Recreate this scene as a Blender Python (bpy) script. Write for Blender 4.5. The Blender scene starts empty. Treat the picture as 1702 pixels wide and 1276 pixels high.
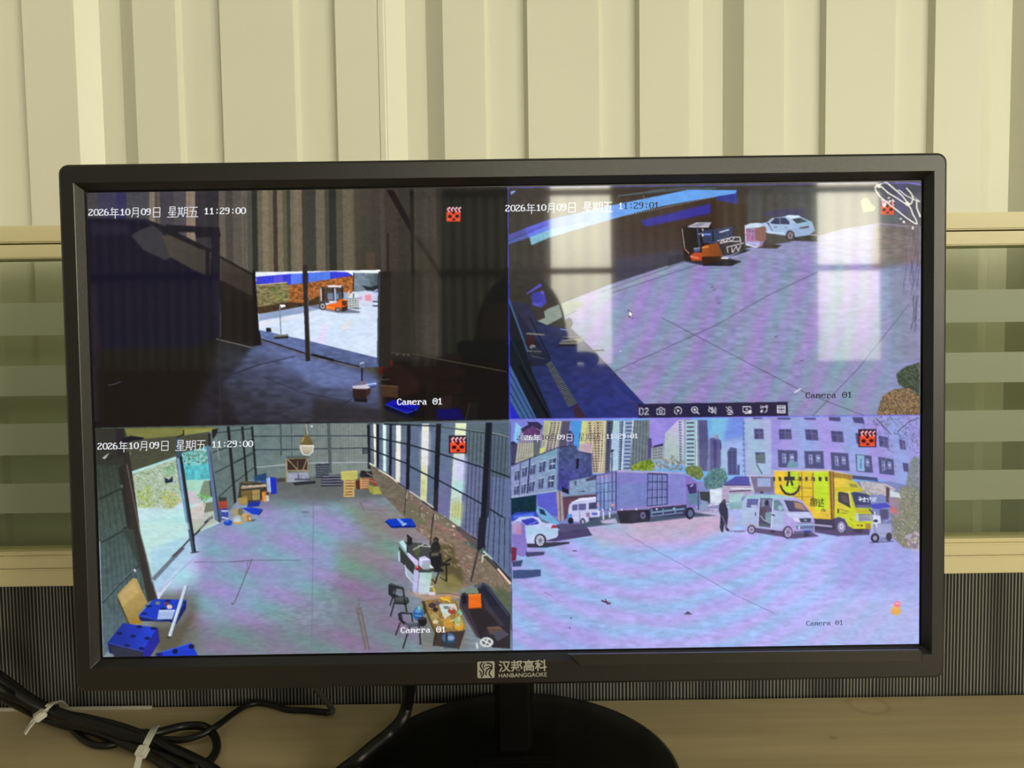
import bpy, bmesh, math, random
import numpy as np
from mathutils import Vector, Matrix

random.seed(5)
C = bpy.context.scene.collection
S = bpy.context.scene
PI = math.pi

# ---------------------------------------------------------------- camera, world, exposure
F = 1286.0                                     # focal length in photograph pixels
CAM = Vector((0, 0, 1.0637))
down = Vector((0.0140, 0.998, 0.0593)).normalized()          # gravity in camera axes (x right, y down, z ahead)
fw = Vector((0, 0, 1)); fw = (fw-down*fw.dot(down)).normalized()
rt = down.cross(fw)                            # world x in camera axes
A = Matrix((rt, fw, -down))                    # camera axes -> world axes
cam_d = bpy.data.cameras.new('camera')
cam_d.sensor_width = 36.0
cam_d.lens = 36.0*F/1702.0
cam_d.clip_start = 0.005
cam = bpy.data.objects.new('camera', cam_d); C.objects.link(cam)
M = A @ Matrix(((1, 0, 0), (0, -1, 0), (0, 0, -1)))
cam.matrix_world = Matrix.Translation(CAM) @ M.to_4x4()
S.camera = cam
w = bpy.data.worlds.new('sky'); S.world = w; w.use_nodes = True
w.node_tree.nodes['Background'].inputs[0].default_value = (0.75, 0.85, 1.0, 1)
w.node_tree.nodes['Background'].inputs[1].default_value = 1.0
S.view_settings.view_transform = 'Standard'
S.view_settings.look = 'None'
S.view_settings.exposure = 0.0
S.view_settings.gamma = 1.0
S.view_settings.use_curve_mapping = False
S.cycles.max_bounces = 10
S.cycles.diffuse_bounces = 5
S.cycles.transparent_max_bounces = 12
DAY = 26.0                                     # brightness of the daylight strips

def ray(px, py):
    return (A @ Vector((px-851, py-638, F))).normalized()
def hit_y(px, py, Y):
    r = ray(px, py); return CAM+r*((Y-CAM.y)/r.y)
def hit_z(px, py, Z):
    r = ray(px, py); return CAM+r*((Z-CAM.z)/r.z)

# ---------------------------------------------------------------- helpers
def lin(c):
    return tuple(((v/255)/12.92 if v/255 <= .04045 else ((v/255+.055)/1.055)**2.4) for v in c)

def mat(name, col=(.5, .5, .5), rough=.5, metal=0, noise=0, scale=20, bump=0, spec=.5, stretch=(1, 1, 1), col2=None):
    m = bpy.data.materials.new(name); m.use_nodes = True
    nt = m.node_tree; b = nt.nodes['Principled BSDF']
    b.inputs['Base Color'].default_value = (*col, 1); b.inputs['Roughness'].default_value = rough
    b.inputs['Metallic'].default_value = metal; b.inputs['Specular IOR Level'].default_value = spec
    if noise or bump or col2:
        tc = nt.nodes.new('ShaderNodeTexCoord'); mp = nt.nodes.new('ShaderNodeMapping'); n = nt.nodes.new('ShaderNodeTexNoise')
        mp.inputs['Scale'].default_value = stretch
        n.inputs['Scale'].default_value = scale; n.inputs['Detail'].default_value = 6
        nt.links.new(tc.outputs['Object'], mp.inputs['Vector']); nt.links.new(mp.outputs[0], n.inputs['Vector'])
        r = nt.nodes.new('ShaderNodeValToRGB')
        c2 = col2 or tuple(v*(1-noise) for v in col)
        r.color_ramp.elements[0].position = .3; r.color_ramp.elements[1].position = .7
        r.color_ramp.elements[0].color = (*c2, 1); r.color_ramp.elements[1].color = (*[min(1, v*(1+noise*.5)) for v in col], 1)
        nt.links.new(n.outputs['Fac'], r.inputs['Fac']); nt.links.new(r.outputs[0], b.inputs['Base Color'])
        if bump:
            bp = nt.nodes.new('ShaderNodeBump'); bp.inputs['Strength'].default_value = bump; bp.inputs['Distance'].default_value = .001
            nt.links.new(n.outputs['Fac'], bp.inputs['Height']); nt.links.new(bp.outputs[0], b.inputs['Normal'])
    return m

def obj(name, verts, faces, m, parent=None, smooth=False, loc=None):
    me = bpy.data.meshes.new(name); me.from_pydata([tuple(v) for v in verts], [], faces); me.update()
    o = bpy.data.objects.new(name, me); C.objects.link(o)
    if m: me.materials.append(m)
    if parent: o.parent = parent
    if smooth:
        for p in me.polygons: p.use_smooth = True
    return o

def bm_obj(name, bm, m, parent=None, smooth=False):
    bmesh.ops.recalc_face_normals(bm, faces=bm.faces)
    me = bpy.data.meshes.new(name); bm.to_mesh(me); bm.free()
    o = bpy.data.objects.new(name, me); C.objects.link(o)
    if m: me.materials.append(m)
    if parent: o.parent = parent
    if smooth:
        for p in me.polygons: p.use_smooth = True
    return o

def add_box(bm, x0, x1, y0, y1, z0, z1, bev=0, seg=2, M=None):
    r = bmesh.ops.create_cube(bm, size=1)
    vs = r['verts']
    for v in vs:
        v.co = Vector(((x0+x1)/2+v.co.x*(x1-x0), (y0+y1)/2+v.co.y*(y1-y0), (z0+z1)/2+v.co.z*(z1-z0)))
    if bev:
        es = list({e for v in vs for e in v.link_edges})
        g = bmesh.ops.bevel(bm, geom=es, offset=bev, segments=seg, affect='EDGES')
        vs = list({v for f in g['faces'] for v in f.verts} | {v for v in vs if v.is_valid})
    if M:
        for v in vs: v.co = M @ v.co
    return vs

def box(name, x0, x1, y0, y1, z0, z1, m, parent=None, bev=0, seg=2, off=(0, 0, 0)):
    bm = bmesh.new(); add_box(bm, x0-off[0], x1-off[0], y0-off[1], y1-off[1], z0-off[2], z1-off[2], bev, seg)
    return bm_obj(name, bm, m, parent)

def thing(name, label, cat, loc=(0, 0, 0), group=None):
    o = bpy.data.objects.new(name, None); C.objects.link(o); o.location = loc
    o.empty_display_size = .05
    o['label'] = label; o['category'] = cat
    if group: o['group'] = group
    return o
def tag(o, label, cat, group=None):
    o['label'] = label; o['category'] = cat
    if group: o['group'] = group
    return o

def spline(P, n=10):
    """smooth curve through the points"""
    P = [Vector(p) for p in P]; out = []
    Q = [P[0]*2-P[1]]+P+[P[-1]*2-P[-2]]
    for i in range(1, len(Q)-2):
        a, b, c, d = Q[i-1], Q[i], Q[i+1], Q[i+2]
        for k in range(n):
            t = k/n
            out.append(.5*((2*b)+(c-a)*t+(2*a-5*b+4*c-d)*t*t+(3*b-a-3*c+d)*t**3))
    out.append(P[-1]); return out

def tube(name, P, r, m, parent=None, n=10, seg=12, off=(0, 0, 0), flat=None):
    """round cable; flat = (half width, half thickness) sweeps a strap instead"""
    pts = [p-Vector(off) for p in spline(P, n)]
    vs, fs = [], []
    up = Vector((0, 0, 1))
    for i, p in enumerate(pts):
        t = (pts[min(i+1, len(pts)-1)]-pts[max(i-1, 0)]).normalized()
        s = t.cross(up)
        if s.length < 1e-3: s = Vector((1, 0, 0))
        s.normalize(); u = s.cross(t)
        if flat:
            a, b = flat
            for x, y in ((-a, -b), (a, -b), (a, b), (-a, b)): vs.append(p+s*x+u*y)
        else:
            for k in range(seg):
                q = 2*PI*k/seg; vs.append(p+s*(r*math.cos(q))+u*(r*math.sin(q)))
    k = 4 if flat else seg
    for i in range(len(pts)-1):
        for j in range(k):
            fs.append((i*k+j, i*k+(j+1) % k, (i+1)*k+(j+1) % k, (i+1)*k+j))
    fs.append(tuple(range(k-1, -1, -1))); fs.append(tuple((len(pts)-1)*k+j for j in range(k)))
    return obj(name, vs, fs, m, parent, smooth=not flat)

def text_mesh(name, txt, m, parent, width, origin, ux, uy, bold=0.0, depth=.0):
    """raised lettering: origin = lower left corner, ux/uy = unit directions"""
    cu = bpy.data.curves.new('letters', 'FONT'); cu.body = txt; cu.offset = bold; cu.resolution_u = 3
    t = bpy.data.objects.new('letters', cu); C.objects.link(t)
    bpy.context.view_layer.update()
    dg = bpy.context.evaluated_depsgraph_get()
    me = bpy.data.meshes.new_from_object(t.evaluated_get(dg))
    bpy.data.objects.remove(t)
    xs = [v.co.x for v in me.vertices]; ys = [v.co.y for v in me.vertices]
    s = width/(max(xs)-min(xs)); x0, y0 = min(xs), min(ys)
    n = ux.cross(uy)
    for v in me.vertices:
        v.co = origin+ux*((v.co.x-x0)*s)+uy*((v.co.y-y0)*s)
    me.name = name; me.materials.clear(); me.materials.append(m)
    o = bpy.data.objects.new(name, me); C.objects.link(o); o.parent = parent
    return o

# ---------------------------------------------------------------- the picture shown on the monitor
# A small painter: flat colour areas of the four camera feeds, in the measure of the
# photograph (1702 x 1276); the result becomes the colours of the flat display panel.
PS = 2.0
PX0, PY0, PX1, PY1 = 136, 292, 1540, 1102
CW, CH = int((PX1-PX0)*PS), int((PY1-PY0)*PS)
CAN = np.zeros((CH, CW, 3), np.float32)
CLIP = np.ones((CH, CW), np.float32)
RNG = np.random.RandomState(7)

CROPS = dict(O=(0, 0, 1.0), A1=(140, 300, 4.728), A2=(480, 300, 4.6), A3=(140, 500, 4.728), A4=(480, 500, 4.6),
             A5=(420, 440, 7.4), B1=(830, 295, 4.728), B2=(1180, 290, 4.728), B3=(830, 490, 4.728),
             B4=(1180, 490, 4.728), B5=(1110, 340, 6.546), B6=(1420, 290, 12.76), C1=(150, 690, 4.863),
             C2=(480, 690, 4.479), C3=(150, 880, 4.863), C4=(580, 860, 5.546), C5=(360, 740, 5.673),
             C6=(600, 695, 6.223), D1=(845, 690, 4.728), D2=(1180, 690, 4.728), D3=(845, 880, 2.449),
             D4=(1220, 760, 7.09), D5=(845, 690, 7.243))
CUR = ['O']

def use(c):
    CUR[0] = c

def tp(pts):
    ox, oy, f = CROPS[CUR[0]]
    return [((x/f+ox-PX0)*PS, (y/f+oy-PY0)*PS) for x, y in pts]

def tl(v):
    return v/CROPS[CUR[0]][2]*PS

def blur1(m, r, ax):
    if r < 1:
        return m
    k = 2*r+1
    pad = [(0, 0)]*m.ndim
    pad[ax] = (r+1, r)
    c = np.cumsum(np.pad(m, pad, mode='edge'), axis=ax, dtype=np.float64)
    n = m.shape[ax]
    a = np.take(c, range(k, k+n), axis=ax); b = np.take(c, range(0, n), axis=ax)
    return ((a-b)/k).astype(np.float32)

def blur(m, r):
    r = int(round(r))
    for _ in range(2):
        m = blur1(blur1(m, r, 0), r, 1)
    return m

def lattice(h, w, cell, seed, aspect=1.0):
    r = np.random.RandomState(seed)
    gh, gw = int(h/cell)+3, int(w/(cell*aspect))+3
    g = r.rand(gh, gw).astype(np.float32)
    y = np.arange(h)/cell; x = np.arange(w)/(cell*aspect)
    yi = y.astype(int); xi = x.astype(int)
    fy = (y-yi)[:, None]; fx = (x-xi)[None, :]
    fy = fy*fy*(3-2*fy); fx = fx*fx*(3-2*fx)
    a = g[yi][:, xi]; b = g[yi][:, xi+1]; c = g[yi+1][:, xi]; d = g[yi+1][:, xi+1]
    return (a*(1-fx)+b*fx)*(1-fy)+(c*(1-fx)+d*fx)*fy

NOISE = {}
def noise(cell, seed=1, aspect=1.0):
    k = (cell, seed, aspect)
    if k not in NOISE:
        NOISE[k] = (lattice(CH, CW, cell*PS, seed, aspect)-0.5)*2
    return NOISE[k]

def mask(P):
    xs = [p[0] for p in P]; ys = [p[1] for p in P]
    x0, x1 = max(0, int(min(xs))-1), min(CW, int(max(xs))+2)
    y0, y1 = max(0, int(min(ys))-1), min(CH, int(max(ys))+2)
    if x1 <= x0 or y1 <= y0:
        return None
    X = np.arange(x0, x1)+0.5
    Y = np.arange(y0, y1)+0.5
    m = np.zeros((y1-y0, x1-x0), bool)
    n = len(P)
    for i in range(n):
        (ax, ay), (bx, by) = P[i], P[(i+1) % n]
        if ay == by:
            continue
        lo, hi = min(ay, by), max(ay, by)
        r = np.where((Y >= lo) & (Y < hi))[0]
        if len(r) == 0:
            continue
        xc = ax+(Y[r]-ay)*(bx-ax)/(by-ay)
        m[r] ^= X[None, :] > xc[:, None]
    return x0, y0, m.astype(np.float32)

def lay(P, col, a=1.0, soft=0, grad=None, tex=0, cell=3, seed=1, aspect=1.0):
    """fill polygon P (canvas measure); grad = (colour2, p1, p2) in crop measure"""
    if soft:
        s = int(round(soft*PS))
        xs = [p[0] for p in P]; ys = [p[1] for p in P]
        x0, x1 = max(0, int(min(xs))-3*s), min(CW, int(max(xs))+3*s)
        y0, y1 = max(0, int(min(ys))-3*s), min(CH, int(max(ys))+3*s)
        if x1 <= x0 or y1 <= y0: return
        r = mask(P)
        if r is None: return
        mx, my, mm = r
        m = np.zeros((y1-y0, x1-x0), np.float32)
        m[my-y0:my-y0+mm.shape[0], mx-x0:mx-x0+mm.shape[1]] = mm
        m = blur(m, s/1.6)
    else:
        r = mask(P)
        if r is None: return
        x0, y0, m = r
    h, w = m.shape
    sl = (slice(y0, y0+h), slice(x0, x0+w))
    c = np.array(col, np.float32)
    if grad:
        c2, g1, g2 = grad
        g1, g2 = tp([g1, g2])
        X = np.arange(x0, x0+w)[None, :]; Y = np.arange(y0, y0+h)[:, None]
        d = (g2[0]-g1[0], g2[1]-g1[1])
        t = ((X-g1[0])*d[0]+(Y-g1[1])*d[1])/(d[0]**2+d[1]**2+1e-9)
        t = np.clip(t, 0, 1)[..., None]
        c = c*(1-t)+np.array(c2, np.float32)*t
    else:
        c = np.broadcast_to(c, (h, w, 3))
    if tex:
        c = c*(1+tex*noise(cell, seed, aspect)[sl][..., None])
    k = (m*CLIP[sl]*a)[..., None]
    CAN[sl] = CAN[sl]*(1-k)+c*k

def poly(pts, col, **k):
    lay(tp(pts), col, **k)

def rect(x0, y0, x1, y1, col, **k):
    poly([(x0, y0), (x1, y0), (x1, y1), (x0, y1)], col, **k)

def ell(cx, cy, rx, ry, col, rot=0, n=28, **k):
    c, s = math.cos(rot), math.sin(rot)
    poly([(cx+rx*math.cos(t)*c-ry*math.sin(t)*s, cy+rx*math.cos(t)*s+ry*math.sin(t)*c)
          for t in [2*math.pi*i/n for i in range(n)]], col, **k)

def line(pts, w, col, **k):
    """w in photograph pixels"""
    P = tp(pts); hw = w*PS/2
    for (ax, ay), (bx, by) in zip(P[:-1], P[1:]):
        dx, dy = bx-ax, by-ay
        L = math.hypot(dx, dy) or 1
        nx, ny = -dy/L*hw, dx/L*hw
        ex, ey = dx/L*hw*0.4, dy/L*hw*0.4
        lay([(ax+nx-ex, ay+ny-ey), (bx+nx+ex, by+ny+ey), (bx-nx+ex, by-ny+ey), (ax-nx-ex, ay-ny-ey)], col, **k)

def blobs(pts, cols, n, r, seed=3, a=0.8):
    """leafy or speckled filling of a polygon"""
    rr = np.random.RandomState(seed)
    xs = [p[0] for p in pts]; ys = [p[1] for p in pts]
    def inside(x, y):
        c = False
        for i in range(len(pts)):
            (ax, ay), (bx, by) = pts[i], pts[(i+1) % len(pts)]
            if (ay > y) != (by > y) and x < (bx-ax)*(y-ay)/(by-ay)+ax:
                c = not c
        return c
    f = CROPS[CUR[0]][2]
    k = 0
    for _ in range(n*4):
        x, y = rr.uniform(min(xs), max(xs)), rr.uniform(min(ys), max(ys))
        if inside(x, y):
            q = r*f*rr.uniform(.5, 1.3)
            ell(x, y, q, q*rr.uniform(.5, 1), cols[rr.randint(len(cols))], rot=rr.uniform(0, 3), n=7, a=a)
            k += 1
            if k >= n: break

def setclip(pts):
    CLIP[:] = 0
    use('O')
    x0, y0, m = mask(tp(pts))
    CLIP[y0:y0+m.shape[0], x0:x0+m.shape[1]] = m

def quadlerp(q, u, v):
    (a, b, c, d) = q
    return tuple((a[i]*(1-u)+b[i]*u)*(1-v)+(d[i]*(1-u)+c[i]*u)*v for i in (0, 1))

def gridlines(q, nu, nv, w, col, **k):
    for i in range(nu+1):
        line([quadlerp(q, i/nu, 0), quadlerp(q, i/nu, 1)], w, col, **k)
    for j in range(nv+1):
        line([quadlerp(q, 0, j/nv), quadlerp(q, 1, j/nv)], w, col, **k)

def cells(q, nu, nv, col, fu=.6, fv=.6, jit=0, seed=1, **k):
    r = np.random.RandomState(seed)
    for i in range(nu):
        for j in range(nv):
            u0, u1 = (i+.5-fu/2)/nu, (i+.5+fu/2)/nu
            v0, v1 = (j+.5-fv/2)/nv, (j+.5+fv/2)/nv
            c = np.array(col)*(1+jit*r.uniform(-1, 1))
            poly([quadlerp(q, u0, v0), quadlerp(q, u1, v0), quadlerp(q, u1, v1), quadlerp(q, u0, v1)], c, **k)

def record_icon(cx, cy, s, frame=True):
    """red clapperboard mark"""
    use('O')
    if frame:
        rect(cx-s/2-1, cy-s/2-1, cx+s/2+1, cy+s/2+1, (35, 30, 45))
    rect(cx-s/2+1.5, cy-s*.12, cx+s/2-1.5, cy+s/2-.5, (235, 78, 48))
    rect(cx-s/2+1.5, cy-s*.42, cx+s/2-1.5, cy-s*.12, (110, 20, 35))
    for i in range(4):
        x = cx-s*.34+i*s*.23
        line([(x-1, cy-s*.28), (x+3, cy-s*.42)], 2.0, (250, 225, 235))
        line([(x, cy-s*.22), (x+2, cy-s*.13)], 2.0, (250, 215, 225))
    ell(cx-s*.22, cy+s*.17, s*.13, s*.11, (45, 12, 10)); ell(cx+s*.24, cy+s*.15, s*.13, s*.11, (45, 12, 10))
    ell(cx, cy-s*.08, s*.1, s*.1, (60, 14, 12)); ell(cx+s*.02, cy+s*.36, s*.11, s*.07, (60, 14, 12))

F1 = [(141, 316), (843.2, 308), (846.2, 698), (158, 711.5)]
F2 = [(843.2, 308), (1534, 298), (1532, 691), (846.2, 697.5)]
F3 = [(158, 711), (846.2, 697), (851, 1085), (165, 1096)]
F4 = [(846.2, 697), (1534, 690), (1532, 1080), (851, 1085)]

def paint_hall_dark():
    setclip(F1)
    rect(130, 290, 860, 730, (30, 27, 40))
    # wall panels over the doorway
    st = [(145, (52, 50, 52)), (165, (46, 44, 62)), (195, (38, 36, 66)), (212, (54, 54, 58)), (250, (98, 90, 78)),
          (259, (62, 56, 52)), (268, (50, 46, 54)), (290, (58, 55, 60)), (311, (104, 92, 80)), (326, (40, 37, 42)),
          (345, (36, 34, 38)), (365, (72, 68, 58)), (376, (54, 50, 46)), (388, (66, 62, 56)), (402, (72, 70, 62)),
          (412, (58, 56, 50)), (420, (34, 34, 30)), (429, (74, 69, 56)), (437, (94, 86, 68)), (447, (84, 76, 60)),
          (455, (46, 38, 34)), (462, (88, 80, 64)), (471, (68, 64, 50)), (478, (48, 46, 40)), (484, (84, 80, 64)),
          (493, (92, 80, 66)), (503, (48, 44, 40)), (517, (46, 44, 40)), (526, (80, 74, 60)), (541, (54, 50, 42)),
          (548, (34, 33, 30)), (560, (62, 58, 48)), (571, (78, 72, 58)), (588, (66, 60, 50)), (600, (60, 56, 47)),
          (618, (54, 50, 44)), (640, (62, 56, 49)), (662, (56, 53, 46)), (684, (44, 40, 35)), (689, (60, 57, 48)),
          (706, (64, 59, 52)), (726, (50, 46, 41)), (738, (40, 38, 34)), (760, (44, 42, 36)), (860, (42, 40, 34))]
    for (a, c), (b, _) in zip(st[:-1], st[1:]):
        sh = (b-a)*.0
        poly([(a-2, 300), (b-2+.5, 300), (b+4.5+.5, 700), (a+4.5, 700)], tuple(min(255, 10+v*1.22) for v in c) if a < 640 else tuple(v+6 for v in c), tex=.08, cell=2, seed=4, aspect=.6)
    for x, c in ((250, (120, 108, 92)), (262, (110, 100, 86)), (314, (128, 104, 92)), (449, (110, 100, 74)), (497, (112, 98, 78)), (536, (104, 98, 78)),
                 (484, (96, 94, 74)), (585, (96, 90, 74)), (405, (86, 82, 74))):
        poly([(x, 318), (x+2.5, 318), (x+4.5, 450), (x+2, 450)], c, a=.7, soft=1)
    poly([(588, 300), (630, 300), (634, 455), (592, 455)], (66, 60, 52), grad=((54, 50, 42), (0, 320), (0, 450)), a=.5)
    use('A2')
    poly([(745, 70), (800, 70), (955, 360), (955, 440)], (40, 34, 31), soft=1)
    poly([(955, 430), (985, 430), (1190, 720), (1190, 790)], (40, 35, 32), soft=1.4)
    poly([(925, 70), (955, 70), (965, 1012), (940, 1012)], (36, 32, 29), soft=1)
    poly([(750, 400), (765, 400), (765, 1012), (748, 1012)], (40, 37, 33), soft=1, a=.8)
    poly([(960, 400), (1160, 500), (1160, 1012), (975, 1012)], (62, 57, 46), soft=3, a=.5)
    poly([(590, 560), (660, 540), (660, 700), (600, 700)], (92, 74, 62), soft=2, a=.6)
    # lower right: dark wall and stored goods
    use('O')
    poly([(735, 315), (850, 312), (850, 700), (735, 700)], (36, 35, 31), soft=4, grad=((28, 29, 28), (0, 400), (0, 560)))
    poly([(628, 590), (850, 600), (850, 702), (640, 702)], (30, 26, 25), soft=8)
    poly([(626, 450), (700, 450), (700, 600), (626, 600)], (50, 47, 41), soft=4, a=.6)
    use('A4')
    line([(940, 405), (1660, 540)], 1.8, (74, 68, 54)); line([(940, 412), (1660, 548)], 1.2, (24, 22, 20))
    poly([(690, 430), (790, 450), (800, 500), (700, 560)], (120, 26, 14), soft=2)
    poly([(700, 470), (760, 470), (760, 500), (700, 510)], (150, 20, 8), soft=1)
    poly([(700, 520), (860, 470), (1000, 620), (1000, 700), (860, 740)], (44, 30, 27), soft=3)
    poly([(705, 640), (835, 650), (835, 740), (715, 730)], (74, 52, 40), soft=1); line([(700, 645), (840, 655)], 1.5, (104, 78, 62))
    line([(700, 600), (770, 600)], 1, (110, 95, 80)); line([(720, 560), (690, 620)], 1, (90, 80, 60))
    line([(760, 390), (920, 410)], 1.0, (92, 86, 70), a=.8)
    for x in (755, 830, 880, 915): ell(x, 395+x*.02, 8, 8, (110, 105, 95), a=.6)
    poly([(735, 790), (800, 755), (1000, 800), (985, 830), (905, 862)], (18, 20, 170)); poly([(735, 790), (905, 862), (985, 835), (980, 865), (895, 905), (740, 830)], (16, 14, 50))
    line([(740, 792), (900, 858), (980, 830)], 1, (60, 90, 190)); line([(800, 800), (960, 835)], 3, (10, 14, 120))
    poly([(1130, 820), (1300, 820), (1350, 910), (1130, 905)], (12, 14, 92), soft=3)
    poly([(1110, 740), (1250, 720), (1240, 820), (1150, 830)], (44, 34, 34), soft=2)
    poly([(1340, 930), (1390, 780), (1450, 770), (1440, 930)], (34, 32, 32), soft=1); line([(1385, 780), (1345, 925)], 1.5, (70, 64, 58), a=.7)
    # dim left side
    use('O')
    poly([(141, 430), (366, 430), (366, 610), (141, 610)], (26, 23, 40))
    use('A1')
    poly([(0, 290), (480, 300), (610, 380), (840, 670), (1000, 760), (1340, 900), (1340, 1040), (0, 1040)], (28, 24, 44), soft=3)
    poly([(60, 330), (330, 340), (360, 420), (60, 430)], (44, 38, 58), soft=5, a=.7)
    poly([(370, 430), (440, 385), (560, 345), (640, 440), (690, 600), (640, 625), (470, 545)], (62, 60, 66), soft=2)
    poly([(610, 430), (760, 425), (985, 540), (985, 755), (860, 700), (680, 600)], (78, 72, 66), soft=1, grad=((66, 60, 56), (640, 430), (960, 700)))
    poly([(480, 300), (620, 350), (1000, 540), (1000, 560), (900, 530), (610, 400)], (34, 30, 38), soft=1)
    poly([(640, 345), (1060, 365), (1075, 440), (1000, 440), (880, 450), (870, 405), (640, 405)], (32, 29, 40), soft=1.2)
    poly([(1000, 430), (1065, 420), (1072, 1040), (1010, 1040)], (33, 30, 44), soft=1)
    poly([(955, 540), (985, 540), (985, 760), (955, 760)], (34, 30, 36), soft=.5); line([(992, 560), (992, 740)], 1.5, (80, 76, 72), a=.6)
    poly([(1075, 590), (1340, 740), (1345, 930), (1075, 780)], (70, 64, 58), soft=.8, grad=((56, 50, 44), (1075, 600), (1340, 900)))
    line([(1070, 600), (1340, 745)], 3.5, (40, 35, 34)); poly([(1075, 780), (1345, 920), (1345, 1040), (1075, 1040)], (38, 32, 30), soft=1)
    use('O')
    poly([(158, 560), (340, 560), (340, 640), (158, 640)], (24, 24, 50), soft=12, a=.6)
    poly([(140, 490), (158, 470), (172, 600), (176, 700), (150, 700)], (48, 36, 46), soft=5, a=.7)
    use('A3')
    poly([(100, 380), (880, 360), (1060, 300), (1300, 350), (1300, 1010), (100, 1010)], (33, 30, 27), soft=10)
    poly([(1060, 280), (1380, 340), (1400, 350), (1300, 360), (1060, 310)], (26, 22, 22), soft=1)
    poly([(1075, 0), (1355, 0), (1395, 340), (1320, 355), (1075, 290)], (36, 30, 28), grad=((28, 22, 24), (1075, 0), (1390, 0)))
    # inside floor
    poly([(1060, 330), (1300, 365), (1395, 340), (1395, 300), (1702, 400), (1702, 985), (800, 1000), (980, 600)], (54, 57, 68), soft=14,
         grad=((44, 42, 48), (1500, 420), (1150, 900)), tex=.12, cell=6, seed=5, aspect=2.5)
    use('O')
    poly([(425, 572), (434, 562), (512, 590), (598, 612), (628, 625), (632, 700), (400, 702), (370, 640)], (84, 94, 132), soft=6,
         grad=((56, 56, 66), (500, 600), (470, 690)), tex=.14, cell=5, seed=6, aspect=2.5)
    poly([(436, 570), (512, 592), (600, 622), (610, 650), (520, 640)], (108, 122, 175), soft=7, a=.7, tex=.1, cell=4, seed=8, aspect=2)
    poly([(520, 660), (640, 680), (700, 700), (520, 702)], (50, 48, 50), soft=6, a=.8)
    line([(371, 628), (430, 606), (490, 592)], 1.6, (48, 50, 66)); line([(436, 625), (500, 652), (586, 668)], 1.4, (52, 54, 70), a=.8)
    line([(525, 700), (586, 662)], 1.4, (46, 48, 60)); line([(480, 642), (590, 676)], 1.2, (56, 58, 74), a=.7)
    line([(360, 563), (418, 577)], 1.6, (120, 110, 108)); line([(180, 640), (192, 638), (201, 634)], 1.2, (90, 96, 110), a=.8)
    poly([(364, 500), (368, 500), (368, 706), (364, 706)], (58, 56, 54), soft=1.5, a=.6)
    # yard beyond the doorway
    use('A5')
    poly([(35, 85), (1570, 95), (1560, 1150), (80, 810)], (214, 228, 250))
    poly([(35, 90), (1570, 60), (1570, 140), (40, 180)], (245, 250, 252))
    poly([(45, 145), (470, 108), (610, 108), (690, 95), (960, 80), (1165, 88), (1235, 130), (1235, 200), (690, 225), (600, 250), (50, 252)], (58, 62, 215), tex=.12, cell=2, aspect=.5)
    poly([(470, 108), (612, 104), (612, 245), (470, 245)], (92, 128, 240)); poly([(690, 100), (955, 84), (955, 185), (690, 220)], (84, 130, 235))
    poly([(260, 130), (370, 122), (370, 240), (265, 245)], (104, 92, 232), a=.7)
    for x in range(60, 1160, 26):
        line([(x, 100), (x, 250)], .5, (50, 60, 190), a=.5)
    poly([(430, 248), (690, 215), (1235, 130), (1238, 320), (1150, 420), (700, 500), (440, 470)], (158, 96, 48), tex=.35, cell=1.6, seed=11, aspect=1.6)
    poly([(50, 250), (425, 215), (450, 260), (450, 500), (60, 560)], (128, 118, 80), tex=.3, cell=1.5, seed=12, aspect=2.2)
    line([(50, 247), (425, 214)], 1.5, (196, 184, 150))
    blobs([(220, 280), (340, 270), (400, 420), (330, 460)], [(104, 128, 62), (130, 150, 80), (84, 104, 50)], 40, 2)
    poly([(55, 520), (450, 455), (640, 470), (820, 380), (830, 500), (400, 560), (70, 605)], (70, 54, 36), soft=.8, tex=.2, cell=2)
    poly([(80, 605), (620, 508), (800, 500), (830, 540), (620, 590), (80, 690)], (146, 164, 200))
    poly([(1240, 95), (1565, 100), (1565, 330), (1240, 330)], (118, 134, 148), grad=((70, 84, 90), (1380, 0), (1550, 0)), tex=.1, cell=4)
    line([(1240, 95), (1565, 102)], 1, (190, 200, 210)); line([(1240, 95), (1240, 400)], 1.5, (40, 34, 34))
    poly([(1340, 250), (1450, 270), (1560, 240), (1560, 310), (1400, 310)], (40, 48, 56), soft=.6)
    # far row of goods
    poly([(920, 340), (1180, 335), (1180, 420), (920, 420)], (160, 170, 186)); line([(1180, 330), (1210, 400), (1240, 330), (1270, 400)], 1.6, (224, 220, 226)); line([(1160, 400), (1190, 320)], 1.6, (224, 200, 190))
    poly([(1300, 330), (1380, 318), (1470, 325), (1475, 490), (1390, 505), (1300, 480)], (214, 216, 238)); poly([(1380, 370), (1460, 360), (1460, 440), (1385, 440)], (232, 150, 172), soft=.8); poly([(1300, 390), (1345, 380), (1350, 430), (1305, 430)], (206, 168, 226), soft=.8)
    poly([(1475, 345), (1520, 300), (1560, 290), (1560, 450), (1475, 440)], (198, 208, 240)); poly([(1490, 340), (1530, 305), (1560, 300), (1560, 335)], (104, 112, 170)); line([(1480, 452), (1560, 452)], 2, (44, 44, 56))
    poly([(690, 505), (830, 480), (1180, 540), (1330, 575), (1310, 592), (1060, 590), (840, 550)], (112, 118, 138), soft=.6); poly([(1180, 530), (1340, 530), (1300, 545)], (100, 104, 120)); poly([(1480, 490), (1560, 495), (1560, 518), (1470, 510)], (90, 96, 112))
    poly([(1160, 410), (1300, 400), (1300, 520), (1170, 545)], (206, 208, 210)); gridlines([(1165, 420), (1300, 405), (1300, 520), (1170, 540)], 4, 4, .8, (96, 110, 106))
    # forklift
    poly([(850, 285), (990, 270), (1100, 280), (1115, 430), (930, 470), (850, 470)], (54, 56, 66), a=.75)
    poly([(920, 350), (1000, 345), (1060, 360), (1060, 420), (930, 430)], (128, 146, 170), a=.8)
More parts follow.
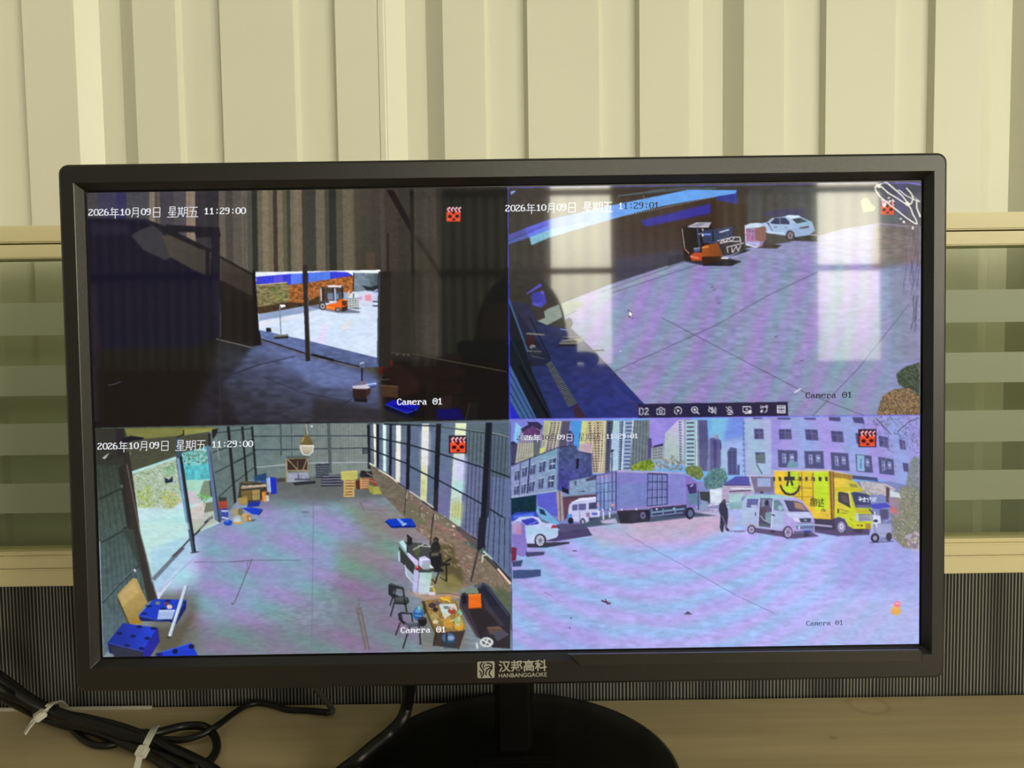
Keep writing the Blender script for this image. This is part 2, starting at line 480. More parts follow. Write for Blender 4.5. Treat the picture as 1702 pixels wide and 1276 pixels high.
    line([(838, 275), (846, 470)], 2.2, (196, 190, 190)); line([(868, 280), (876, 460)], 1.8, (40, 36, 42)); line([(838, 280), (930, 262)], 1.2, (50, 44, 48))
    poly([(915, 262), (940, 248), (1112, 252), (1095, 276), (935, 274)], (240, 236, 240))
    line([(1100, 262), (1112, 400)], 2.2, (38, 34, 44)); line([(985, 280), (1000, 420)], 1.8, (40, 40, 52)); line([(1012, 290), (1020, 450)], 2.8, (170, 186, 212))
    poly([(900, 500), (900, 540), (1010, 560), (1090, 560), (1170, 510), (1160, 430), (1080, 420), (1030, 460), (960, 470)], (236, 104, 30)); poly([(1095, 440), (1160, 440), (1165, 500), (1100, 505)], (96, 52, 34)); poly([(905, 505), (1010, 525), (1010, 545), (905, 530)], (250, 140, 60))
    poly([(940, 440), (1030, 440), (1030, 465), (950, 480)], (208, 214, 230)); poly([(830, 440), (890, 440), (890, 490), (830, 490)], (74, 74, 84))
    ell(862, 507, 42, 48, (60, 58, 62)); ell(862, 507, 27, 32, (190, 190, 196)); ell(862, 507, 14, 17, (70, 70, 74))
    ell(1048, 552, 36, 32, (66, 62, 60)); ell(1048, 552, 20, 18, (180, 178, 180)); ell(1048, 552, 9, 8, (80, 70, 66)); poly([(1090, 520), (1168, 505), (1165, 560), (1095, 578)], (58, 46, 44))
    for s, c in ((0, (236, 214, 250)), (1, (196, 226, 250)), (2, (244, 232, 226)), (3, (222, 244, 240)), (4, (232, 222, 252))):
        poly([(760+s*150, 960-s*90), (900+s*130, 720-s*20), (960+s*130, 740-s*20), (860+s*150, 980-s*90)], c, soft=3, a=.6)
    poly([(90, 700), (600, 600), (600, 650), (90, 760)], (232, 230, 236), soft=2, a=.5)
    # apron in the shade of the hall, the channel, the post
    poly([(85, 800), (640, 920), (1545, 1145), (1545, 1258), (1320, 1258), (640, 1085), (110, 905)], (98, 116, 168), grad=((84, 98, 140), (0, 820), (0, 1200)), tex=.12, cell=3, seed=9, aspect=2.5)
    poly([(110, 905), (640, 1075), (1320, 1245), (1300, 1265), (640, 1100), (110, 925)], (104, 100, 104)); line([(110, 912), (640, 1086), (1320, 1252)], 2, (30, 28, 36)); line([(740, 1105), (990, 1170)], 3.6, (14, 12, 18))
    poly([(1545, 80), (1702, 80), (1702, 1258), (1555, 1258), (1530, 1200)], (46, 42, 37), a=1); line([(1560, 100), (1545, 1258)], 1.6, (104, 116, 160), a=.5)
    poly([(0, 60), (35, 80), (80, 800), (110, 960), (110, 985), (0, 1000)], (26, 22, 24))
    poly([(0, 0), (1640, 0), (1560, 92), (1240, 90), (1235, 120), (1160, 85), (680, 78), (400, 98), (35, 88), (0, 88)], (0, 0, 0), a=0)
    poly([(612, 0), (672, 0), (712, 1180), (655, 1190)], (52, 46, 48), grad=((40, 34, 36), (0, 0), (0, 1180))); line([(676, 300), (712, 1150)], 1.2, (130, 124, 130), a=.7)
    line([(335, 510), (350, 860)], 1.8, (120, 134, 158)); poly([(335, 490), (400, 488), (405, 512), (350, 528)], (244, 246, 250)); poly([(262, 865), (440, 850), (440, 900), (265, 908)], (120, 124, 122)); poly([(262, 885), (440, 872), (440, 905), (265, 910)], (48, 50, 50)); poly([(165, 775), (225, 775), (235, 825), (170, 825)], (32, 40, 48))
    use('A4')
    poly([(540, 490), (560, 468), (585, 480), (580, 510), (545, 512)], (92, 104, 134)); line([(545, 478), (575, 470)], 1.5, (220, 224, 240)); line([(560, 510), (560, 610)], 2.2, (26, 26, 48))
    poly([(540, 615), (600, 612), (610, 640), (540, 640)], (120, 110, 130)); poly([(590, 620), (670, 615), (670, 645), (620, 665)], (90, 120, 200)); line([(590, 640), (670, 630)], 1.4, (220, 226, 240)); line([(600, 665), (660, 650)], 1.2, (30, 26, 40))
    poly([(488, 650), (590, 638), (625, 660), (590, 675), (490, 672)], (206, 196, 210)); poly([(488, 670), (592, 672), (592, 745), (492, 740)], (54, 38, 36)); poly([(592, 672), (628, 668), (625, 705), (592, 740)], (70, 44, 38)); poly([(495, 740), (600, 745), (600, 775), (505, 770)], (30, 26, 28), soft=1.5)
    k = CLIP[..., None]*np.clip(1.3-CAN.max(2, keepdims=True)/120, 0, 1)
    CAN[:] = CAN-9*k
    record_icon(753.5, 355, 26, frame=False)

def moire(region, cols, cx, cy, per, amp, sx=1.0, sy=1.0, phase=0.0, fade=None):
    """the coloured banding a display shows to a phone"""
    x0, y0, m = mask(tp(region))
    h, w = m.shape
    m = blur(np.pad(m, 60), 26)[60:-60, 60:-60]*m
    sl = (slice(y0, y0+h), slice(x0, x0+w))
    X = (np.arange(x0, x0+w)/PS+PX0)[None, :]; Y = (np.arange(y0, y0+h)/PS+PY0)[:, None]
    r = np.sqrt(((X-cx)*sx)**2+((Y-cy)*sy)**2)+noise(40, 21)[sl]*5
    t = np.sin(2*np.pi*(r/per+phase))
    t2 = np.cos(2*np.pi*(r/per+phase))
    c = (np.array(cols[0])[None, None]*np.clip(t, 0, 1)[..., None]+np.array(cols[1])[None, None]*np.clip(-t, 0, 1)[..., None]
         + np.array(cols[2])[None, None]*np.clip(t2, 0, 1)[..., None]*.5)
    if fade:
        m = m*(1-.8*np.clip((X-fade[0])/(fade[1]-fade[0]), 0, 1))
    k = (m*CLIP[sl])[..., None]
    lum = CAN[sl].mean(2, keepdims=True)/255
    CAN[sl] = np.clip(CAN[sl]+c*k*amp*np.clip(lum*1.7, 0, 1), 0, 255)

def paint_yard():
    setclip(F2)
    rect(830, 290, 1540, 710, (60, 57, 52))
    use('B1')
    poly([(60, 90), (1702, 90), (1702, 500), (60, 1000)], (62, 58, 52), grad=((66, 50, 40), (400, 300), (1300, 450)), tex=.06, cell=8)
    poly([(900, 150), (1400, 75), (1702, 75), (1702, 90), (1480, 95)], (78, 84, 86)); line([(930, 142), (1300, 90)], 1, (120, 150, 160), a=.7); line([(1130, 135), (1135, 165)], 1, (130, 130, 110))
    poly([(800, 440), (1702, 250), (1702, 640), (1440, 655), (900, 830)], (62, 46, 38), grad=((68, 58, 62), (1300, 400), (1250, 700)))
    poly([(900, 640), (1440, 560), (1440, 655), (900, 830)], (64, 62, 84), soft=4, a=.7)
    use('O')
    poly([(1065, 366), (1179, 338), (1226, 322), (1226, 344), (1190, 352), (1072, 377)], (56, 50, 150), soft=2.5)
    poly([(1190, 318), (1226, 316), (1222, 340), (1190, 345)], (44, 52, 140), soft=1.5)
    poly([(841, 391), (910, 365), (1020, 340), (1143, 315), (1224, 315.5), (1222, 321), (1190, 326), (1100, 342), (1037, 358), (1016, 364), (914, 394), (883, 407), (880, 394), (841, 407)],
         (100, 120, 228), grad=((104, 164, 236), (860, 390), (1060, 340)))
    poly([(841, 391), (880, 376), (910, 365), (912, 374), (880, 388), (841, 402)], (96, 100, 214)); line([(843, 401), (905, 374)], 1, (60, 66, 130))
    poly([(880, 394), (914, 381), (980, 368), (980, 373), (914, 394), (883, 407)], (128, 186, 210))
    for i in range(14): line([(882+i*7, 405-i*2.4), (880+i*7, 396-i*2.6)], .8, (92, 140, 180), a=.6)
    for i in range(40): line([(1016+i*4.4, 363-i*.92), (1018+i*4.4, 361.5-i*.92)], 1.0, (190, 220, 250), a=.7)
    poly([(848, 318), (858, 316), (849, 324)], (150, 180, 240))
    # right of the blue roof
    use('B2')
    poly([(210, 100), (1660, 80), (1660, 400), (1340, 390), (840, 480), (560, 560), (270, 560), (210, 250)], (74, 76, 76), grad=((60, 50, 44), (700, 0), (200, 0)), tex=.05, cell=8)
    poly([(0, 190), (210, 230), (290, 240), (290, 400), (240, 520), (0, 520)], (60, 44, 34), soft=2)
    poly([(300, 120), (420, 120), (410, 330), (300, 390)], (72, 74, 76), soft=2, a=.7)
    poly([(420, 290), (560, 270), (740, 260), (740, 330), (520, 330), (430, 330)], (62, 56, 96), soft=2.5, a=.8)
    poly([(1330, 80), (1660, 60), (1660, 400), (1330, 390)], (74, 74, 92), soft=4)
    # ground
    use('O')
    poly([(908, 514), (1020, 470), (1134, 433), (1165, 440), (1210, 420), (1250, 410), (1300, 404), (1358, 392), (1400, 380), (1462, 370), (1532, 376), (1532, 692), (1092, 694),
          (986, 581), (950, 547), (930, 520)], (136, 138, 178), grad=((140, 140, 186), (1000, 480), (1500, 560)), tex=.07, cell=3, seed=31, aspect=4)
    poly([(908, 514), (1134, 433), (1140, 438), (1030, 486), (960, 530), (940, 525)], (150, 160, 176), soft=2, a=.6)
    poly([(1452, 372), (1532, 374), (1532, 440), (1450, 446)], (116, 104, 104), soft=7, tex=.1, cell=3, seed=32, aspect=3)
    poly([(1480, 440), (1532, 440), (1532, 600), (1480, 600)], (128, 134, 160), soft=10, a=.8, tex=.07, cell=4, aspect=3)
    poly([(1340, 580), (1480, 560), (1470, 690), (1340, 692)], (136, 146, 178), soft=16, a=.8)
    poly([(960, 500), (1180, 440), (1180, 500), (1010, 600)], (148, 142, 196), soft=20, a=.5)
    moire([(880, 520), (1134, 430), (1480, 420), (1480, 690), (1080, 694)], ((22, -8, 22), (-16, 20, -8), (14, 10, -16)), 600, 300, 41, .4, sx=1, sy=1)
    moire([(880, 520), (1134, 430), (1532, 400), (1532, 690), (1080, 694)], ((8, -6, 10), (-8, 8, 0), (0, 0, 8)), 1900, 250, 90, .6, sx=1, sy=.3)
    for (p, w) in (([(1018, 486), (1158, 440)], 1.2), ([(1000, 484), (1138, 435)], 1.2), ([(1100, 528), (1180, 570), (1345, 656), (1440, 692)], 1.3), ([(1010, 622), (1190, 540), (1277, 490), (1358, 452)], 1.3),
                   ([(1350, 691), (1425, 613), (1510, 506)], 1.3)):
        line(p, w, (88, 86, 116), a=.85)
    for x, y in ((1181, 478), (1192, 504), (1184, 482), (1330, 600), (1287, 560), (1190, 415)): line([(x, y), (x+5, y-2)], 1.3, (52, 46, 70), a=.7)
    line([(1320, 652), (1330, 646)], 1.6, (236, 236, 250))
    # side in shade
    poly([(843, 500), (880, 505), (893, 533), (908, 540), (950, 546), (1094, 696), (846, 700)], (40, 48, 84), grad=((42, 50, 116), (900, 550), (1010, 670)), soft=.5, tex=.1, cell=5, aspect=2)
    poly([(843, 300), (843, 620), (880, 560), (905, 516), (935, 500), (905, 480), (880, 400)], (50, 48, 46), a=.35, soft=4)
    poly([(893, 533), (906, 528), (904, 517), (930, 505), (960, 498), (972, 506), (940, 524), (909, 540)], (138, 150, 140))
    poly([(943, 540), (1000, 520), (1020, 548), (990, 582)], (132, 134, 178), a=.0)
    use('B3')
    poly([(60, 0), (90, 60), (190, 380), (240, 560), (425, 985), (60, 985)], (22, 28, 36)); poly([(120, 100), (400, 500), (380, 560), (240, 560)], (34, 38, 60), soft=2)
    line([(62, 0), (100, 110), (220, 440)], 3.2, (62, 90, 120)); line([(70, 300), (330, 830), (420, 985)], 1, (50, 60, 80), a=.7); line([(160, 560), (400, 985)], 5, (14, 16, 22))
    poly([(70, 520), (300, 985), (70, 985)], (64, 96, 140)); [line([(75, 600+i*75), (75+205-i*38, 985)], 1.5, (30, 44, 90)) for i in range(5)]
    poly([(70, 820), (170, 985), (70, 985)], (40, 40, 190), soft=1.5)
    line([(240, 180), (400, 500)], 1.6, (20, 22, 32))
    q = [(365, 540), (405, 520), (612, 850), (545, 885)]
    poly(q, (30, 34, 48)); [line([quadlerp(q, 0, (i+.5)/24), quadlerp(q, 1, (i+.5)/24)], 1.3, (124, 128, 134)) for i in range(24)]
    poly([(580, 885), (610, 850), (690, 975), (600, 975)], (56, 40, 52))
    line([(475, 70), (520, 240), (560, 350)], 3.2, (62, 64, 56)); poly([(465, 385), (490, 355), (600, 340), (665, 340), (660, 360), (610, 385)], (124, 120, 112)); line([(480, 370), (610, 365)], 1.2, (44, 44, 52)); poly([(465, 385), (610, 385), (600, 405), (465, 405)], (34, 34, 46))
    line([(500, 330), (650, 325)], 1.6, (108, 106, 100)); ell(545, 220, 30, 40, (34, 34, 44)); line([(480, 268), (530, 275)], 2, (110, 130, 190)); line([(520, 165), (600, 125)], 1.2, (70, 76, 80))
    line([(215, 303), (350, 312)], 2.6, (128, 118, 110)); ell(245, 365, 45, 50, (52, 34, 40)); ell(262, 410, 24, 20, (120, 118, 116)); ell(280, 450, 45, 40, (44, 48, 58)); line([(220, 440), (330, 445)], 1.4, (110, 110, 108)); line([(250, 480), (350, 500)], 1.4, (84, 84, 92)); line([(240, 515), (240, 560)], 4, (30, 30, 38))
    poly([(735, 432), (820, 428), (825, 440), (745, 442)], (36, 30, 40)); ell(950, 442, 8, 4, (220, 224, 240))
    use('B1')
    poly([(210, 910), (320, 830), (335, 850), (220, 915)], (86, 84, 190)); poly([(260, 940), (290, 900), (350, 885), (370, 980), (330, 1020), (255, 1000)], (70, 70, 170), soft=.8); ell(292, 925, 16, 20, (130, 130, 220)); ell(335, 905, 14, 16, (100, 96, 190)); ell(300, 985, 30, 26, (84, 84, 196), soft=.5)
    use('B3'); ell(295, 20, 45, 45, (64, 64, 160), soft=.8)
    # goods and forklift by the wall
    use('B5')
    poly([(0, 670), (170, 615), (380, 660), (690, 665), (800, 615), (640, 580), (400, 560), (120, 540), (0, 560)], (52, 48, 62), soft=.5)
    poly([(380, 665), (690, 665), (800, 615), (600, 575), (380, 600)], (30, 26, 34))
    poly([(130, 250), (210, 230), (470, 195), (480, 380), (560, 440), (370, 620), (180, 600)], (36, 28, 26), soft=.5)
    poly([(370, 280), (700, 240), (720, 380), (500, 420), (380, 410)], (62, 72, 110), tex=.2, cell=2)
    for x in range(390, 720, 22): line([(x, 262), (x+4, 400)], 1, (26, 26, 38), a=.8)
    line([(380, 320), (460, 320)], 3, (110, 140, 220)); line([(560, 300), (660, 270)], 2, (206, 214, 240)); ell(375, 330, 10, 14, (236, 240, 250)); ell(375, 270, 10, 12, (200, 190, 180))
    line([(770, 330), (800, 230), (830, 330)], 1.4, (70, 50, 44)); line([(700, 350), (730, 210), (760, 340)], 1.6, (40, 38, 50)); line([(480, 260), (490, 400)], 2, (24, 24, 34))
    poly([(205, 238), (310, 190), (472, 190), (440, 242)], (176, 172, 186)); poly([(260, 232), (330, 200), (400, 200), (360, 232)], (140, 138, 152)); line([(210, 240), (440, 243)], 1, (230, 226, 236))
    line([(318, 245), (345, 475)], 3, (66, 70, 112)); line([(150, 255), (180, 470)], 1.6, (170, 150, 140)); line([(135, 255), (215, 240)], 1.6, (36, 30, 28)); line([(175, 300), (200, 560)], 2, (28, 22, 22)); line([(330, 320), (370, 310)], 1.5, (170, 180, 200))
    poly([(275, 470), (345, 465), (350, 510), (285, 515)], (72, 84, 120)); line([(280, 478), (340, 470)], 1.4, (180, 190, 210))
    poly([(365, 465), (400, 440), (540, 415), (590, 470), (585, 560), (370, 570)], (168, 88, 34), grad=((120, 62, 26), (380, 450), (560, 560))); line([(370, 465), (440, 455)], 2, (236, 150, 70))
    poly([(235, 560), (280, 520), (370, 520), (370, 610), (260, 610)], (184, 74, 38)); line([(245, 560), (330, 580)], 2.5, (244, 130, 90)); poly([(365, 565), (590, 560), (600, 600), (400, 650), (370, 620)], (52, 32, 20)); ell(205, 570, 32, 38, (40, 30, 30)); line([(180, 480), (230, 530)], 1.4, (210, 140, 110))
    poly([(535, 400), (700, 350), (780, 350), (790, 410), (825, 410), (820, 480), (700, 540), (600, 560)], (46, 42, 48))
    for p in ([(535, 395), (700, 352), (780, 352)], [(560, 420), (640, 400), (785, 395)], [(570, 410), (600, 380), (620, 410), (660, 365), (690, 400), (720, 355)], [(640, 460), (825, 415)], [(640, 460), (650, 520)], [(780, 350), (790, 410)], [(690, 460), (700, 520), (740, 450), (760, 500), (790, 440)]):
        line(p, 1.5, (216, 208, 214))
    poly([(690, 560), (830, 520), (895, 490), (820, 480), (760, 520)], (40, 34, 36)); line([(580, 580), (650, 580)], 2.6, (224, 216, 216)); line([(690, 575), (760, 560)], 1.2, (180, 176, 186))
    poly([(830, 225), (900, 200), (990, 195), (1060, 215), (1065, 360), (1010, 460), (940, 455), (845, 430)], (154, 122, 160)); poly([(830, 225), (900, 200), (990, 195), (1060, 215), (1000, 245), (850, 255)], (196, 216, 238)); poly([(945, 255), (1062, 225), (1066, 385), (1000, 400), (950, 380)], (136, 94, 88)); poly([(850, 400), (1000, 400), (990, 450), (850, 430)], (180, 180, 222), soft=.5)
    blobs([(845, 270), (930, 260), (935, 380), (850, 380)], [(170, 60, 110), (204, 120, 170), (120, 60, 110)], 40, 1.3); line([(838, 230), (845, 430)], 1.4, (210, 220, 240)); line([(845, 432), (940, 456), (1000, 462)], 2, (224, 234, 250))
    poly([(940, 470), (1180, 475), (1240, 440), (1100, 425), (1060, 440)], (58, 48, 44)); 
    # white saloon car
    poly([(1060, 300), (1280, 320), (1300, 390), (1620, 400), (1620, 345), (1540, 330)], (50, 48, 48))
    poly([(985, 205), (1075, 190), (1130, 145), (1240, 132), (1310, 110), (1420, 116), (1450, 135), (1565, 185), (1575, 220), (1595, 280), (1530, 330), (1380, 352), (1370, 300), (1310, 280), (1275, 335), (1075, 310), (1060, 240)], (172, 196, 228), grad=((150, 176, 214), (1200, 150), (1300, 330)))
    poly([(1110, 195), (1160, 145), (1270, 138), (1320, 185), (1320, 212), (1120, 207)], (52, 54, 88)); line([(1210, 142), (1222, 208)], 1.2, (120, 140, 190)); poly([(1345, 155), (1430, 140), (1515, 180), (1400, 205)], (56, 66, 74)); poly([(1420, 250), (1530, 225), (1530, 250), (1440, 262)], (98, 66, 84)); poly([(1410, 205), (1565, 185), (1570, 215), (1410, 250)], (150, 190, 216), a=.8)
    poly([(1300, 112), (1425, 116), (1440, 135), (1345, 150), (1280, 135)], (206, 226, 246)); line([(1060, 292), (1275, 312)], 1.3, (220, 236, 250)); line([(1090, 215), (1135, 285)], 1.5, (96, 96, 150)); line([(1080, 200), (1100, 210)], 2, (40, 40, 60)); line([(1150, 243), (1185, 240)], 1, (70, 80, 110)); line([(1270, 247), (1290, 245)], 1, (70, 80, 110))
    ell(1325, 332, 46, 54, (52, 46, 56)); ell(1328, 335, 32, 40, (142, 124, 130)); ell(1328, 335, 12, 14, (80, 70, 80)); [line([(1328, 335), (1328+30*math.cos(t), 335+38*math.sin(t))], 1, (90, 78, 88)) for t in (0.3, 1.5, 2.8, 4, 5.2)]
    line([(1540, 325), (1620, 332)], 2, (150, 150, 160)); line([(1080, 365), (1110, 420)], 1.4, (70, 60, 56))
    # plants
    use('B4')
    g = [(1460, 620), (1540, 560), (1645, 530), (1645, 950), (1560, 760), (1480, 700)]
    poly(g, (56, 74, 56), soft=1); blobs(g, [(44, 64, 44), (80, 104, 76), (110, 120, 120), (30, 44, 40)], 620, 1.15, seed=5)
    g = [(1310, 930), (1350, 800), (1440, 740), (1560, 730), (1645, 800), (1645, 945), (1315, 945)]
    poly(g, (118, 98, 76), soft=1); blobs(g, [(150, 122, 84), (96, 78, 60), (176, 152, 120), (80, 84, 60), (60, 50, 50), (190, 150, 90)], 900, 1.15, seed=6)
    use('B2')
    for s in range(7):
        r = np.random.RandomState(s)
        p = [(1560+s*14, 400)]
        for _ in range(9): p.append((min(1640, p[-1][0]+r.uniform(-14, 18)), p[-1][1]+r.uniform(30, 80)))
        line(p, .9, (74, 74, 96), a=.8)
    use('B4')
    for s in range(5):
        r = np.random.RandomState(s+30)
        p = [(1590+s*12, 0)]
        for _ in range(6): p.append((p[-1][0]+r.uniform(-14, 10), p[-1][1]+r.uniform(25, 60)))
        line(p, 1, (70, 72, 92), a=.8)
    use('B6')
    poly([(640, 140), (1395, 140), (1395, 600), (1100, 900), (600, 800)], (74, 74, 90), soft=3, a=.5); line([(860, 170), (1150, 172), (1400, 212)], 2.2, (130, 124, 214)); rect(900, 200, 1050, 860, (88, 84, 150), soft=2, a=.5)
    poly([(520, 840), (900, 840), (900, 1000), (520, 1000)], (84, 96, 100), soft=1); line([(520, 1010), (1000, 1030), (1300, 1060)], 1.2, (110, 92, 92), a=.8)
    for i in range(10): line([(520+i*20, 1060+i*18), (900+i*40, 1100+i*16), (1250, 1130+i*20)], .8, (88, 76, 78), a=.5)
    record_icon(1474, 344, 25, frame=False)
    use('B6')
    for cx, cy in ((580, 535), (720, 490), (735, 560), (800, 540)): ell(cx, cy, 28, 18, (246, 230, 226), rot=-.6)
    ell(622, 640, 36, 50, (248, 238, 232))
    lc = (244, 240, 224)
    line([(430, 270), (440, 330), (540, 470), (700, 600), (900, 760), (1100, 920), (1270, 1030), (1320, 1040), (1300, 960), (1230, 840), (1190, 720), (1130, 640)], 2.2, lc)
    line([(430, 270), (500, 210), (560, 250), (700, 380), (900, 500), (1050, 600), (1140, 640), (1200, 600), (1235, 510), (1200, 400), (1090, 280)], 2.3, lc)
    line([(460, 240), (560, 190), (660, 160), (720, 200), (860, 320), (1000, 440), (1090, 560), (1140, 610)], 2.3, lc); ell(665, 165, 45, 30, lc); ell(500, 240, 60, 36, lc, rot=.5)
    line([(910, 325), (960, 340), (1080, 440), (1220, 510), (1380, 570)], 1.7, lc); line([(1180, 400), (1300, 500), (1385, 575)], 1.1, (214, 208, 206)); line([(1310, 560), (1310, 700), (1350, 800), (1390, 890)], 2.4, lc); ell(1375, 860, 16, 40, lc); ell(1115, 620, 60, 40, lc, rot=.4)
    ell(1228, 1130, 24, 34, lc); ell(1040, 1000, 26, 28, lc, rot=-.6); ell(975, 935, 30, 20, (214, 214, 216)); line([(1230, 1160), (1240, 1276)], 1, (90, 86, 92))
    poly([(130, 560), (200, 490), (270, 500), (340, 620), (430, 690), (400, 760), (180, 790)], (224, 222, 120), soft=.8)
    # edge line of the selected feed
    use('O')
    line([(843.5, 300), (846.5, 700)], 1.8, (92, 84, 206)); line([(843, 311.5), (1530, 303)], 1.6, (104, 96, 196), a=.8); line([(846, 696.5), (1530, 690)], 1.6, (100, 96, 214))
    line([(844.5, 470), (847.5, 700)], 2.2, (60, 60, 235))
    # arrow pointer
    poly([(1044, 514), (1044.6, 528), (1047.5, 525), (1050, 530), (1052.3, 529), (1050, 524), (1053.5, 523)], (40, 38, 60)); poly([(1044.8, 516), (1045.4, 526), (1047.8, 523.6), (1050.2, 528.4), (1051.2, 528), (1049, 523), (1052, 522.4)], (250, 250, 255))
    # tool bar
    poly([(1060, 671), (1309, 667.5), (1309.6, 691), (1060.6, 694.5)], (36, 34, 66))
    w = (222, 222, 232)
    def at(i): return 1098+i*28.6, 682.6-i*.38
    def ring(x, y, r, lw, a0=0, a1=360, c=w):
        line([(x+r*math.cos(math.radians(a)), y+r*math.sin(math.radians(a))) for a in np.linspace(a0, a1, 15)], lw, c)
    x, y = at(0); line([(x-6.5, y-3), (x-3, y-3), (x-1.5, y-5.5), (x+2, y-5.5), (x+3.5, y-3), (x+6.5, y-3), (x+6.5, y+5.5), (x-6.5, y+5.5), (x-6.5, y-3)], 1.4, w); ring(x, y+1, 2.5, 1.3)
    x, y = at(1); ring(x, y, 6, 1.4, -150, 60); ring(x, y, 6, 1.4, 100, 190); poly([(x-1.5, y-3), (x+3, y), (x-1.5, y+3)], w)
    x, y = at(2); ring(x-1, y-1, 5, 1.4); line([(x-3.5, y-1), (x+1.5, y-1)], 1.2, w); line([(x-1, y-3.5), (x-1, y+1.5)], 1.2, w); line([(x+2.6, y+2.6), (x+6.5, y+6)], 1.7, w)
    x, y = at(3); line([(x-6, y-2), (x-3.5, y-2), (x, y-5), (x, y+5), (x-3.5, y+2), (x-6, y+2), (x-6, y-2)], 1.3, w); ring(x, y, 3.5, 1.2, -50, 50); ring(x, y, 6.3, 1.2, -50, 50); line([(x-6, y-6), (x+6, y+6)], 1.3, w)
    x, y = at(4); line([(x-2, y-5), (x-2, y+1), (x+2, y+1), (x+2, y-5), (x-2, y-5)], 1.3, w); ring(x, y, 4.6, 1.2, 0, 180); line([(x, y+4.6), (x, y+7)], 1.3, w); line([(x-3.5, y+7), (x+3.5, y+7)], 1.4, w); line([(x-6, y-5), (x+6, y+6)], 1.3, w)
    x, y = at(5); line([(x-6.5, y-5), (x+6.5, y-5), (x+6.5, y+3.5), (x-6.5, y+3.5), (x-6.5, y-5)], 1.4, w); poly([(x-1.5, y-3), (x+2.4, y-.8), (x-1.5, y+1.4)], w); line([(x-3.5, y+6), (x+2, y+6)], 1.4, w); ell(x+5, y+3.6, 3.2, 3.2, w)
    x, y = at(6); ring(x-4, y-4, 1.8, 1.2); ring(x+4, y-5, 1.8, 1.2); line([(x-2, y-4), (x+2, y-5), (x+5, y-3), (x+4, y+3), (x+1, y+5)], 1.4, w); line([(x-6, y+5), (x-2, y+1)], 1.4, w); ring(x-4, y+3, 1.6, 1.1)
    x, y = at(7); rect(x-7, y-6.5, x+7, y+6.5, w); rect(x-5.4, y-5, x+5.4, y+5, (36, 34, 66)); rect(x-2.6, y-4, x+2.6, y+4, w); rect(x-1.2, y-2.6, x+1.2, y+2.6, (36, 34, 66)); ell(x-4, y-2.6, 1.2, 1.2, w); ell(x+4, y-2.6, 1.2, 1.2, w); ell(x-4, y+2.8, 1.2, 1.2, w); ell(x+4, y+2.8, 1.2, 1.2, w)
    # D2
    line([(1062.6, 678), (1062.6, 689), (1066, 689), (1069, 686.5), (1069, 680.5), (1066, 678), (1062.6, 678)], 1.4, w)
    line([(1071.5, 680.5), (1073.5, 678), (1076.5, 678.6), (1077, 681.5), (1071.5, 688.6), (1077.6, 688.4)], 1.4, w)

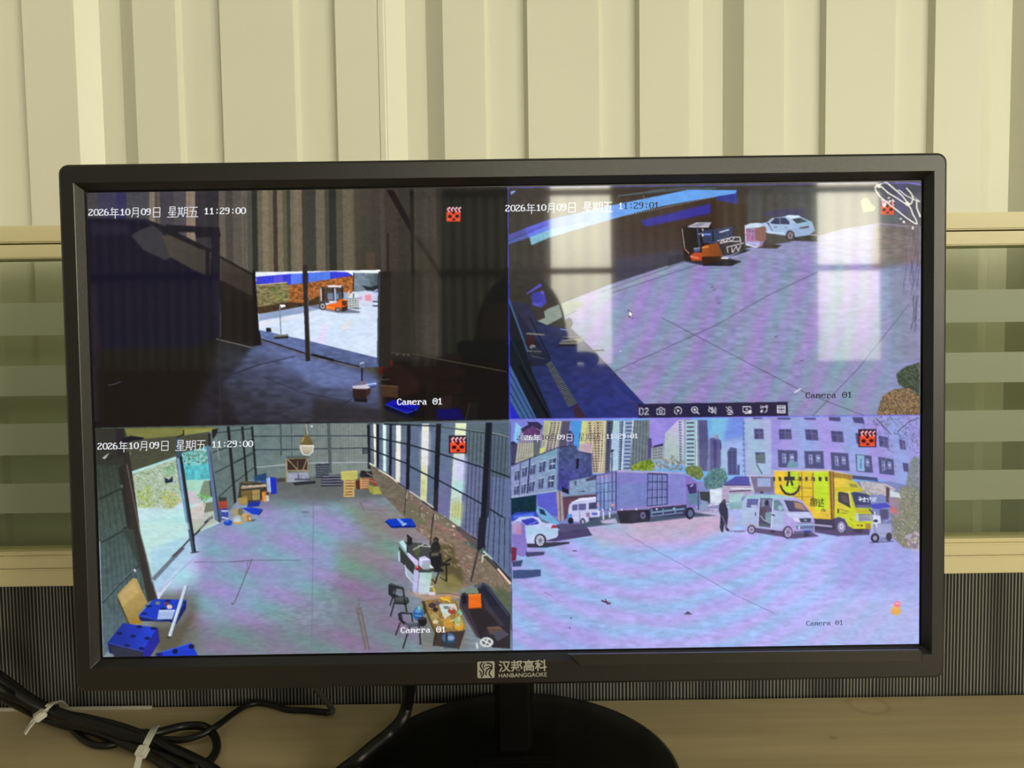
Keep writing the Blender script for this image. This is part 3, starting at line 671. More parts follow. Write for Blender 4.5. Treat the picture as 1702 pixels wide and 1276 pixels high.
def paint_hall():
    setclip(F3)
    use('O')
    rect(150, 690, 860, 1100, (84, 96, 96))
    # floor
    poly([(400, 790), (620, 800), (660, 830), (700, 870), (860, 1060), (860, 1100), (160, 1100), (160, 900)], (126, 140, 152), tex=.08, cell=2.5, seed=41, aspect=4)
    poly([(440, 790), (640, 790), (640, 826), (420, 850)], (94, 98, 96), soft=8)
    poly([(300, 880), (420, 830), (600, 850), (560, 960), (400, 1040), (280, 1000)], (140, 152, 190), soft=30, a=.8)
    poly([(250, 900), (330, 890), (330, 960), (270, 1000)], (180, 208, 232), soft=14, a=.9)
    poly([(560, 830), (680, 850), (720, 900), (620, 900)], (134, 124, 112), soft=14, a=.7)
    poly([(560, 900), (660, 900), (650, 960), (560, 960)], (122, 132, 116), soft=14, a=.6)
    poly([(560, 960), (680, 940), (700, 1080), (560, 1090)], (122, 114, 132), soft=18, a=.7)
    poly([(320, 1040), (560, 1040), (560, 1100), (320, 1100)], (116, 118, 130), soft=16, a=.7)
    poly([(250, 985), (330, 985), (330, 1100), (250, 1100)], (104, 102, 92), soft=14, a=.8)
    poly([(700, 960), (760, 960), (780, 1080), (700, 1080)], (110, 106, 92), soft=12, a=.6)
    moire([(260, 900), (440, 830), (620, 830), (720, 900), (700, 1090), (330, 1090)], ((24, -14, 26), (-20, 22, 6), (4, -6, 16)), 330, 1500, 46, .26, sx=.75, sy=1)
    moire([(260, 900), (440, 830), (620, 830), (720, 900), (700, 1090), (330, 1090)], ((10, -6, 8), (-8, 10, 0), (2, 0, 6)), 900, 500, 70, .9)
    # back wall
    use('C2')
    poly([(-300, 60), (620, 60), (640, 400), (500, 440), (-300, 480)], (104, 122, 122), grad=((126, 136, 132), (-200, 0), (500, 0)), tex=.04, cell=5)
    for x in range(-100, 600, 21): line([(x, 60), (x, 400)], .7, (86, 102, 104), a=.6)
    for y0, y1 in ((150, 152), (250, 242)): line([(-300, y0+8), (0, y0+5), (590, y1)], 1.6, (42, 56, 66))
    line([(-260, 390), (0, 365), (140, 355), (590, 350)], 1.6, (168, 176, 184)); line([(-60, 60), (-55, 300)], 3, (70, 84, 88)); line([(20, 60), (26, 320)], 1.2, (70, 84, 88)); poly([(285, 60), (310, 60), (322, 430), (300, 430)], (78, 90, 88))
    poly([(550, 248), (600, 248), (600, 290), (550, 290)], (70, 86, 90)); line([(552, 290), (552, 248), (600, 248)], 1.2, (34, 44, 50))
    poly([(590, 60), (625, 60), (640, 400), (590, 400)], (30, 36, 46))
    # left wall inside
    use('C1')
    poly([(960, 90), (1320, 90), (1340, 500), (1200, 560), (1180, 700), (1060, 860), (1030, 800)], (98, 116, 114), tex=.05, cell=4)
    for i in range(12): line([(1000+i*27, 90), (1030+i*26, 700)], .7, (84, 100, 100), a=.5)
    for a, b in (((1000, 145), (1310, 105)), ((990, 300), (1320, 190)), ((1010, 465), (1320, 310)), ((1040, 660), (1160, 555)), ((1160, 550), (1330, 420))): line([a, b], 1.6, (38, 50, 54))
    line([(1170, 380), (1310, 300)], 1.4, (38, 50, 54))
    for p in ([(1105, 90), (1130, 90), (1185, 700), (1165, 720)], [(1222, 90), (1240, 90), (1275, 530), (1258, 540)], [(1300, 90), (1318, 90), (1352, 500), (1335, 510)]): poly(p, (30, 34, 38))
    poly([(1318, 95), (1640, 90), (1640, 520), (1350, 520)], (104, 120, 120), a=.0)
    # near left wall, its top beam
    poly([(40, 105), (1010, 92), (960, 140), (440, 205), (280, 330), (400, 1021), (50, 1021)], (56, 66, 58), tex=.08, cell=4, grad=((76, 92, 88), (100, 500), (200, 1021)))
    poly([(40, 110), (280, 110), (280, 400), (50, 400)], (50, 50, 46), soft=2); poly([(205, 110), (275, 110), (290, 330), (225, 330)], (42, 38, 42), soft=1.5)
    poly([(280, 105), (1010, 95), (1000, 130), (440, 200), (300, 170)], (120, 122, 66), soft=1); poly([(760, 115), (1000, 105), (990, 128), (760, 165)], (140, 142, 74)); line([(440, 205), (700, 170), (1000, 118)], 1.2, (150, 154, 90))
    poly([(300, 200), (430, 190), (750, 165), (960, 145), (975, 250), (740, 300), (325, 475), (300, 380)], (74, 76, 60), tex=.05, cell=3); [line([(310, 250+i*26), (700, 170+i*25), (960, 135+i*20)], .7, (56, 58, 46), a=.7) for i in range(8)]
    poly([(260, 190), (330, 165), (440, 180), (430, 195), (350, 205), (270, 230)], (28, 26, 38)); line([(755, 120), (758, 155), (700, 180)], 2, (26, 28, 28)); poly([(985, 115), (1040, 105), (1020, 160), (990, 200)], (36, 34, 34)); line([(1020, 180), (1045, 365)], 1.4, (150, 156, 156))
    line([(330, 300), (300, 400)], 2, (120, 124, 104)); poly([(100, 345), (160, 300), (120, 360)], (180, 186, 176)); line([(100, 355), (150, 360), (200, 320)], 1.4, (30, 34, 30))
    for i in range(6): line([(60+i*38, 380+i*4), (95+i*48, 700+i*10), (130+i*55, 1021)], .9, (36, 44, 38), a=.8)
    line([(80, 675), (260, 590)], 3, (36, 44, 40)); line([(90, 1021), (330, 890)], 3, (36, 44, 38))
    # doorway view
    poly([(320, 475), (710, 345), (740, 305), (970, 245), (1010, 640), (1050, 870), (830, 970), (840, 1030), (420, 1030)], (176, 214, 216))
    use('O')
    poly([(214, 785), (298, 757), (322, 915), (262, 1000), (235, 900)], (180, 226, 226), grad=((206, 214, 236), (230, 850), (300, 900))); poly([(240, 880), (310, 850), (300, 900), (250, 930)], (206, 226, 232), soft=6)
    use('C1')
    g = [(325, 480), (700, 350), (720, 470), (740, 700), (640, 770), (430, 780), (360, 740)]
    poly(g, (166, 186, 160), soft=1); blobs(g, [(190, 200, 180), (130, 150, 110), (210, 226, 230), (150, 180, 120), (220, 214, 220), (100, 120, 90)], 1040, 1.15, seed=44)
    g = [(380, 620), (480, 560), (520, 700), (480, 790), (400, 750)]; blobs(g, [(170, 190, 70), (120, 150, 60), (200, 210, 110)], 260, 1.15, seed=45)
    g = [(560, 640), (640, 600), (740, 680), (650, 770), (590, 770)]; blobs(g, [(190, 200, 90), (210, 180, 110), (140, 170, 80)], 260, 1.15, seed=46)
    poly([(600, 500), (640, 520), (670, 490), (670, 540), (610, 550)], (30, 44, 70)); blobs([(580, 430), (690, 390), (690, 470), (600, 490)], [(110, 160, 110), (140, 190, 150)], 60, 1.8, seed=2)
    poly([(740, 305), (970, 245), (975, 520), (760, 525)], (88, 184, 194), tex=.15, cell=5); blobs([(740, 310), (940, 260), (960, 380), (800, 410), (740, 380)], [(104, 140, 104), (60, 90, 70), (170, 200, 170), (190, 220, 220)], 400, 1.15, seed=47)
    poly([(750, 525), (975, 520), (990, 620), (780, 690)], (166, 214, 196), soft=1); poly([(890, 620), (920, 530), (970, 525), (985, 660), (900, 690)], (124, 140, 120)); blobs([(840, 660), (900, 630), (980, 660), (940, 700), (850, 695)], [(90, 160, 80), (130, 200, 110)], 60, 1.8, seed=4); line([(970, 530), (982, 660)], 2.4, (60, 70, 66))
    poly([(770, 620), (850, 610), (900, 700), (800, 720)], (200, 190, 200), soft=2); poly([(360, 745), (780, 760), (840, 860), (840, 960), (420, 1030)], (196, 224, 232), soft=3, grad=((170, 220, 214), (400, 800), (480, 1000)))
    poly([(800, 760), (990, 690), (1040, 860), (840, 960)], (180, 190, 178), soft=1); poly([(915, 710), (1000, 700), (1010, 770), (920, 790)], (110, 120, 100), soft=1)
    for i in range(6): line([(805+i*18, 765+i*-8), (795+i*22+20, 850-i*5)], 2, (208, 196, 190)) if False else line([(800+i*22, 845-i*3), (850+i*16, 715)], 1.8, (222, 206, 204))
    line([(915, 705), (910, 840)], 2, (210, 196, 190)); line([(830, 860), (912, 840)], 2, (196, 180, 176)); line([(780, 720), (912, 706)], 1.6, (206, 200, 200))
    line([(990, 820), (900, 910), (800, 1010)], 2.2, (54, 56, 60), a=.9); line([(930, 870), (990, 820)], 4, (60, 62, 66)); line([(1000, 800), (960, 850)], 1.6, (150, 154, 160))
    # posts of the doorway
    poly([(940, 245), (965, 240), (1055, 870), (1010, 845)], (96, 116, 150)); poly([(963, 240), (975, 300), (1058, 860), (1040, 868)], (50, 60, 84)); poly([(955, 145), (975, 145), (980, 250), (960, 250)], (36, 36, 44))
    poly([(690, 180), (735, 180), (745, 330), (845, 1021), (800, 1021), (700, 400)], (62, 76, 90)); poly([(700, 350), (722, 345), (812, 1021), (795, 1021)], (120, 160, 196)); poly([(725, 340), (745, 330), (850, 1021), (828, 1021)], (28, 34, 40))
    poly([(280, 300), (320, 300), (420, 1021), (330, 1021), (250, 560)], (50, 44, 42)); line([(300, 400), (345, 640), (420, 1021)], 2, (100, 92, 84)); poly([(230, 420), (275, 400), (330, 900), (300, 900)], (38, 40, 38), soft=1)
    ell(258, 574, 10, 14, (160, 160, 150), a=.5)
    use('C3')
    poly([(85, 0), (350, 0), (540, 560), (460, 600), (330, 770), (110, 1030)], (68, 86, 82), grad=((84, 104, 112), (200, 0), (150, 900)), tex=.08, cell=5)
    for i in range(9): line([(90+i*34, 20+i*3), (100+i*42, 400+i*20), (110+i*44, 640)], .9, (46, 58, 56), a=.8)
    for i in range(6): line([(110+i*30, 640+i*10), (120+i*26, 860)], .8, (66, 84, 88), a=.6)
    line([(95, 105), (270, 10)], 2.4, (40, 48, 44)); line([(105, 590), (240, 440), (400, 290)], 3, (46, 56, 66)); line([(105, 580), (240, 432), (360, 320)], 1, (150, 160, 176), a=.7); ell(365, 330, 9, 12, (210, 216, 214))
    poly([(350, 0), (400, 0), (540, 560), (470, 585)], (50, 46, 44)); line([(398, 0), (470, 260), (545, 560)], 2, (96, 84, 80)); poly([(270, 0), (345, 0), (420, 260), (430, 380)], (44, 50, 46), soft=2, a=.6)
    poly([(405, -50), (795, -50), (810, 60), (510, 430)], (186, 222, 226), grad=((190, 226, 220), (600, 200), (480, 40)), soft=3); poly([(480, 180), (600, 120), (760, 60), (800, 90), (510, 420)], (164, 204, 226), soft=4, a=.7)
    poly([(505, 400), (760, 130), (800, 90), (830, 60), (860, 180), (540, 520)], (170, 202, 230), soft=3)
    q = [(500, 395), (525, 415), (770, 150), (735, 145)]
    poly(q, (116, 130, 146), a=.6); [line([quadlerp(q, 0, (i+.5)/30), quadlerp(q, 1, (i+.5)/30)], 1.1, (66, 72, 84)) for i in range(30)]; line([(670, 215), (750, 140), (800, 85), (890, 5)], 2.6, (46, 44, 48)); poly([(660, 220), (740, 140), (765, 150), (690, 222)], (84, 80, 88), a=.8)
    poly([(795, 0), (830, 0), (860, 185), (825, 190)], (64, 84, 104)); poly([(818, 0), (830, 0), (860, 185), (845, 190)], (24, 28, 34)); line([(815, 190), (880, 180)], 2, (50, 48, 60), a=.8)
    line([(840, 262), (1140, 262)], 1.2, (100, 104, 130)); line([(1140, 262), (1310, 248), (1700, 248)], 1.4, (92, 100, 116)); line([(1310, 240), (1170, 590)], 1.4, (84, 84, 96)); line([(1280, 250), (1270, 300)], 1, (96, 96, 104)); ell(1155, 602, 14, 12, (110, 112, 120)); line([(560, 500), (830, 240)], 1, (120, 140, 180), a=.7); line([(860, 780), (700, 900)], 1.4, (84, 84, 90), a=.6)
    poly([(490, 800), (720, 780), (850, 640), (800, 560), (840, 700), (700, 1000), (560, 1000)], (86, 82, 68), soft=6, a=.8)
    # wooden board and blue pallets
    poly([(228, 520), (350, 392), (380, 400), (465, 590), (330, 768), (318, 765), (232, 580)], (186, 158, 96), grad=((150, 128, 72), (300, 420), (380, 720))); poly([(236, 540), (360, 420), (400, 500), (270, 620)], (206, 180, 120), soft=3, a=.5); line([(228, 560), (318, 765)], 2, (60, 54, 34)); poly([(330, 740), (400, 690), (430, 760), (340, 770)], (160, 124, 50), soft=1)
    poly([(395, 700), (520, 562), (780, 568), (778, 640), (700, 765), (640, 745), (410, 740)], (12, 28, 100)); poly([(395, 695), (520, 562), (780, 568), (760, 610), (690, 700), (560, 735), (410, 705)], (22, 58, 190)); line([(400, 700), (560, 735), (690, 700)], 1.4, (60, 80, 160))
    for x, y in ((480, 620), (630, 578), (440, 680), (590, 640), (750, 590)): ell(x, y, 26, 9, (12, 24, 90))
    poly([(560, 650), (690, 650), (665, 725), (545, 725)], (162, 184, 226)); ell(645, 625, 22, 18, (216, 196, 176)); ell(620, 600, 18, 14, (110, 60, 60)); ell(550, 595, 20, 14, (110, 120, 110)); line([(560, 660), (690, 655)], 1.2, (220, 230, 250))
    poly([(765, 450), (790, 450), (655, 872), (632, 862)], (190, 210, 228)); line([(768, 455), (640, 862)], 1, (230, 240, 250)); line([(790, 455), (660, 870)], 1, (90, 96, 110)); poly([(628, 860), (660, 866), (640, 885), (625, 878)], (60, 60, 60))
    poly([(145, 915), (270, 758), (330, 768), (550, 795), (565, 905), (490, 1025), (430, 1040), (160, 1000)], (18, 26, 96), soft=.6); poly([(145, 915), (270, 758), (545, 795), (430, 985)], (24, 46, 150), grad=((32, 66, 214), (260, 860), (520, 850))); poly([(430, 985), (548, 800), (562, 905), (490, 1025), (430, 1030)], (34, 36, 150))
    for x, y in ((400, 785), (515, 800), (350, 862), (465, 880), (300, 940), (420, 962), (240, 840)): ell(x, y, 24, 12, (14, 20, 80))
    poly([(160, 940), (300, 960), (430, 990), (420, 1035), (200, 1035)], (44, 48, 66), soft=2); line([(150, 918), (430, 985)], 1.2, (70, 84, 160))
    poly([(545, 1030), (590, 985), (820, 915), (880, 1030)], (22, 58, 200)); ell(690, 985, 22, 22, (10, 16, 70)); ell(822, 945, 24, 18, (10, 16, 70)); line([(590, 990), (820, 920)], 1.2, (60, 110, 230)); ell(560, 1010, 30, 14, (14, 26, 110), soft=.5)
    # stored things along the far left wall
    use('C5')
    poly([(220, 350), (350, 340), (480, 360), (500, 500), (240, 560), (200, 500)], (54, 52, 44), soft=1.5); poly([(230, 395), (470, 365), (475, 390), (235, 410)], (176, 150, 130)); line([(240, 385), (470, 375)], 1.2, (216, 200, 190)); poly([(235, 430), (330, 420), (335, 520), (240, 520)], (112, 94, 50)); poly([(335, 420), (410, 415), (412, 510), (340, 520)], (158, 136, 84)); line([(340, 465), (410, 460)], 1, (110, 90, 50)); ell(300, 350, 55, 14, (84, 80, 62))
    poly([(200, 500), (290, 480), (300, 560), (215, 560)], (160, 136, 78)); poly([(425, 300), (480, 300), (480, 350), (420, 350)], (40, 84, 170)); poly([(355, 290), (470, 260), (480, 330), (360, 340)], (32, 66, 110), soft=1); poly([(470, 310), (510, 305), (512, 440), (480, 440)], (150, 170, 206)); poly([(505, 302), (565, 300), (570, 455), (515, 462)], (20, 44, 190)); line([(500, 306), (510, 440)], 2, (190, 206, 230))
    poly([(430, 440), (470, 430), (470, 520), (430, 535)], (206, 120, 50)); poly([(465, 470), (495, 470), (495, 525), (470, 530)], (196, 196, 200)); line([(440, 450), (460, 530)], 2, (230, 170, 90))
    poly([(240, 590), (330, 585), (430, 600), (395, 655), (340, 650)], (16, 60, 200)); poly([(300, 540), (420, 525), (400, 575), (290, 585)], (20, 46, 150)); poly([(395, 655), (430, 605), (440, 610), (400, 665)], (10, 20, 60))
    poly([(20, 520), (100, 510), (105, 600), (30, 610)], (166, 66, 52)); poly([(20, 490), (100, 490), (95, 525), (25, 530)], (50, 54, 52)); poly([(30, 600), (110, 590), (115, 690), (45, 705)], (60, 76, 160), tex=.4, cell=1.5); line([(50, 620), (110, 618)], 2.4, (206, 210, 220)); line([(55, 680), (110, 690)], 2, (220, 224, 236)); ell(112, 730, 42, 28, (20, 70, 190)); ell(100, 715, 20, 12, (60, 120, 220))
    poly([(150, 600), (235, 595), (250, 660), (225, 700), (155, 690)], (166, 150, 110)); ell(230, 625, 26, 34, (110, 106, 88)); ell(195, 695, 36, 34, (164, 190, 206)); ell(205, 725, 55, 22, (192, 160, 100)); ell(198, 705, 34, 20, (190, 206, 214)); poly([(245, 650), (280, 640), (330, 655), (335, 715), (290, 725), (250, 705)], (196, 162, 110)); poly([(285, 655), (332, 660), (334, 715), (292, 725)], (160, 122, 76)); rect(308, 680, 322, 700, (230, 224, 210)); poly([(335, 700), (385, 695), (335, 720)], (60, 66, 74), soft=.6)
    # far end
    poly([(655, 125), (865, 115), (865, 240), (665, 250)], (54, 40, 34)); line([(658, 125), (865, 118)], 2.4, (150, 130, 96)); line([(660, 125), (668, 345)], 2.4, (166, 148, 112)); line([(860, 120), (865, 260)], 2, (150, 130, 96)); line([(665, 240), (865, 235)], 2, (156, 138, 104)); line([(670, 130), (770, 232)], 2, (150, 132, 100)); line([(855, 125), (815, 235)], 2, (150, 132, 100)); line([(765, 150), (768, 235)], 1.6, (110, 96, 74))
    poly([(672, 262), (865, 258), (880, 330), (740, 345), (672, 345)], (150, 156, 176), tex=.1, cell=3); line([(740, 320), (880, 320)], 2, (40, 44, 70)); line([(770, 270), (775, 320)], 1.4, (50, 54, 74)); poly([(720, 350), (930, 335), (940, 360), (740, 378)], (34, 36, 46)); line([(555, 300), (640, 296)], 2.4, (120, 124, 110)); poly([(560, 310), (650, 305), (650, 340), (580, 350)], (64, 66, 66)); poly([(660, 100), (870, 95), (870, 122), (660, 130)], (60, 68, 68), a=.6, soft=.6)
    poly([(935, 175), (1065, 170), (1060, 300), (940, 310)], (50, 56, 66)); [line([(942, 200+i*22), (1060, 196+i*22)], 1.4, (104, 112, 130)) for i in range(5)]
    poly([(990, 280), (1180, 275), (1190, 370), (1010, 385)], (56, 58, 72)); [line([(1000, 292+i*26), (1180, 288+i*26)], 2, (116, 116, 140)) for i in range(4)]; [line([(990, 305+i*26), (1180, 302+i*26)], 1.6, (24, 26, 36)) for i in range(4)]
    poly([(1172, 250), (1330, 240), (1335, 310), (1305, 328), (1178, 328)], (184, 180, 96)); line([(1180, 252), (1325, 242)], 2, (206, 200, 110)); poly([(1200, 330), (1310, 328), (1298, 480), (1200, 480)], (120, 90, 56)); [line([(1203, 345+i*27), (1300, 343+i*27)], 2.6, (206, 172, 110)) for i in range(6)]; line([(1208, 330), (1206, 480)], 2.8, (196, 160, 100)); line([(1292, 400), (1290, 480)], 2.8, (196, 160, 100)); line([(1308, 320), (1308, 410)], 2, (180, 140, 84))
    poly([(1350, 310), (1440, 305), (1440, 410), (1355, 415)], (150, 96, 66)); [line([(1355, 330+i*22), (1435, 326+i*22)], 1.6, (206, 170, 120)) for i in range(4)]; line([(1360, 310), (1362, 412)], 2, (196, 150, 104)); poly([(1435, 315), (1520, 305), (1590, 370), (1480, 385)], (136, 70, 50)); line([(1445, 330), (1575, 372)], 1.4, (186, 120, 86)); poly([(1435, 375), (1480, 385), (1480, 465), (1440, 440)], (150, 150, 70)); poly([(1480, 392), (1588, 380), (1590, 455), (1480, 465)], (170, 166, 80)); ell(1530, 375, 12, 10, (224, 196, 176)); poly([(1310, 340), (1350, 320), (1355, 415), (1320, 410)], (80, 34, 26))
    poly([(1350, 270), (1380, 240), (1440, 250), (1500, 225), (1525, 260), (1510, 300), (1360, 300)], (34, 34, 38)); ell(1490, 245, 30, 14, (130, 130, 132)); line([(1445, 165), (1510, 200)], 2.4, (220, 220, 190)); ell(1380, 250, 24, 12, (16, 18, 26)); line([(1420, 260), (1470, 290)], 1.4, (150, 140, 140))
    line([(630, 605), (1050, 575)], 1, (160, 170, 196), a=.7); line([(912, 380), (912, 908), (900, 1920)], 1.0, (100, 106, 122), a=.7); line([(1350, 530), (1390, 610)], 1.2, (90, 96, 90), a=.8); line([(1380, 610), (1650, 612)], 1, (104, 98, 96), a=.6); ell(840, 630, 40, 8, (104, 100, 140), soft=.8)
    # right wall: sheets, light strips, posts, brick
    use('C6')
    poly([(70, 60), (1560, 30), (1560, 1276), (1240, 1276), (750, 940), (100, 480)], (98, 112, 132), grad=((118, 116, 160), (400, 100), (1100, 900)), tex=.04, cell=4)
    poly([(520, 60), (780, 60), (760, 920), (510, 740)], (96, 112, 138)); poly([(830, 60), (980, 60), (930, 1040), (790, 960)], (100, 120, 140), grad=((112, 110, 160), (0, 300), (0, 900))); poly([(1090, 50), (1290, 50), (1230, 1230), (1040, 1130)], (104, 112, 146)); poly([(1090, 50), (1290, 50), (1285, 480), (1085, 440)], (92, 108, 116), soft=3); poly([(1355, 45), (1560, 45), (1545, 640), (1340, 600)], (84, 100, 112), soft=2); poly([(1330, 600), (1545, 640), (1540, 1276), (1280, 1276)], (98, 112, 150), soft=2)
    for x0, x1, n in ((520, 615, 6), (705, 775, 5), (830, 975, 7)):
        for i in range(n):
            x = x0+(x1-x0)*(i+.5)/n; line([(x, 60), (x-22, 1000)], .6, (80, 92, 122), a=.5)
    for x in (1125, 1165, 1205, 1245): line([(x, 140), (x-45, 1230)], 1.1, (46, 56, 76))
    for x in (1385, 1425, 1465, 1505): line([(x, 180), (x-62, 1276)], 1.1, (46, 56, 76))
    def strip(p, c1, c2): poly(p, c1, grad=(c2, (0, 60), (0, 900)))
    strip([(130, 60), (155, 60), (157, 500), (140, 485)], (250, 252, 226), (230, 232, 190)); strip([(228, 60), (262, 60), (262, 560), (230, 540)], (226, 244, 240), (196, 230, 226)); strip([(365, 60), (415, 60), (405, 670), (360, 640)], (236, 240, 232), (224, 220, 204)); strip([(632, 55), (705, 55), (680, 870), (615, 840)], (238, 238, 220), (206, 206, 150)); strip([(978, 50), (1090, 50), (1025, 1140), (915, 1080)], (232, 240, 200), (196, 214, 206))
    poly([(632, 130), (705, 130), (700, 500), (632, 480)], (226, 226, 240), soft=6, a=.9); poly([(975, 380), (1080, 400), (1070, 680), (965, 640)], (206, 206, 244), soft=6); poly([(960, 640), (1070, 660), (1065, 780), (955, 760)], (180, 226, 226), soft=5); poly([(945, 860), (1060, 880), (1040, 1050), (930, 1040)], (190, 196, 130), soft=6, a=.9); poly([(930, 1020), (1040, 1040), (1025, 1140), (960, 1110)], (176, 216, 184), soft=3)
    for x in (955, 985, 1015): line([(x, 830), (x-15, 1060)], 1.2, (150, 150, 96), a=.6)
    for x in (635, 655): line([(x, 640), (x-6, 800)], 1, (150, 160, 90), a=.7)
    poly([(195, 440), (300, 380), (300, 600), (190, 540)], (74, 84, 96), a=.0)
    for p in ([(100, 190), (320, 235), (470, 265), (770, 350), (830, 370), (1290, 520), (1540, 610)], [(100, 320), (320, 410), (480, 470), (510, 500), (760, 625), (820, 650), (1260, 890), (1320, 930), (1540, 1070)], [(240, 60), (480, 68), (780, 80), (1290, 150), (1530, 185)]): line(p, 2.4, (30, 38, 50))
    line([(1350, 150), (1530, 190)], 1.6, (150, 156, 150)); line([(830, 85), (1290, 145)], 1, (150, 170, 150), a=.8)
    for p in ([(160, 60), (190, 60), (188, 520), (165, 500)], [(295, 60), (322, 60), (318, 610), (290, 590)], [(478, 60), (515, 60), (502, 740), (465, 735)], [(778, 55), (830, 55), (795, 970), (748, 960)], [(1290, 45), (1358, 45), (1330, 950), (1280, 1276), (1225, 1276)], [(62, 65), (95, 65), (100, 470), (78, 470)]): poly(p, (26, 30, 40))
    poly([(1350, 50), (1362, 50), (1335, 950), (1300, 1276), (1280, 1276)], (60, 66, 90), a=.6)
    poly([(90, 470), (180, 520), (470, 740), (750, 960), (830, 990), (1240, 1276), (760, 1276), (600, 1180), (430, 1000), (235, 800), (130, 620)], (112, 104, 90), grad=((136, 106, 100), (400, 760), (760, 1200)), tex=.12, cell=2, seed=50, aspect=2.5)
    poly([(480, 860), (760, 1030), (640, 1140), (450, 1000)], (110, 110, 84), soft=5, a=.8); poly([(780, 980), (950, 1090), (940, 1150), (800, 1080)], (110, 112, 90), soft=4, a=.8)
    line([(-460, 320), (-470, 1276)], .01, (0, 0, 0), a=0)
    rr = np.random.RandomState(3)
    for i in range(60):
        t = rr.rand(); s = rr.rand(); x = 480+t*640; y = 800+t*420+s*190-40; line([(x, y), (x+16, y+8)], 1.2, (214, 206, 196) if rr.rand() > .5 else (150, 104, 94), a=.7)
    line([(90, 465), (150, 500)], 2.4, (224, 224, 200)); line([(185, 535), (300, 600), (380, 665)], 2.2, (226, 216, 200)); line([(380, 665), (470, 725)], 1.6, (54, 50, 46)); line([(505, 755), (750, 920)], 2.2, (206, 196, 180)); line([(640, 860), (750, 940)], 2, (46, 44, 46)); line([(800, 985), (940, 1080)], 2, (96, 104, 90)); line([(950, 1110), (1000, 1150)], 3, (246, 236, 220)); line([(1000, 1150), (1250, 1276)], 1.6, (90, 80, 76)); line([(980, 1130), (1240, 1276)], 1.5, (24, 24, 30))
    line([(470, 750), (450, 1000)], 1.4, (46, 52, 46)); line([(615, 900), (612, 1020)], 1, (70, 66, 56)); line([(755, 980), (720, 1276)], 2, (40, 42, 40)); line([(480, 760), (470, 830)], 1.2, (196, 190, 176)); line([(765, 990), (770, 1050)], 1.4, (186, 182, 160)); line([(290, 610), (288, 700)], 1, (130, 120, 100), a=.8)
    poly([(250, 1070), (285, 1045), (520, 1035), (572, 1115), (560, 1132), (320, 1135)], (10, 30, 130)); poly([(258, 1062), (285, 1042), (520, 1035), (570, 1105), (320, 1118)], (16, 58, 190)); poly([(370, 1040), (400, 1040), (470, 1095), (430, 1110)], (120, 160, 226)); line([(430, 1110), (470, 1090)], 2, (200, 216, 240))
    # lamp
    use('C2')
    line([(130, 60), (132, 150)], 3.4, (104, 96, 70)); line([(128, 60), (140, 140)], 1, (220, 220, 210)); ell(173, 82, 7, 7, (236, 236, 240)); poly([(118, 150), (150, 150), (180, 205), (188, 228), (85, 228), (95, 190)], (112, 94, 54)); line([(100, 200), (115, 165)], 1.6, (186, 166, 110)); poly([(85, 222), (188, 222), (184, 250), (172, 280), (150, 298), (120, 296), (95, 275), (85, 250)], (196, 190, 166), grad=((160, 152, 130), (130, 230), (130, 290))); line([(86, 224), (90, 260), (110, 292), (150, 298), (180, 270), (187, 226)], 1.3, (236, 240, 240)); line([(85, 226), (188, 226)], 1.6, (222, 222, 210))
    # desk corner with chairs, table and sofa
    use('C4')
    poly([(630, 60), (760, 60), (1180, 300), (1490, 620), (1490, 660), (1230, 600), (1060, 650), (900, 420), (760, 260)], (128, 110, 96), tex=.14, cell=2, seed=51, aspect=2)
    poly([(830, 240), (960, 260), (1060, 560), (1040, 650), (900, 640), (820, 480)], (92, 84, 56), soft=3); poly([(760, 560), (960, 520), (1080, 640), (1000, 690), (760, 700)], (140, 130, 80), soft=4, a=.8); poly([(1150, 420), (1300, 420), (1490, 640), (1490, 800), (1270, 600)], (126, 112, 96), soft=1, tex=.14, cell=2); poly([(1340, 620), (1490, 700), (1490, 860), (1400, 760)], (92, 100, 78), soft=3)
    rr = np.random.RandomState(9)
    for i in range(70):
        x = rr.uniform(640, 1140); y = 60+(x-640)*.62+rr.uniform(0, 200); line([(x, y), (x+22, y+16)], 1.3, (206, 190, 170) if rr.rand() > .6 else (166, 118, 104), a=.6)
    poly([(1020, 80), (1200, 230), (1180, 290), (960, 90)], (84, 80, 80), a=.8)
    poly([(1200, 0), (1275, 0), (1250, 270), (1195, 310), (1180, 290)], (34, 36, 48)); poly([(1275, 0), (1490, 0), (1495, 560), (1260, 320), (1250, 270)], (98, 112, 148)); [line([(1300+i*46, 0), (1275+i*52, 330+i*46)], 1.3, (40, 48, 70)) for i in range(5)]
    poly([(1230, 310), (1490, 580), (1490, 620), (1230, 350)], (70, 70, 70)); line([(1240, 312), (1320, 380)], 3, (180, 196, 180)); line([(1330, 400), (1490, 575)], 2, (40, 40, 46)); line([(1375, 475), (1490, 610)], 3.4, (246, 206, 190)); line([(1190, 310), (1125, 590)], 3.4, (62, 62, 60)); line([(1235, 345), (1230, 410)], 2.4, (206, 206, 190)); line([(1235, 350), (1280, 345)], 2, (206, 206, 190)); line([(1245, 200), (1255, 290)], 2, (20, 20, 26))
    line([(775, 0), (750, 250)], 2, (40, 40, 36))
    # desk
    poly([(465, 215), (545, 225), (700, 240), (860, 340), (860, 480), (770, 500), (640, 500), (620, 440)], (66, 66, 70)); poly([(462, 225), (500, 210), (545, 270), (545, 320), (640, 400), (620, 445)], (186, 226, 232)); poly([(545, 320), (640, 400), (640, 445), (620, 445), (540, 350)], (206, 196, 236)); poly([(460, 260), (610, 440), (600, 530), (470, 400)], (48, 52, 52)); poly([(455, 330), (470, 300), (475, 400), (460, 410)], (190, 206, 220))
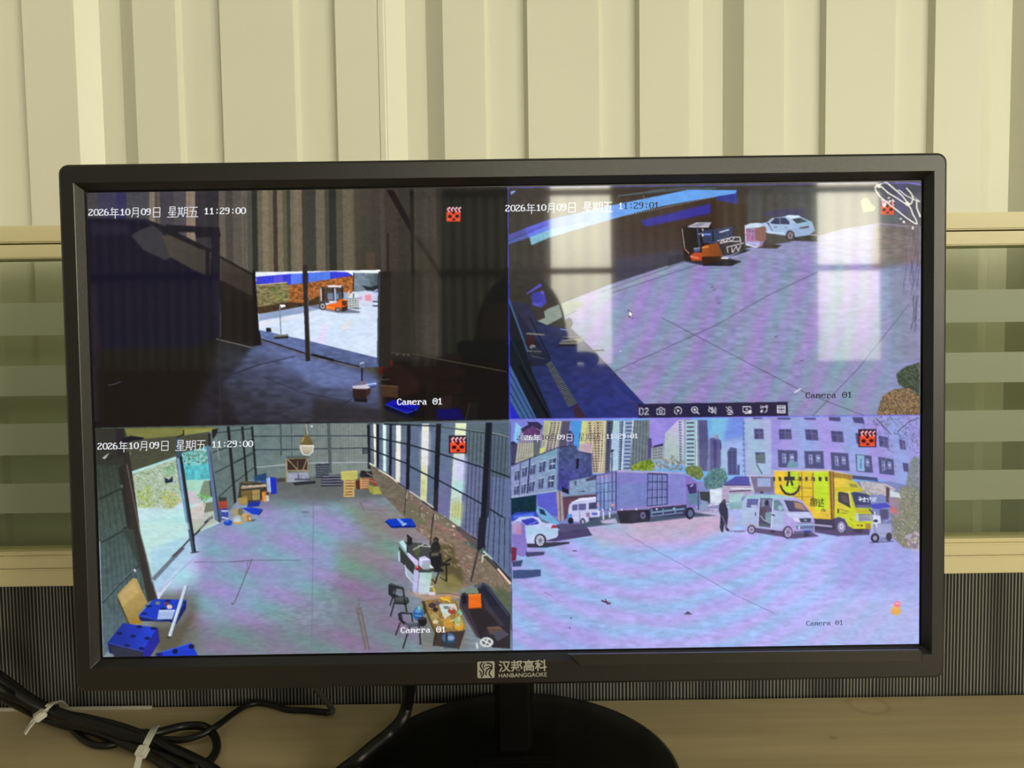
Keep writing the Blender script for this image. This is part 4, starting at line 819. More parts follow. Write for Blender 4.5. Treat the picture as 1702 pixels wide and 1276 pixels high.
    poly([(520, 450), (600, 530), (590, 590), (525, 520)], (160, 180, 196)); line([(520, 440), (530, 530), (590, 600)], 1.4, (220, 230, 236)); poly([(620, 490), (770, 495), (740, 710), (625, 712), (590, 680)], (196, 206, 226), grad=((170, 206, 190), (640, 600), (750, 560))); poly([(600, 480), (650, 505), (632, 712), (590, 670)], (186, 184, 226)); line([(650, 505), (632, 712)], 1.2, (110, 110, 150)); poly([(640, 490), (770, 490), (765, 508), (645, 508)], (54, 70, 70))
    poly([(535, 150), (585, 190), (585, 250), (540, 260)], (30, 28, 30)); line([(542, 250), (540, 320)], 3, (50, 50, 54)); poly([(600, 260), (660, 290), (640, 380), (610, 330)], (74, 90, 60)); line([(590, 300), (700, 240)], 1.4, (206, 210, 200)); line([(640, 260), (750, 270)], 1.6, (180, 186, 180)); ell(640, 465, 24, 22, (150, 26, 40)); ell(632, 455, 8, 8, (230, 180, 190)); poly([(650, 370), (700, 355), (755, 390), (750, 450), (690, 480), (645, 440)], (206, 202, 236)); poly([(680, 400), (750, 390), (755, 450), (690, 480)], (166, 162, 206)); line([(655, 390), (745, 385)], 1.2, (240, 240, 250)); ell(720, 450, 50, 30, (150, 170, 176), soft=.6); ell(770, 450, 26, 18, (220, 226, 226)); 
    ell(800, 280, 45, 60, (30, 32, 36)); line([(785, 210), (800, 190), (820, 200), (815, 240), (800, 250)], 3.4, (22, 22, 26)); poly([(740, 320), (850, 330), (865, 430), (820, 500), (760, 440)], (18, 18, 26)); poly([(760, 330), (830, 320), (830, 350), (760, 360)], (90, 90, 80), soft=1)
    line([(830, 450), (940, 380)], 3, (28, 28, 32)); line([(850, 440), (930, 430)], 4, (28, 28, 32)); poly([(770, 480), (860, 470), (880, 500), (790, 505)], (24, 24, 30)); line([(830, 500), (795, 610)], 2.4, (22, 22, 26)); line([(900, 440), (900, 590)], 2.4, (22, 22, 26)); line([(765, 570), (800, 605)], 1.8, (22, 22, 26)); line([(840, 550), (905, 590)], 1.4, (22, 22, 26))
    poly([(735, 690), (800, 685), (800, 725), (740, 720)], (222, 216, 236)); line([(780, 650), (795, 690)], 3.4, (206, 166, 60)); line([(735, 640), (780, 635)], 2, (220, 214, 200)); poly([(520, 680), (740, 715), (1000, 690), (1040, 740), (900, 760), (700, 760)], (190, 150, 126), soft=3, a=.8); line([(820, 700), (920, 700), (1030, 720)], 1, (80, 60, 40))
    # chairs
    def chair(dx, dy, s=1.0):
        o = lambda pts: [(360+(x-360)*s+dx, 600+(y-600)*s+dy) for x, y in pts]
        poly(o([(365, 620), (390, 605), (500, 640), (510, 665), (430, 655), (405, 700), (470, 725), (460, 745), (400, 735), (370, 710)]), (34, 40, 48)); line(o([(375, 640), (372, 700), (420, 735)]), 2.6, (22, 26, 32)); line(o([(385, 612), (490, 640)]), 1, (120, 130, 140), a=.7)
        poly(o([(410, 740), (500, 720), (550, 740), (555, 770), (530, 800), (420, 790)]), (52, 58, 64)); line(o([(410, 790), (530, 800), (555, 770)]), 2, (20, 24, 28)); ell(*o([(480, 750)])[0], 50*s, 18*s, (92, 98, 104), a=.6)
        line(o([(500, 655), (512, 730)]), 2.6, (28, 32, 38)); line(o([(435, 660), (415, 730)]), 2.2, (30, 34, 40)); line(o([(420, 790), (385, 910)]), 2.4, (24, 28, 32)); line(o([(405, 735), (382, 810)]), 2.2, (24, 28, 32)); line(o([(510, 745), (535, 870)]), 2.6, (24, 28, 32))
    line([(100, 770), (380, 740)], 1, (104, 96, 110), a=.7); chair(0, 0)
    poly([(60, 790), (110, 830), (200, 1215), (140, 1215), (80, 940)], (124, 110, 106), soft=1.5, a=.6); line([(75, 840), (130, 1080), (160, 1215)], 1, (84, 76, 76)); line([(110, 830), (190, 1215)], 1, (84, 76, 76)); [ell(90+i*4, 760+i*42, 12, 14, (96, 90, 92), a=.5) for i in range(4)]
    ell(640, 890, 48, 60, (40, 92, 160)); ell(640, 860, 30, 20, (90, 150, 200)); ell(650, 835, 16, 16, (110, 190, 190)); line([(610, 900), (670, 910)], 1.2, (120, 180, 220)); ell(680, 960, 42, 46, (30, 28, 34)); ell(680, 930, 40, 12, (60, 56, 60))
    poly([(455, 890), (480, 870), (580, 880), (580, 895), (490, 890), (500, 950), (560, 985), (650, 970), (655, 1005), (560, 1010), (480, 960)], (40, 46, 54)); poly([(510, 975), (600, 960), (650, 990), (620, 1010), (540, 1010)], (90, 98, 110), a=.7); line([(580, 880), (588, 960)], 2.4, (30, 34, 40)); line([(475, 970), (432, 1085)], 2.2, (26, 30, 34)); line([(560, 1010), (500, 1205)], 2.4, (26, 30, 34)); line([(650, 1000), (662, 1170)], 2.4, (26, 30, 34)); line([(460, 890), (470, 940), (510, 985)], 2.6, (24, 28, 34))
    # low table
    poly([(680, 770), (820, 750), (1000, 770), (1080, 1010), (1060, 1050), (810, 1065), (770, 1000)], (146, 116, 66), tex=.25, cell=2); line([(680, 775), (770, 1000), (800, 1060)], 3.4, (84, 70, 44)); poly([(680, 780), (700, 770), (720, 860), (695, 900)], (60, 48, 30))
    poly([(830, 800), (980, 795), (1000, 850), (880, 940)], (196, 216, 214)); ell(900, 830, 30, 16, (104, 130, 130)); ell(950, 860, 36, 30, (156, 66, 50)); ell(950, 830, 30, 22, (220, 200, 196)); ell(770, 810, 36, 26, (66, 50, 56)); ell(800, 850, 26, 20, (40, 36, 44)); ell(820, 790, 24, 18, (90, 76, 110)); ell(790, 910, 40, 30, (160, 146, 90)); ell(800, 960, 26, 20, (210, 196, 150)); ell(915, 975, 44, 44, (196, 142, 56)); ell(1015, 1000, 46, 40, (210, 150, 50)); ell(1010, 960, 40, 50, (160, 190, 120), a=.6); ell(1030, 870, 24, 26, (120, 186, 150)); ell(960, 900, 24, 12, (160, 110, 60)); ell(890, 905, 24, 20, (210, 206, 190)); poly([(830, 735), (930, 725), (945, 760), (860, 765)], (226, 160, 40)); line([(850, 740), (935, 775)], 2, (250, 210, 90)); line([(985, 960), (1050, 870)], 1.4, (150, 210, 190)); blobs([(840, 800), (990, 800), (1040, 1000), (860, 1000)], [(230, 230, 210), (180, 120, 60), (100, 70, 40), (200, 170, 90)], 50, 1.4, seed=8, a=.7)
    poly([(800, 1060), (1060, 1045), (1000, 1210), (780, 1180)], (60, 52, 52)); line([(1065, 1040), (1010, 1210)], 3, (60, 46, 40)); line([(805, 1060), (785, 1180)], 4, (54, 40, 36)); ell(920, 1110, 60, 46, (70, 100, 140)); ell(940, 1110, 30, 22, (140, 160, 200)); [line([(880+i*22, 1140), (880+i*20, 1210)], 1.4, (20, 60, 80)) for i in range(5)]; line([(860, 1150), (1000, 1150)], 1.6, (24, 70, 90)); line([(900, 1070), (900, 1140)], 3, (30, 28, 36))
    # sofa
    poly([(1040, 700), (1100, 680), (1200, 650), (1240, 598), (1290, 640), (1490, 900), (1490, 1210), (1330, 1200), (1200, 1110), (1030, 830)], (44, 40, 50)); poly([(1190, 650), (1245, 600), (1300, 660), (1490, 920), (1460, 1010), (1400, 1000)], (38, 38, 54)); line([(1200, 650), (1250, 610), (1470, 900)], 3, (70, 72, 100), a=.7); poly([(1230, 690), (1290, 800), (1440, 1000), (1400, 1000), (1250, 830)], (58, 54, 66), soft=1)
    poly([(1100, 850), (1230, 840), (1380, 980), (1280, 1030), (1200, 1080)], (40, 34, 42), soft=1); poly([(1030, 720), (1090, 700), (1100, 830), (1210, 1100), (1180, 1110), (1020, 830)], (56, 48, 60), soft=.6); line([(1030, 820), (1190, 1110)], 1.8, (90, 78, 86)); poly([(1065, 660), (1180, 645), (1200, 700), (1080, 705)], (120, 134, 116)); poly([(1102, 712), (1216, 705), (1224, 832), (1104, 842)], (232, 110, 30)); line([(1104, 714), (1216, 707)], 1.6, (250, 150, 70)); line([(1104, 840), (1224, 832)], 1.6, (150, 56, 20)); poly([(1040, 720), (1085, 715), (1085, 790), (1050, 800)], (30, 28, 38))
    poly([(1270, 1010), (1390, 1000), (1450, 1060), (1300, 1080)], (88, 74, 70), soft=.6); line([(1280, 1020), (1400, 1020)], 1.6, (150, 110, 90), a=.7); poly([(1320, 1070), (1420, 1040), (1480, 1080), (1370, 1140)], (74, 74, 88)); ell(1270, 1150, 62, 46, (210, 216, 216)); ell(1270, 1150, 42, 28, (96, 96, 100)); line([(1235, 1130), (1310, 1170)], 2.4, (220, 224, 224)); line([(1290, 1110), (1250, 1190)], 2, (220, 224, 224)); line([(1180, 1160), (1185, 1205)], 3.4, (206, 210, 208))
    record_icon(761, 738.5, 28)

def paint_street():
    setclip(F4)
    use('O')
    rect(840, 685, 1540, 1090, (120, 130, 190))
    poly([(846, 690), (1532, 685), (1532, 800), (846, 800)], (120, 126, 216), grad=((110, 170, 236), (900, 0), (1060, 0)))
    poly([(1080, 690), (1150, 690), (1150, 760), (1080, 760)], (142, 128, 220), soft=4); poly([(1180, 690), (1240, 690), (1240, 780), (1180, 790)], (110, 140, 228), soft=4); poly([(1190, 735), (1240, 725), (1240, 790), (1190, 790)], (170, 190, 236), soft=6, a=.7); poly([(1180, 690), (1212, 690), (1200, 740), (1180, 740)], (120, 206, 226), soft=5, a=.7)
    # ground
    poly([(846, 880), (900, 870), (1000, 870), (1180, 850), (1240, 830), (1532, 880), (1532, 1082), (846, 1086)], (156, 170, 226), grad=((172, 182, 244), (900, 880), (1400, 1060)), tex=.05, cell=4, seed=61, aspect=4)
    poly([(1380, 1000), (1532, 1000), (1532, 1080), (1330, 1082)], (172, 180, 236), soft=24, a=.9); poly([(960, 870), (1180, 850), (1230, 870), (1150, 900), (1000, 910)], (176, 178, 206), soft=10, a=.8); poly([(1400, 880), (1532, 890), (1532, 980), (1380, 980)], (150, 150, 220), soft=20, a=.6)
    moire([(846, 870), (1532, 850), (1532, 1085), (846, 1086)], ((40, -26, 14), (-36, 26, 10), (6, -12, 16)), 1080, 690, 42, .34, sx=1, sy=1, phase=.15, fade=(1250, 1500))
    poly([(1020, 858), (1200, 850), (1220, 880), (1060, 900)], (210, 160, 190), soft=16, a=.55); poly([(900, 1040), (1000, 1040), (1000, 1080), (880, 1080)], (160, 140, 220), soft=14, a=.4)
    use('D3')
    line([(480, 20), (700, 140), (930, 270), (1080, 340)], 1.1, (110, 112, 160), a=.7); line([(1430, 480), (1250, 440), (1500, 330)], 1, (150, 156, 206), a=.5); line([(380, 290), (415, 302)], 3, (110, 50, 80)); line([(395, 284), (405, 306)], 1.4, (70, 30, 50)); poly([(715, 345), (730, 332), (748, 346)], (70, 70, 90)); ell(270, 87, 9, 3, (80, 90, 110)); line([(145, 255), (180, 272)], 1.6, (130, 110, 160), a=.7); ell(250, 400, 3, 3, (60, 60, 90)); ell(255, 360, 3, 3, (60, 60, 90))
    # towers
    use('D5')
    def tower(pts, c1, c2, q, nu, nv, wc, fu=.55, fv=.5):
        poly(pts, c1, grad=(c2, pts[0], pts[2])); cells(q, nu, nv, wc, fu=fu, fv=fv, jit=.25)
    poly([(90, 80), (170, 160), (110, 330), (60, 310)], (130, 196, 236))
    poly([(20, 330), (60, 310), (110, 350), (80, 600), (20, 600)], (50, 48, 90)); cells([(30, 350), (100, 360), (80, 570), (25, 580)], 3, 9, (92, 84, 130))
    poly([(140, 200), (240, 90), (360, 90), (410, 130), (360, 560), (80, 580)], (150, 140, 170)); poly([(110, 340), (390, 330), (370, 480), (90, 570)], (176, 182, 150)); poly([(145, 165), (240, 110), (225, 80), (350, 78), (415, 130), (385, 180), (290, 130), (180, 220)], (54, 44, 86)); poly([(180, 190), (290, 130), (385, 190), (380, 240), (180, 250)], (96, 60, 110), tex=.2, cell=2); cells([(130, 300), (300, 300), (280, 500), (100, 560)], 6, 11, (120, 92, 126), fu=.45); poly([(300, 300), (390, 300), (380, 460), (300, 500)], (76, 84, 96), a=.8)
    tower([(430, 66), (740, 70), (700, 400), (380, 480)], (186, 194, 130), (150, 132, 170), [(500, 80), (630, 80), (570, 430), (440, 460)], 3, 14, (84, 62, 70)); poly([(640, 70), (745, 70), (700, 390), (600, 400)], (100, 92, 120)); [line([(665+i*22, 80), (625+i*22, 390)], 1.1, (60, 54, 80)) for i in range(4)]; [line([(x, 80), (x-70, 430)], 1.4, (216, 214, 180)) for x in (505, 590, 628)]; poly([(380, 400), (440, 380), (420, 480), (375, 480)], (206, 220, 110), soft=1)
    poly([(745, 68), (900, 68), (850, 400), (790, 380)], (70, 150, 226)); poly([(720, 200), (745, 180), (790, 240), (780, 370), (720, 370)], (62, 54, 110)); cells([(725, 260), (785, 260), (780, 370), (722, 370)], 2, 5, (130, 110, 150))
    tower([(890, 68), (1190, 66), (1170, 700), (1000, 700), (1010, 470), (850, 420)], (200, 190, 136), (180, 166, 150), [(950, 80), (1150, 75), (1140, 690), (1020, 690)], 4, 20, (84, 60, 76)); [line([(x, 70), (x-40, 690)], 1.5, (224, 222, 176)) for x in (1025, 1130, 1160)]; poly([(885, 70), (950, 68), (900, 430), (850, 410)], (210, 212, 130)); poly([(855, 340), (1000, 340), (1000, 460), (855, 430)], (190, 150, 196), soft=3, a=.7); poly([(1180, 66), (1262, 66), (1225, 680), (1160, 700)], (74, 80, 110)); cells([(1190, 80), (1240, 80), (1210, 650), (1170, 670)], 1, 18, (44, 46, 74))
    poly([(1262, 66), (1600, 62), (1600, 660), (1220, 670)], (150, 170, 206)); poly([(1262, 66), (1340, 66), (1320, 660), (1225, 670)], (170, 206, 206)); poly([(1245, 200), (1330, 200), (1320, 640), (1230, 660)], (170, 196, 226), soft=2); cells([(1330, 70), (1372, 70), (1358, 660), (1310, 660)], 1, 20, (60, 96, 150)); cells([(1410, 75), (1495, 72), (1460, 660), (1380, 660)], 1, 13, (70, 84, 130), fu=.9, fv=.4); line([(1500, 65), (1465, 660)], 2, (206, 230, 236)); line([(1395, 70), (1365, 660)], 1.6, (206, 230, 236)); line([(1375, 70), (1345, 660)], 1.6, (54, 60, 90))
    use('D1')
    poly([(985, 42), (1110, 35), (1105, 360), (950, 430), (960, 300)], (110, 124, 130), tex=.06, cell=3); [line([(990+i*24, 42), (975+i*24, 400)], .9, (66, 76, 96)) for i in range(5)]
    poly([(1108, 35), (1240, 35), (1220, 340), (1120, 360)], (150, 134, 226)); poly([(1095, 180), (1125, 180), (1130, 350), (1095, 350)], (80, 72, 130)); poly([(1120, 260), (1170, 235), (1220, 225), (1220, 360), (1120, 360)], (150, 160, 166)); poly([(1140, 240), (1215, 220), (1215, 240), (1135, 258)], (52, 52, 84)); cells([(1130, 260), (1210, 250), (1210, 340), (1130, 350)], 4, 4, (96, 104, 120))
    poly([(1230, 140), (1330, 40), (1380, 35), (1380, 360), (1260, 400), (1220, 340)], (172, 190, 190), grad=((200, 186, 226), (1240, 200), (1340, 100))); cells([(1330, 45), (1365, 42), (1365, 360), (1340, 360)], 1, 15, (90, 104, 150)); poly([(1380, 35), (1560, 35), (1590, 440), (1470, 440), (1385, 400)], (130, 144, 170)); poly([(1390, 40), (1465, 38), (1465, 400), (1390, 400)], (160, 200, 206)); cells([(1395, 45), (1462, 42), (1462, 400), (1395, 400)], 1, 11, (86, 84, 120), fu=.9, fv=.42); line([(1475, 40), (1478, 420)], 2, (210, 220, 230)); poly([(1490, 38), (1560, 38), (1580, 440), (1500, 440)], (88, 92, 140)); [line([(1505+i*16, 40), (1512+i*18, 430)], .8, (60, 60, 110)) for i in range(4)]
    poly([(1570, 190), (1640, 150), (1660, 200), (1670, 400), (1560, 440)], (120, 120, 170)); cells([(1605, 200), (1645, 200), (1650, 400), (1600, 400)], 2, 14, (70, 66, 130)); poly([(1655, 190), (1670, 200), (1672, 400), (1655, 400)], (52, 50, 100)); poly([(1600, 150), (1640, 150), (1650, 240), (1600, 220)], (160, 160, 196), a=.6)
    # old building
    poly([(15, 400), (385, 255), (395, 590), (20, 650)], (138, 146, 196), grad=((122, 160, 186), (100, 500), (360, 330)), tex=.06, cell=3); poly([(385, 255), (480, 240), (530, 245), (555, 290), (655, 305), (660, 470), (480, 510), (475, 600), (380, 590)], (72, 84, 130), grad=((66, 66, 150), (500, 300), (450, 560)), tex=.18, cell=4); line([(15, 400), (385, 255), (480, 240), (535, 246)], 1.6, (50, 54, 80)); line([(535, 285), (655, 303)], 1.4, (50, 54, 80)); poly([(420, 560), (475, 590), (475, 620), (420, 600)], (24, 30, 50)); line([(170, 335), (150, 610)], 2.4, (44, 44, 100)); line([(95, 380), (85, 630)], 1.2, (60, 66, 110)); line([(393, 260), (385, 590)], 1.2, (166, 190, 206), a=.6)
    for q in ([(325, 345), (375, 330), (368, 420), (318, 430)], [(248, 370), (295, 355), (285, 440), (240, 450)], [(178, 395), (215, 380), (208, 460), (170, 470)], [(110, 415), (150, 400), (142, 480), (108, 488)], [(52, 440), (88, 428), (85, 505), (50, 512)], [(315, 475), (362, 465), (355, 565), (308, 570)], [(238, 500), (280, 490), (270, 575), (235, 580)], [(168, 525), (208, 515), (198, 595), (160, 600)], [(104, 545), (140, 535), (132, 610), (100, 615)], [(48, 560), (84, 548), (78, 620), (44, 625)]):
        poly(q, (62, 70, 112)); poly([quadlerp(q, .1, .12), quadlerp(q, .48, .12), quadlerp(q, .48, .45), quadlerp(q, .1, .45)], (110, 130, 170), a=.7); line([quadlerp(q, .5, 0), quadlerp(q, .5, 1)], .9, (150, 160, 200)); line([q[0], q[1]], 1.2, (190, 206, 226))
    line([(330, 385), (365, 378)], 1.6, (216, 226, 240)); line([(320, 515), (355, 512)], 2, (200, 222, 230)); line([(310, 440), (360, 425)], 1, (190, 190, 230)); poly([(535, 340), (555, 340), (548, 420), (530, 420)], (22, 26, 44), soft=.5)
    poly([(480, 515), (690, 470), (690, 600), (485, 625)], (130, 156, 190), tex=.1, cell=3); line([(475, 512), (690, 470)], 2, (66, 66, 120)); poly([(610, 500), (690, 472), (690, 505), (610, 520)], (70, 66, 100)); rect(520, 515, 535, 550, (70, 84, 120)); poly([(540, 605), (600, 592), (600, 602)], (40, 50, 80))
    poly([(15, 655), (220, 625), (220, 770), (20, 790)], (16, 48, 66), tex=.2, cell=3); poly([(220, 620), (390, 600), (395, 800), (240, 770)], (88, 92, 210)); poly([(375, 600), (425, 600), (430, 830), (390, 820)], (168, 150, 150)); line([(402, 600), (412, 830)], 1.4, (90, 70, 80)); poly([(425, 640), (690, 620), (690, 660), (560, 670), (440, 830)], (98, 66, 90)); line([(425, 636), (690, 612)], 2, (120, 150, 170)); line([(440, 655), (680, 640)], 1.2, (50, 60, 90)); line([(20, 645), (385, 592)], 1.6, (170, 190, 210))
    line([(815, 270), (812, 440)], 1.8, (34, 36, 62)); line([(805, 285), (825, 275)], 3, (34, 36, 62))
    # trees behind the lorry
    g = [(965, 410), (1020, 370), (1110, 345), (1150, 380), (1140, 435), (970, 430)]; poly(g, (112, 136, 40), soft=1); blobs(g, [(130, 160, 40), (84, 110, 40), (160, 180, 60)], 110, 2, seed=62)
    g = [(1120, 400), (1180, 360), (1300, 310), (1390, 350), (1380, 430), (1130, 435)]; blobs(g, [(150, 140, 130), (120, 136, 120), (186, 170, 160), (96, 110, 100)], 130, 2, seed=63, a=.7)
    g = [(1385, 420), (1420, 395), (1500, 400), (1535, 470), (1500, 510), (1400, 460)]; poly(g, (96, 116, 60), soft=1); blobs(g, [(120, 140, 60), (76, 96, 60), (140, 150, 90)], 90, 2, seed=64)
    g = [(1530, 500), (1600, 430), (1702, 410), (1702, 580), (1550, 580)]; poly(g, (76, 120, 130), soft=2); blobs(g, [(70, 110, 120), (110, 150, 150), (60, 90, 110)], 130, 2.2, seed=65, a=.7)
    # boundary wall, white van, cars
    poly([(1580, 590), (1702, 560), (1702, 690), (1590, 690)], (196, 206, 224)); line([(1440, 725), (1702, 695)], 2, (216, 200, 226)); [line([(1470+i*35, 720), (1470+i*35, 760)], 1.2, (150, 140, 180)) for i in range(7)]; poly([(1490, 600), (1580, 600), (1590, 690), (1500, 700)], (50, 54, 70)); poly([(1490, 660), (1570, 680), (1560, 740), (1490, 740)], (130, 150, 190), soft=.6)
    poly([(470, 750), (480, 700), (560, 650), (690, 640), (720, 700), (715, 830), (690, 850), (600, 870), (580, 840), (470, 830)], (196, 196, 236)); poly([(500, 705), (560, 695), (612, 695), (608, 745), (500, 750)], (92, 96, 150)); line([(548, 700), (546, 750)], 1.6, (190, 190, 230)); poly([(632, 690), (690, 682), (690, 735), (632, 740)], (66, 70, 110)); poly([(480, 690), (560, 655), (690, 642), (690, 655), (560, 672)], (226, 226, 246)); poly([(462, 780), (500, 775), (500, 820), (468, 810)], (80, 150, 226)); line([(560, 755), (562, 840)], 1.2, (120, 120, 180)); ell(585, 838, 20, 30, (50, 50, 70)); ell(585, 838, 11, 17, (166, 166, 196)); ell(490, 830, 22, 26, (30, 34, 60)); poly([(630, 805), (715, 800), (715, 850), (640, 860)], (60, 60, 84), soft=.5); poly([(610, 765), (640, 765), (640, 800), (612, 800)], (130, 80, 120), a=.7); rect(655, 765, 700, 785, (80, 90, 206)); rect(705, 750, 716, 830, (220, 224, 240))
    poly([(20, 790), (60, 765), (210, 755), (240, 800), (60, 830), (20, 830)], (46, 70, 190)); poly([(40, 790), (200, 765), (205, 785), (40, 815)], (70, 110, 226)); poly([(215, 750), (235, 715), (290, 740), (350, 800), (400, 850), (400, 890), (300, 860)], (110, 170, 220)); poly([(240, 730), (280, 745), (300, 790), (250, 775)], (36, 56, 90)); 
    poly([(280, 920), (620, 880), (660, 945), (380, 990), (280, 990)], (74, 66, 110)); poly([(400, 850), (590, 850), (620, 890), (400, 920)], (84, 78, 120), soft=.8); poly([(145, 1010), (300, 1000), (480, 995), (480, 1010), (300, 1040), (150, 1040)], (56, 56, 76))
    poly([(20, 850), (90, 800), (190, 792), (240, 805), (300, 840), (385, 860), (392, 940), (380, 960), (300, 985), (290, 950), (250, 930), (215, 950), (205, 1010), (150, 1010), (140, 960), (20, 930)], (190, 200, 240)); poly([(100, 825), (190, 805), (235, 830), (238, 855), (150, 868), (115, 850)], (54, 60, 190)); poly([(240, 805), (330, 845), (300, 850), (262, 838)], (92, 110, 150)); line([(232, 830), (150, 868)], 1, (160, 180, 236)); poly([(330, 890), (350, 860), (385, 870), (380, 885)], (176, 40, 60)); poly([(376, 858), (405, 862), (402, 895), (380, 885)], (60, 76, 120)); poly([(140, 875), (300, 880), (385, 900), (390, 930), (300, 960), (290, 940), (250, 925), (210, 950), (140, 960)], (172, 204, 236), soft=.6)
    ell(250, 985, 45, 54, (48, 50, 66)); ell(250, 985, 33, 42, (200, 206, 226)); [line([(250, 985), (250+30*math.cos(t), 985+38*math.sin(t))], 1.2, (110, 110, 140)) for t in np.arange(0, 6.2, .7)]; ell(250, 985, 10, 12, (110, 112, 140))
    poly([(20, 850), (80, 830), (130, 850), (145, 1087), (60, 1087), (20, 1000)], (150, 146, 216), tex=.12, cell=3); poly([(20, 880), (60, 840), (125, 850), (120, 1000), (60, 960)], (172, 150, 200), soft=2); poly([(60, 870), (110, 860), (115, 950), (70, 950)], (196, 130, 176), soft=2.5, a=.8); poly([(100, 850), (130, 850), (145, 1087), (110, 1087)], (110, 100, 190), soft=1, a=.7); poly([(15, 1050), (60, 1040), (65, 1087), (15, 1087)], (110, 40, 70)); poly([(148, 1075), (290, 1075), (280, 1087), (150, 1087)], (70, 72, 110))
    use('D3')
    poly([(15, 20), (70, 20), (78, 100), (62, 112), (20, 100)], (132, 116, 200)); poly([(12, 70), (34, 75), (32, 125), (14, 130)], (120, 40, 70)); poly([(70, 92), (148, 90), (145, 104), (74, 112)], (70, 68, 110)); poly([(16, 130), (60, 124), (52, 150), (18, 152)], (60, 70, 110)); poly([(18, 165), (132, 163), (132, 190), (60, 200), (18, 200)], (62, 80, 130))
    poly([(0, -100), (12, -100), (15, 500), (0, 500)], (60, 70, 76), a=.0); poly([(0, 180), (13, 225), (13, 215), (0, 165)], (240, 240, 245))
    # silver lorry
    use('D1')
    poly([(620, 880), (860, 850), (1110, 840), (1450, 800), (1640, 790), (1440, 760), (900, 760), (700, 800), (560, 870)], (70, 84, 110), soft=.6); poly([(720, 830), (840, 810), (860, 850), (740, 850)], (206, 196, 230), soft=1, a=.8)
    poly([(850, 750), (1110, 740), (1110, 830), (980, 850), (880, 850)], (40, 34, 60)); poly([(1110, 720), (1400, 700), (1400, 790), (1120, 800)], (60, 60, 96)); 
    poly([(690, 472), (850, 432), (1385, 450), (1395, 700), (850, 752), (692, 750)], (126, 124, 200)); poly([(850, 440), (1385, 452), (1393, 698), (848, 748)], (124, 120, 196), grad=((136, 136, 214), (860, 600), (1380, 600))); poly([(860, 540), (1090, 540), (1090, 700), (860, 720)], (110, 134, 196), soft=4, a=.7)
    for x in range(865, 1380, 14): line([(x, 455), (x, 735-(x-850)*.08)], .6, (104, 102, 176), a=.6)
    poly([(850, 432), (1385, 450), (1385, 462), (850, 448)], (170, 160, 206)); line([(848, 440), (848, 750)], 1.6, (70, 70, 120)); line([(850, 748), (1393, 698)], 2, (160, 130, 190))
    q = [(690, 475), (845, 445), (845, 745), (692, 745)]; poly(q, (140, 176, 226), grad=((190, 160, 220), (760, 540), (760, 470))); gridlines(q, 5, 4, 1.2, (54, 58, 120)); [line([quadlerp(q, t, 0), quadlerp(q, t, 1)], .8, (84, 96, 160)) for t in np.arange(.06, 1, .06)]; ell(705, 705, 12, 12, (206, 140, 170)); ell(820, 705, 15, 13, (206, 130, 150))
    q = [(1095, 460), (1247, 465), (1247, 700), (1090, 715)]; poly(q, (116, 124, 190)); gridlines(q, 4, 4, 1.1, (44, 46, 90)); line([(1095, 458), (1247, 464)], 2, (40, 40, 80)); [line([quadlerp(q, t, 0), quadlerp(q, t, 1)], .9, (160, 180, 220), a=.6) for t in (.3, .55, .8)]
    ell(1055, 790, 34, 40, (36, 34, 56)); ell(1057, 788, 22, 28, (110, 100, 150)); ell(1057, 788, 10, 12, (60, 50, 90)); ell(995, 800, 30, 36, (46, 44, 70)); ell(910, 805, 44, 42, (34, 32, 52)); [ell(x, 744-(x-700)*.015, 7, 7, (230, 226, 246)) for x in (700, 740, 800, 890, 1005, 1165, 1300)]
    line([(1125, 765), (1380, 735)], 2.6, (120, 160, 190)); line([(1125, 735), (1125, 790)], 2, (110, 150, 180)); line([(1215, 735), (1215, 780)], 2, (110, 150, 180)); line([(1310, 725), (1310, 770)], 2, (110, 150, 180)); line([(745, 760), (745, 820)], 2.6, (206, 206, 230)); line([(795, 760), (795, 805)], 2.4, (206, 206, 230)); line([(1120, 795), (1370, 765)], 1.8, (120, 140, 180))
    poly([(1385, 470), (1430, 480), (1480, 520), (1500, 590), (1515, 700), (1440, 740), (1400, 700)], (134, 112, 200)); poly([(1400, 545), (1475, 535), (1480, 620), (1420, 620)], (64, 54, 110)); poly([(1400, 620), (1500, 610), (1510, 700), (1420, 710)], (96, 128, 160)); line([(1490, 590), (1492, 740)], 1.6, (50, 60, 100)); ell(1425, 770, 38, 48, (44, 42, 70)); ell(1430, 772, 20, 28, (100, 110, 150)); line([(1430, 560), (1450, 545)], 2, (196, 180, 220))
    # standing person
    use('D2')
    # block behind
    poly([(0, 180), (40, 180), (80, 200), (80, 420), (0, 430)], (92, 88, 146)); cells([(15, 190), (60, 200), (60, 410), (20, 410)], 1, 14, (50, 50, 110)); poly([(135, 290), (160, 250), (210, 260), (212, 470), (140, 470)], (78, 84, 140)); cells([(140, 280), (205, 280), (205, 460), (145, 460)], 2, 10, (50, 54, 100)); poly([(215, 390), (232, 390), (232, 470), (215, 470)], (70, 72, 130)); poly([(80, 270), (135, 260), (135, 470), (80, 440)], (156, 190, 214), a=.6)
    g = [(0, 430), (60, 410), (130, 450), (130, 560), (0, 570)]; poly(g, (76, 120, 130), soft=2); blobs(g, [(70, 110, 110), (110, 160, 150), (60, 90, 110)], 120, 2.2, seed=66, a=.7)
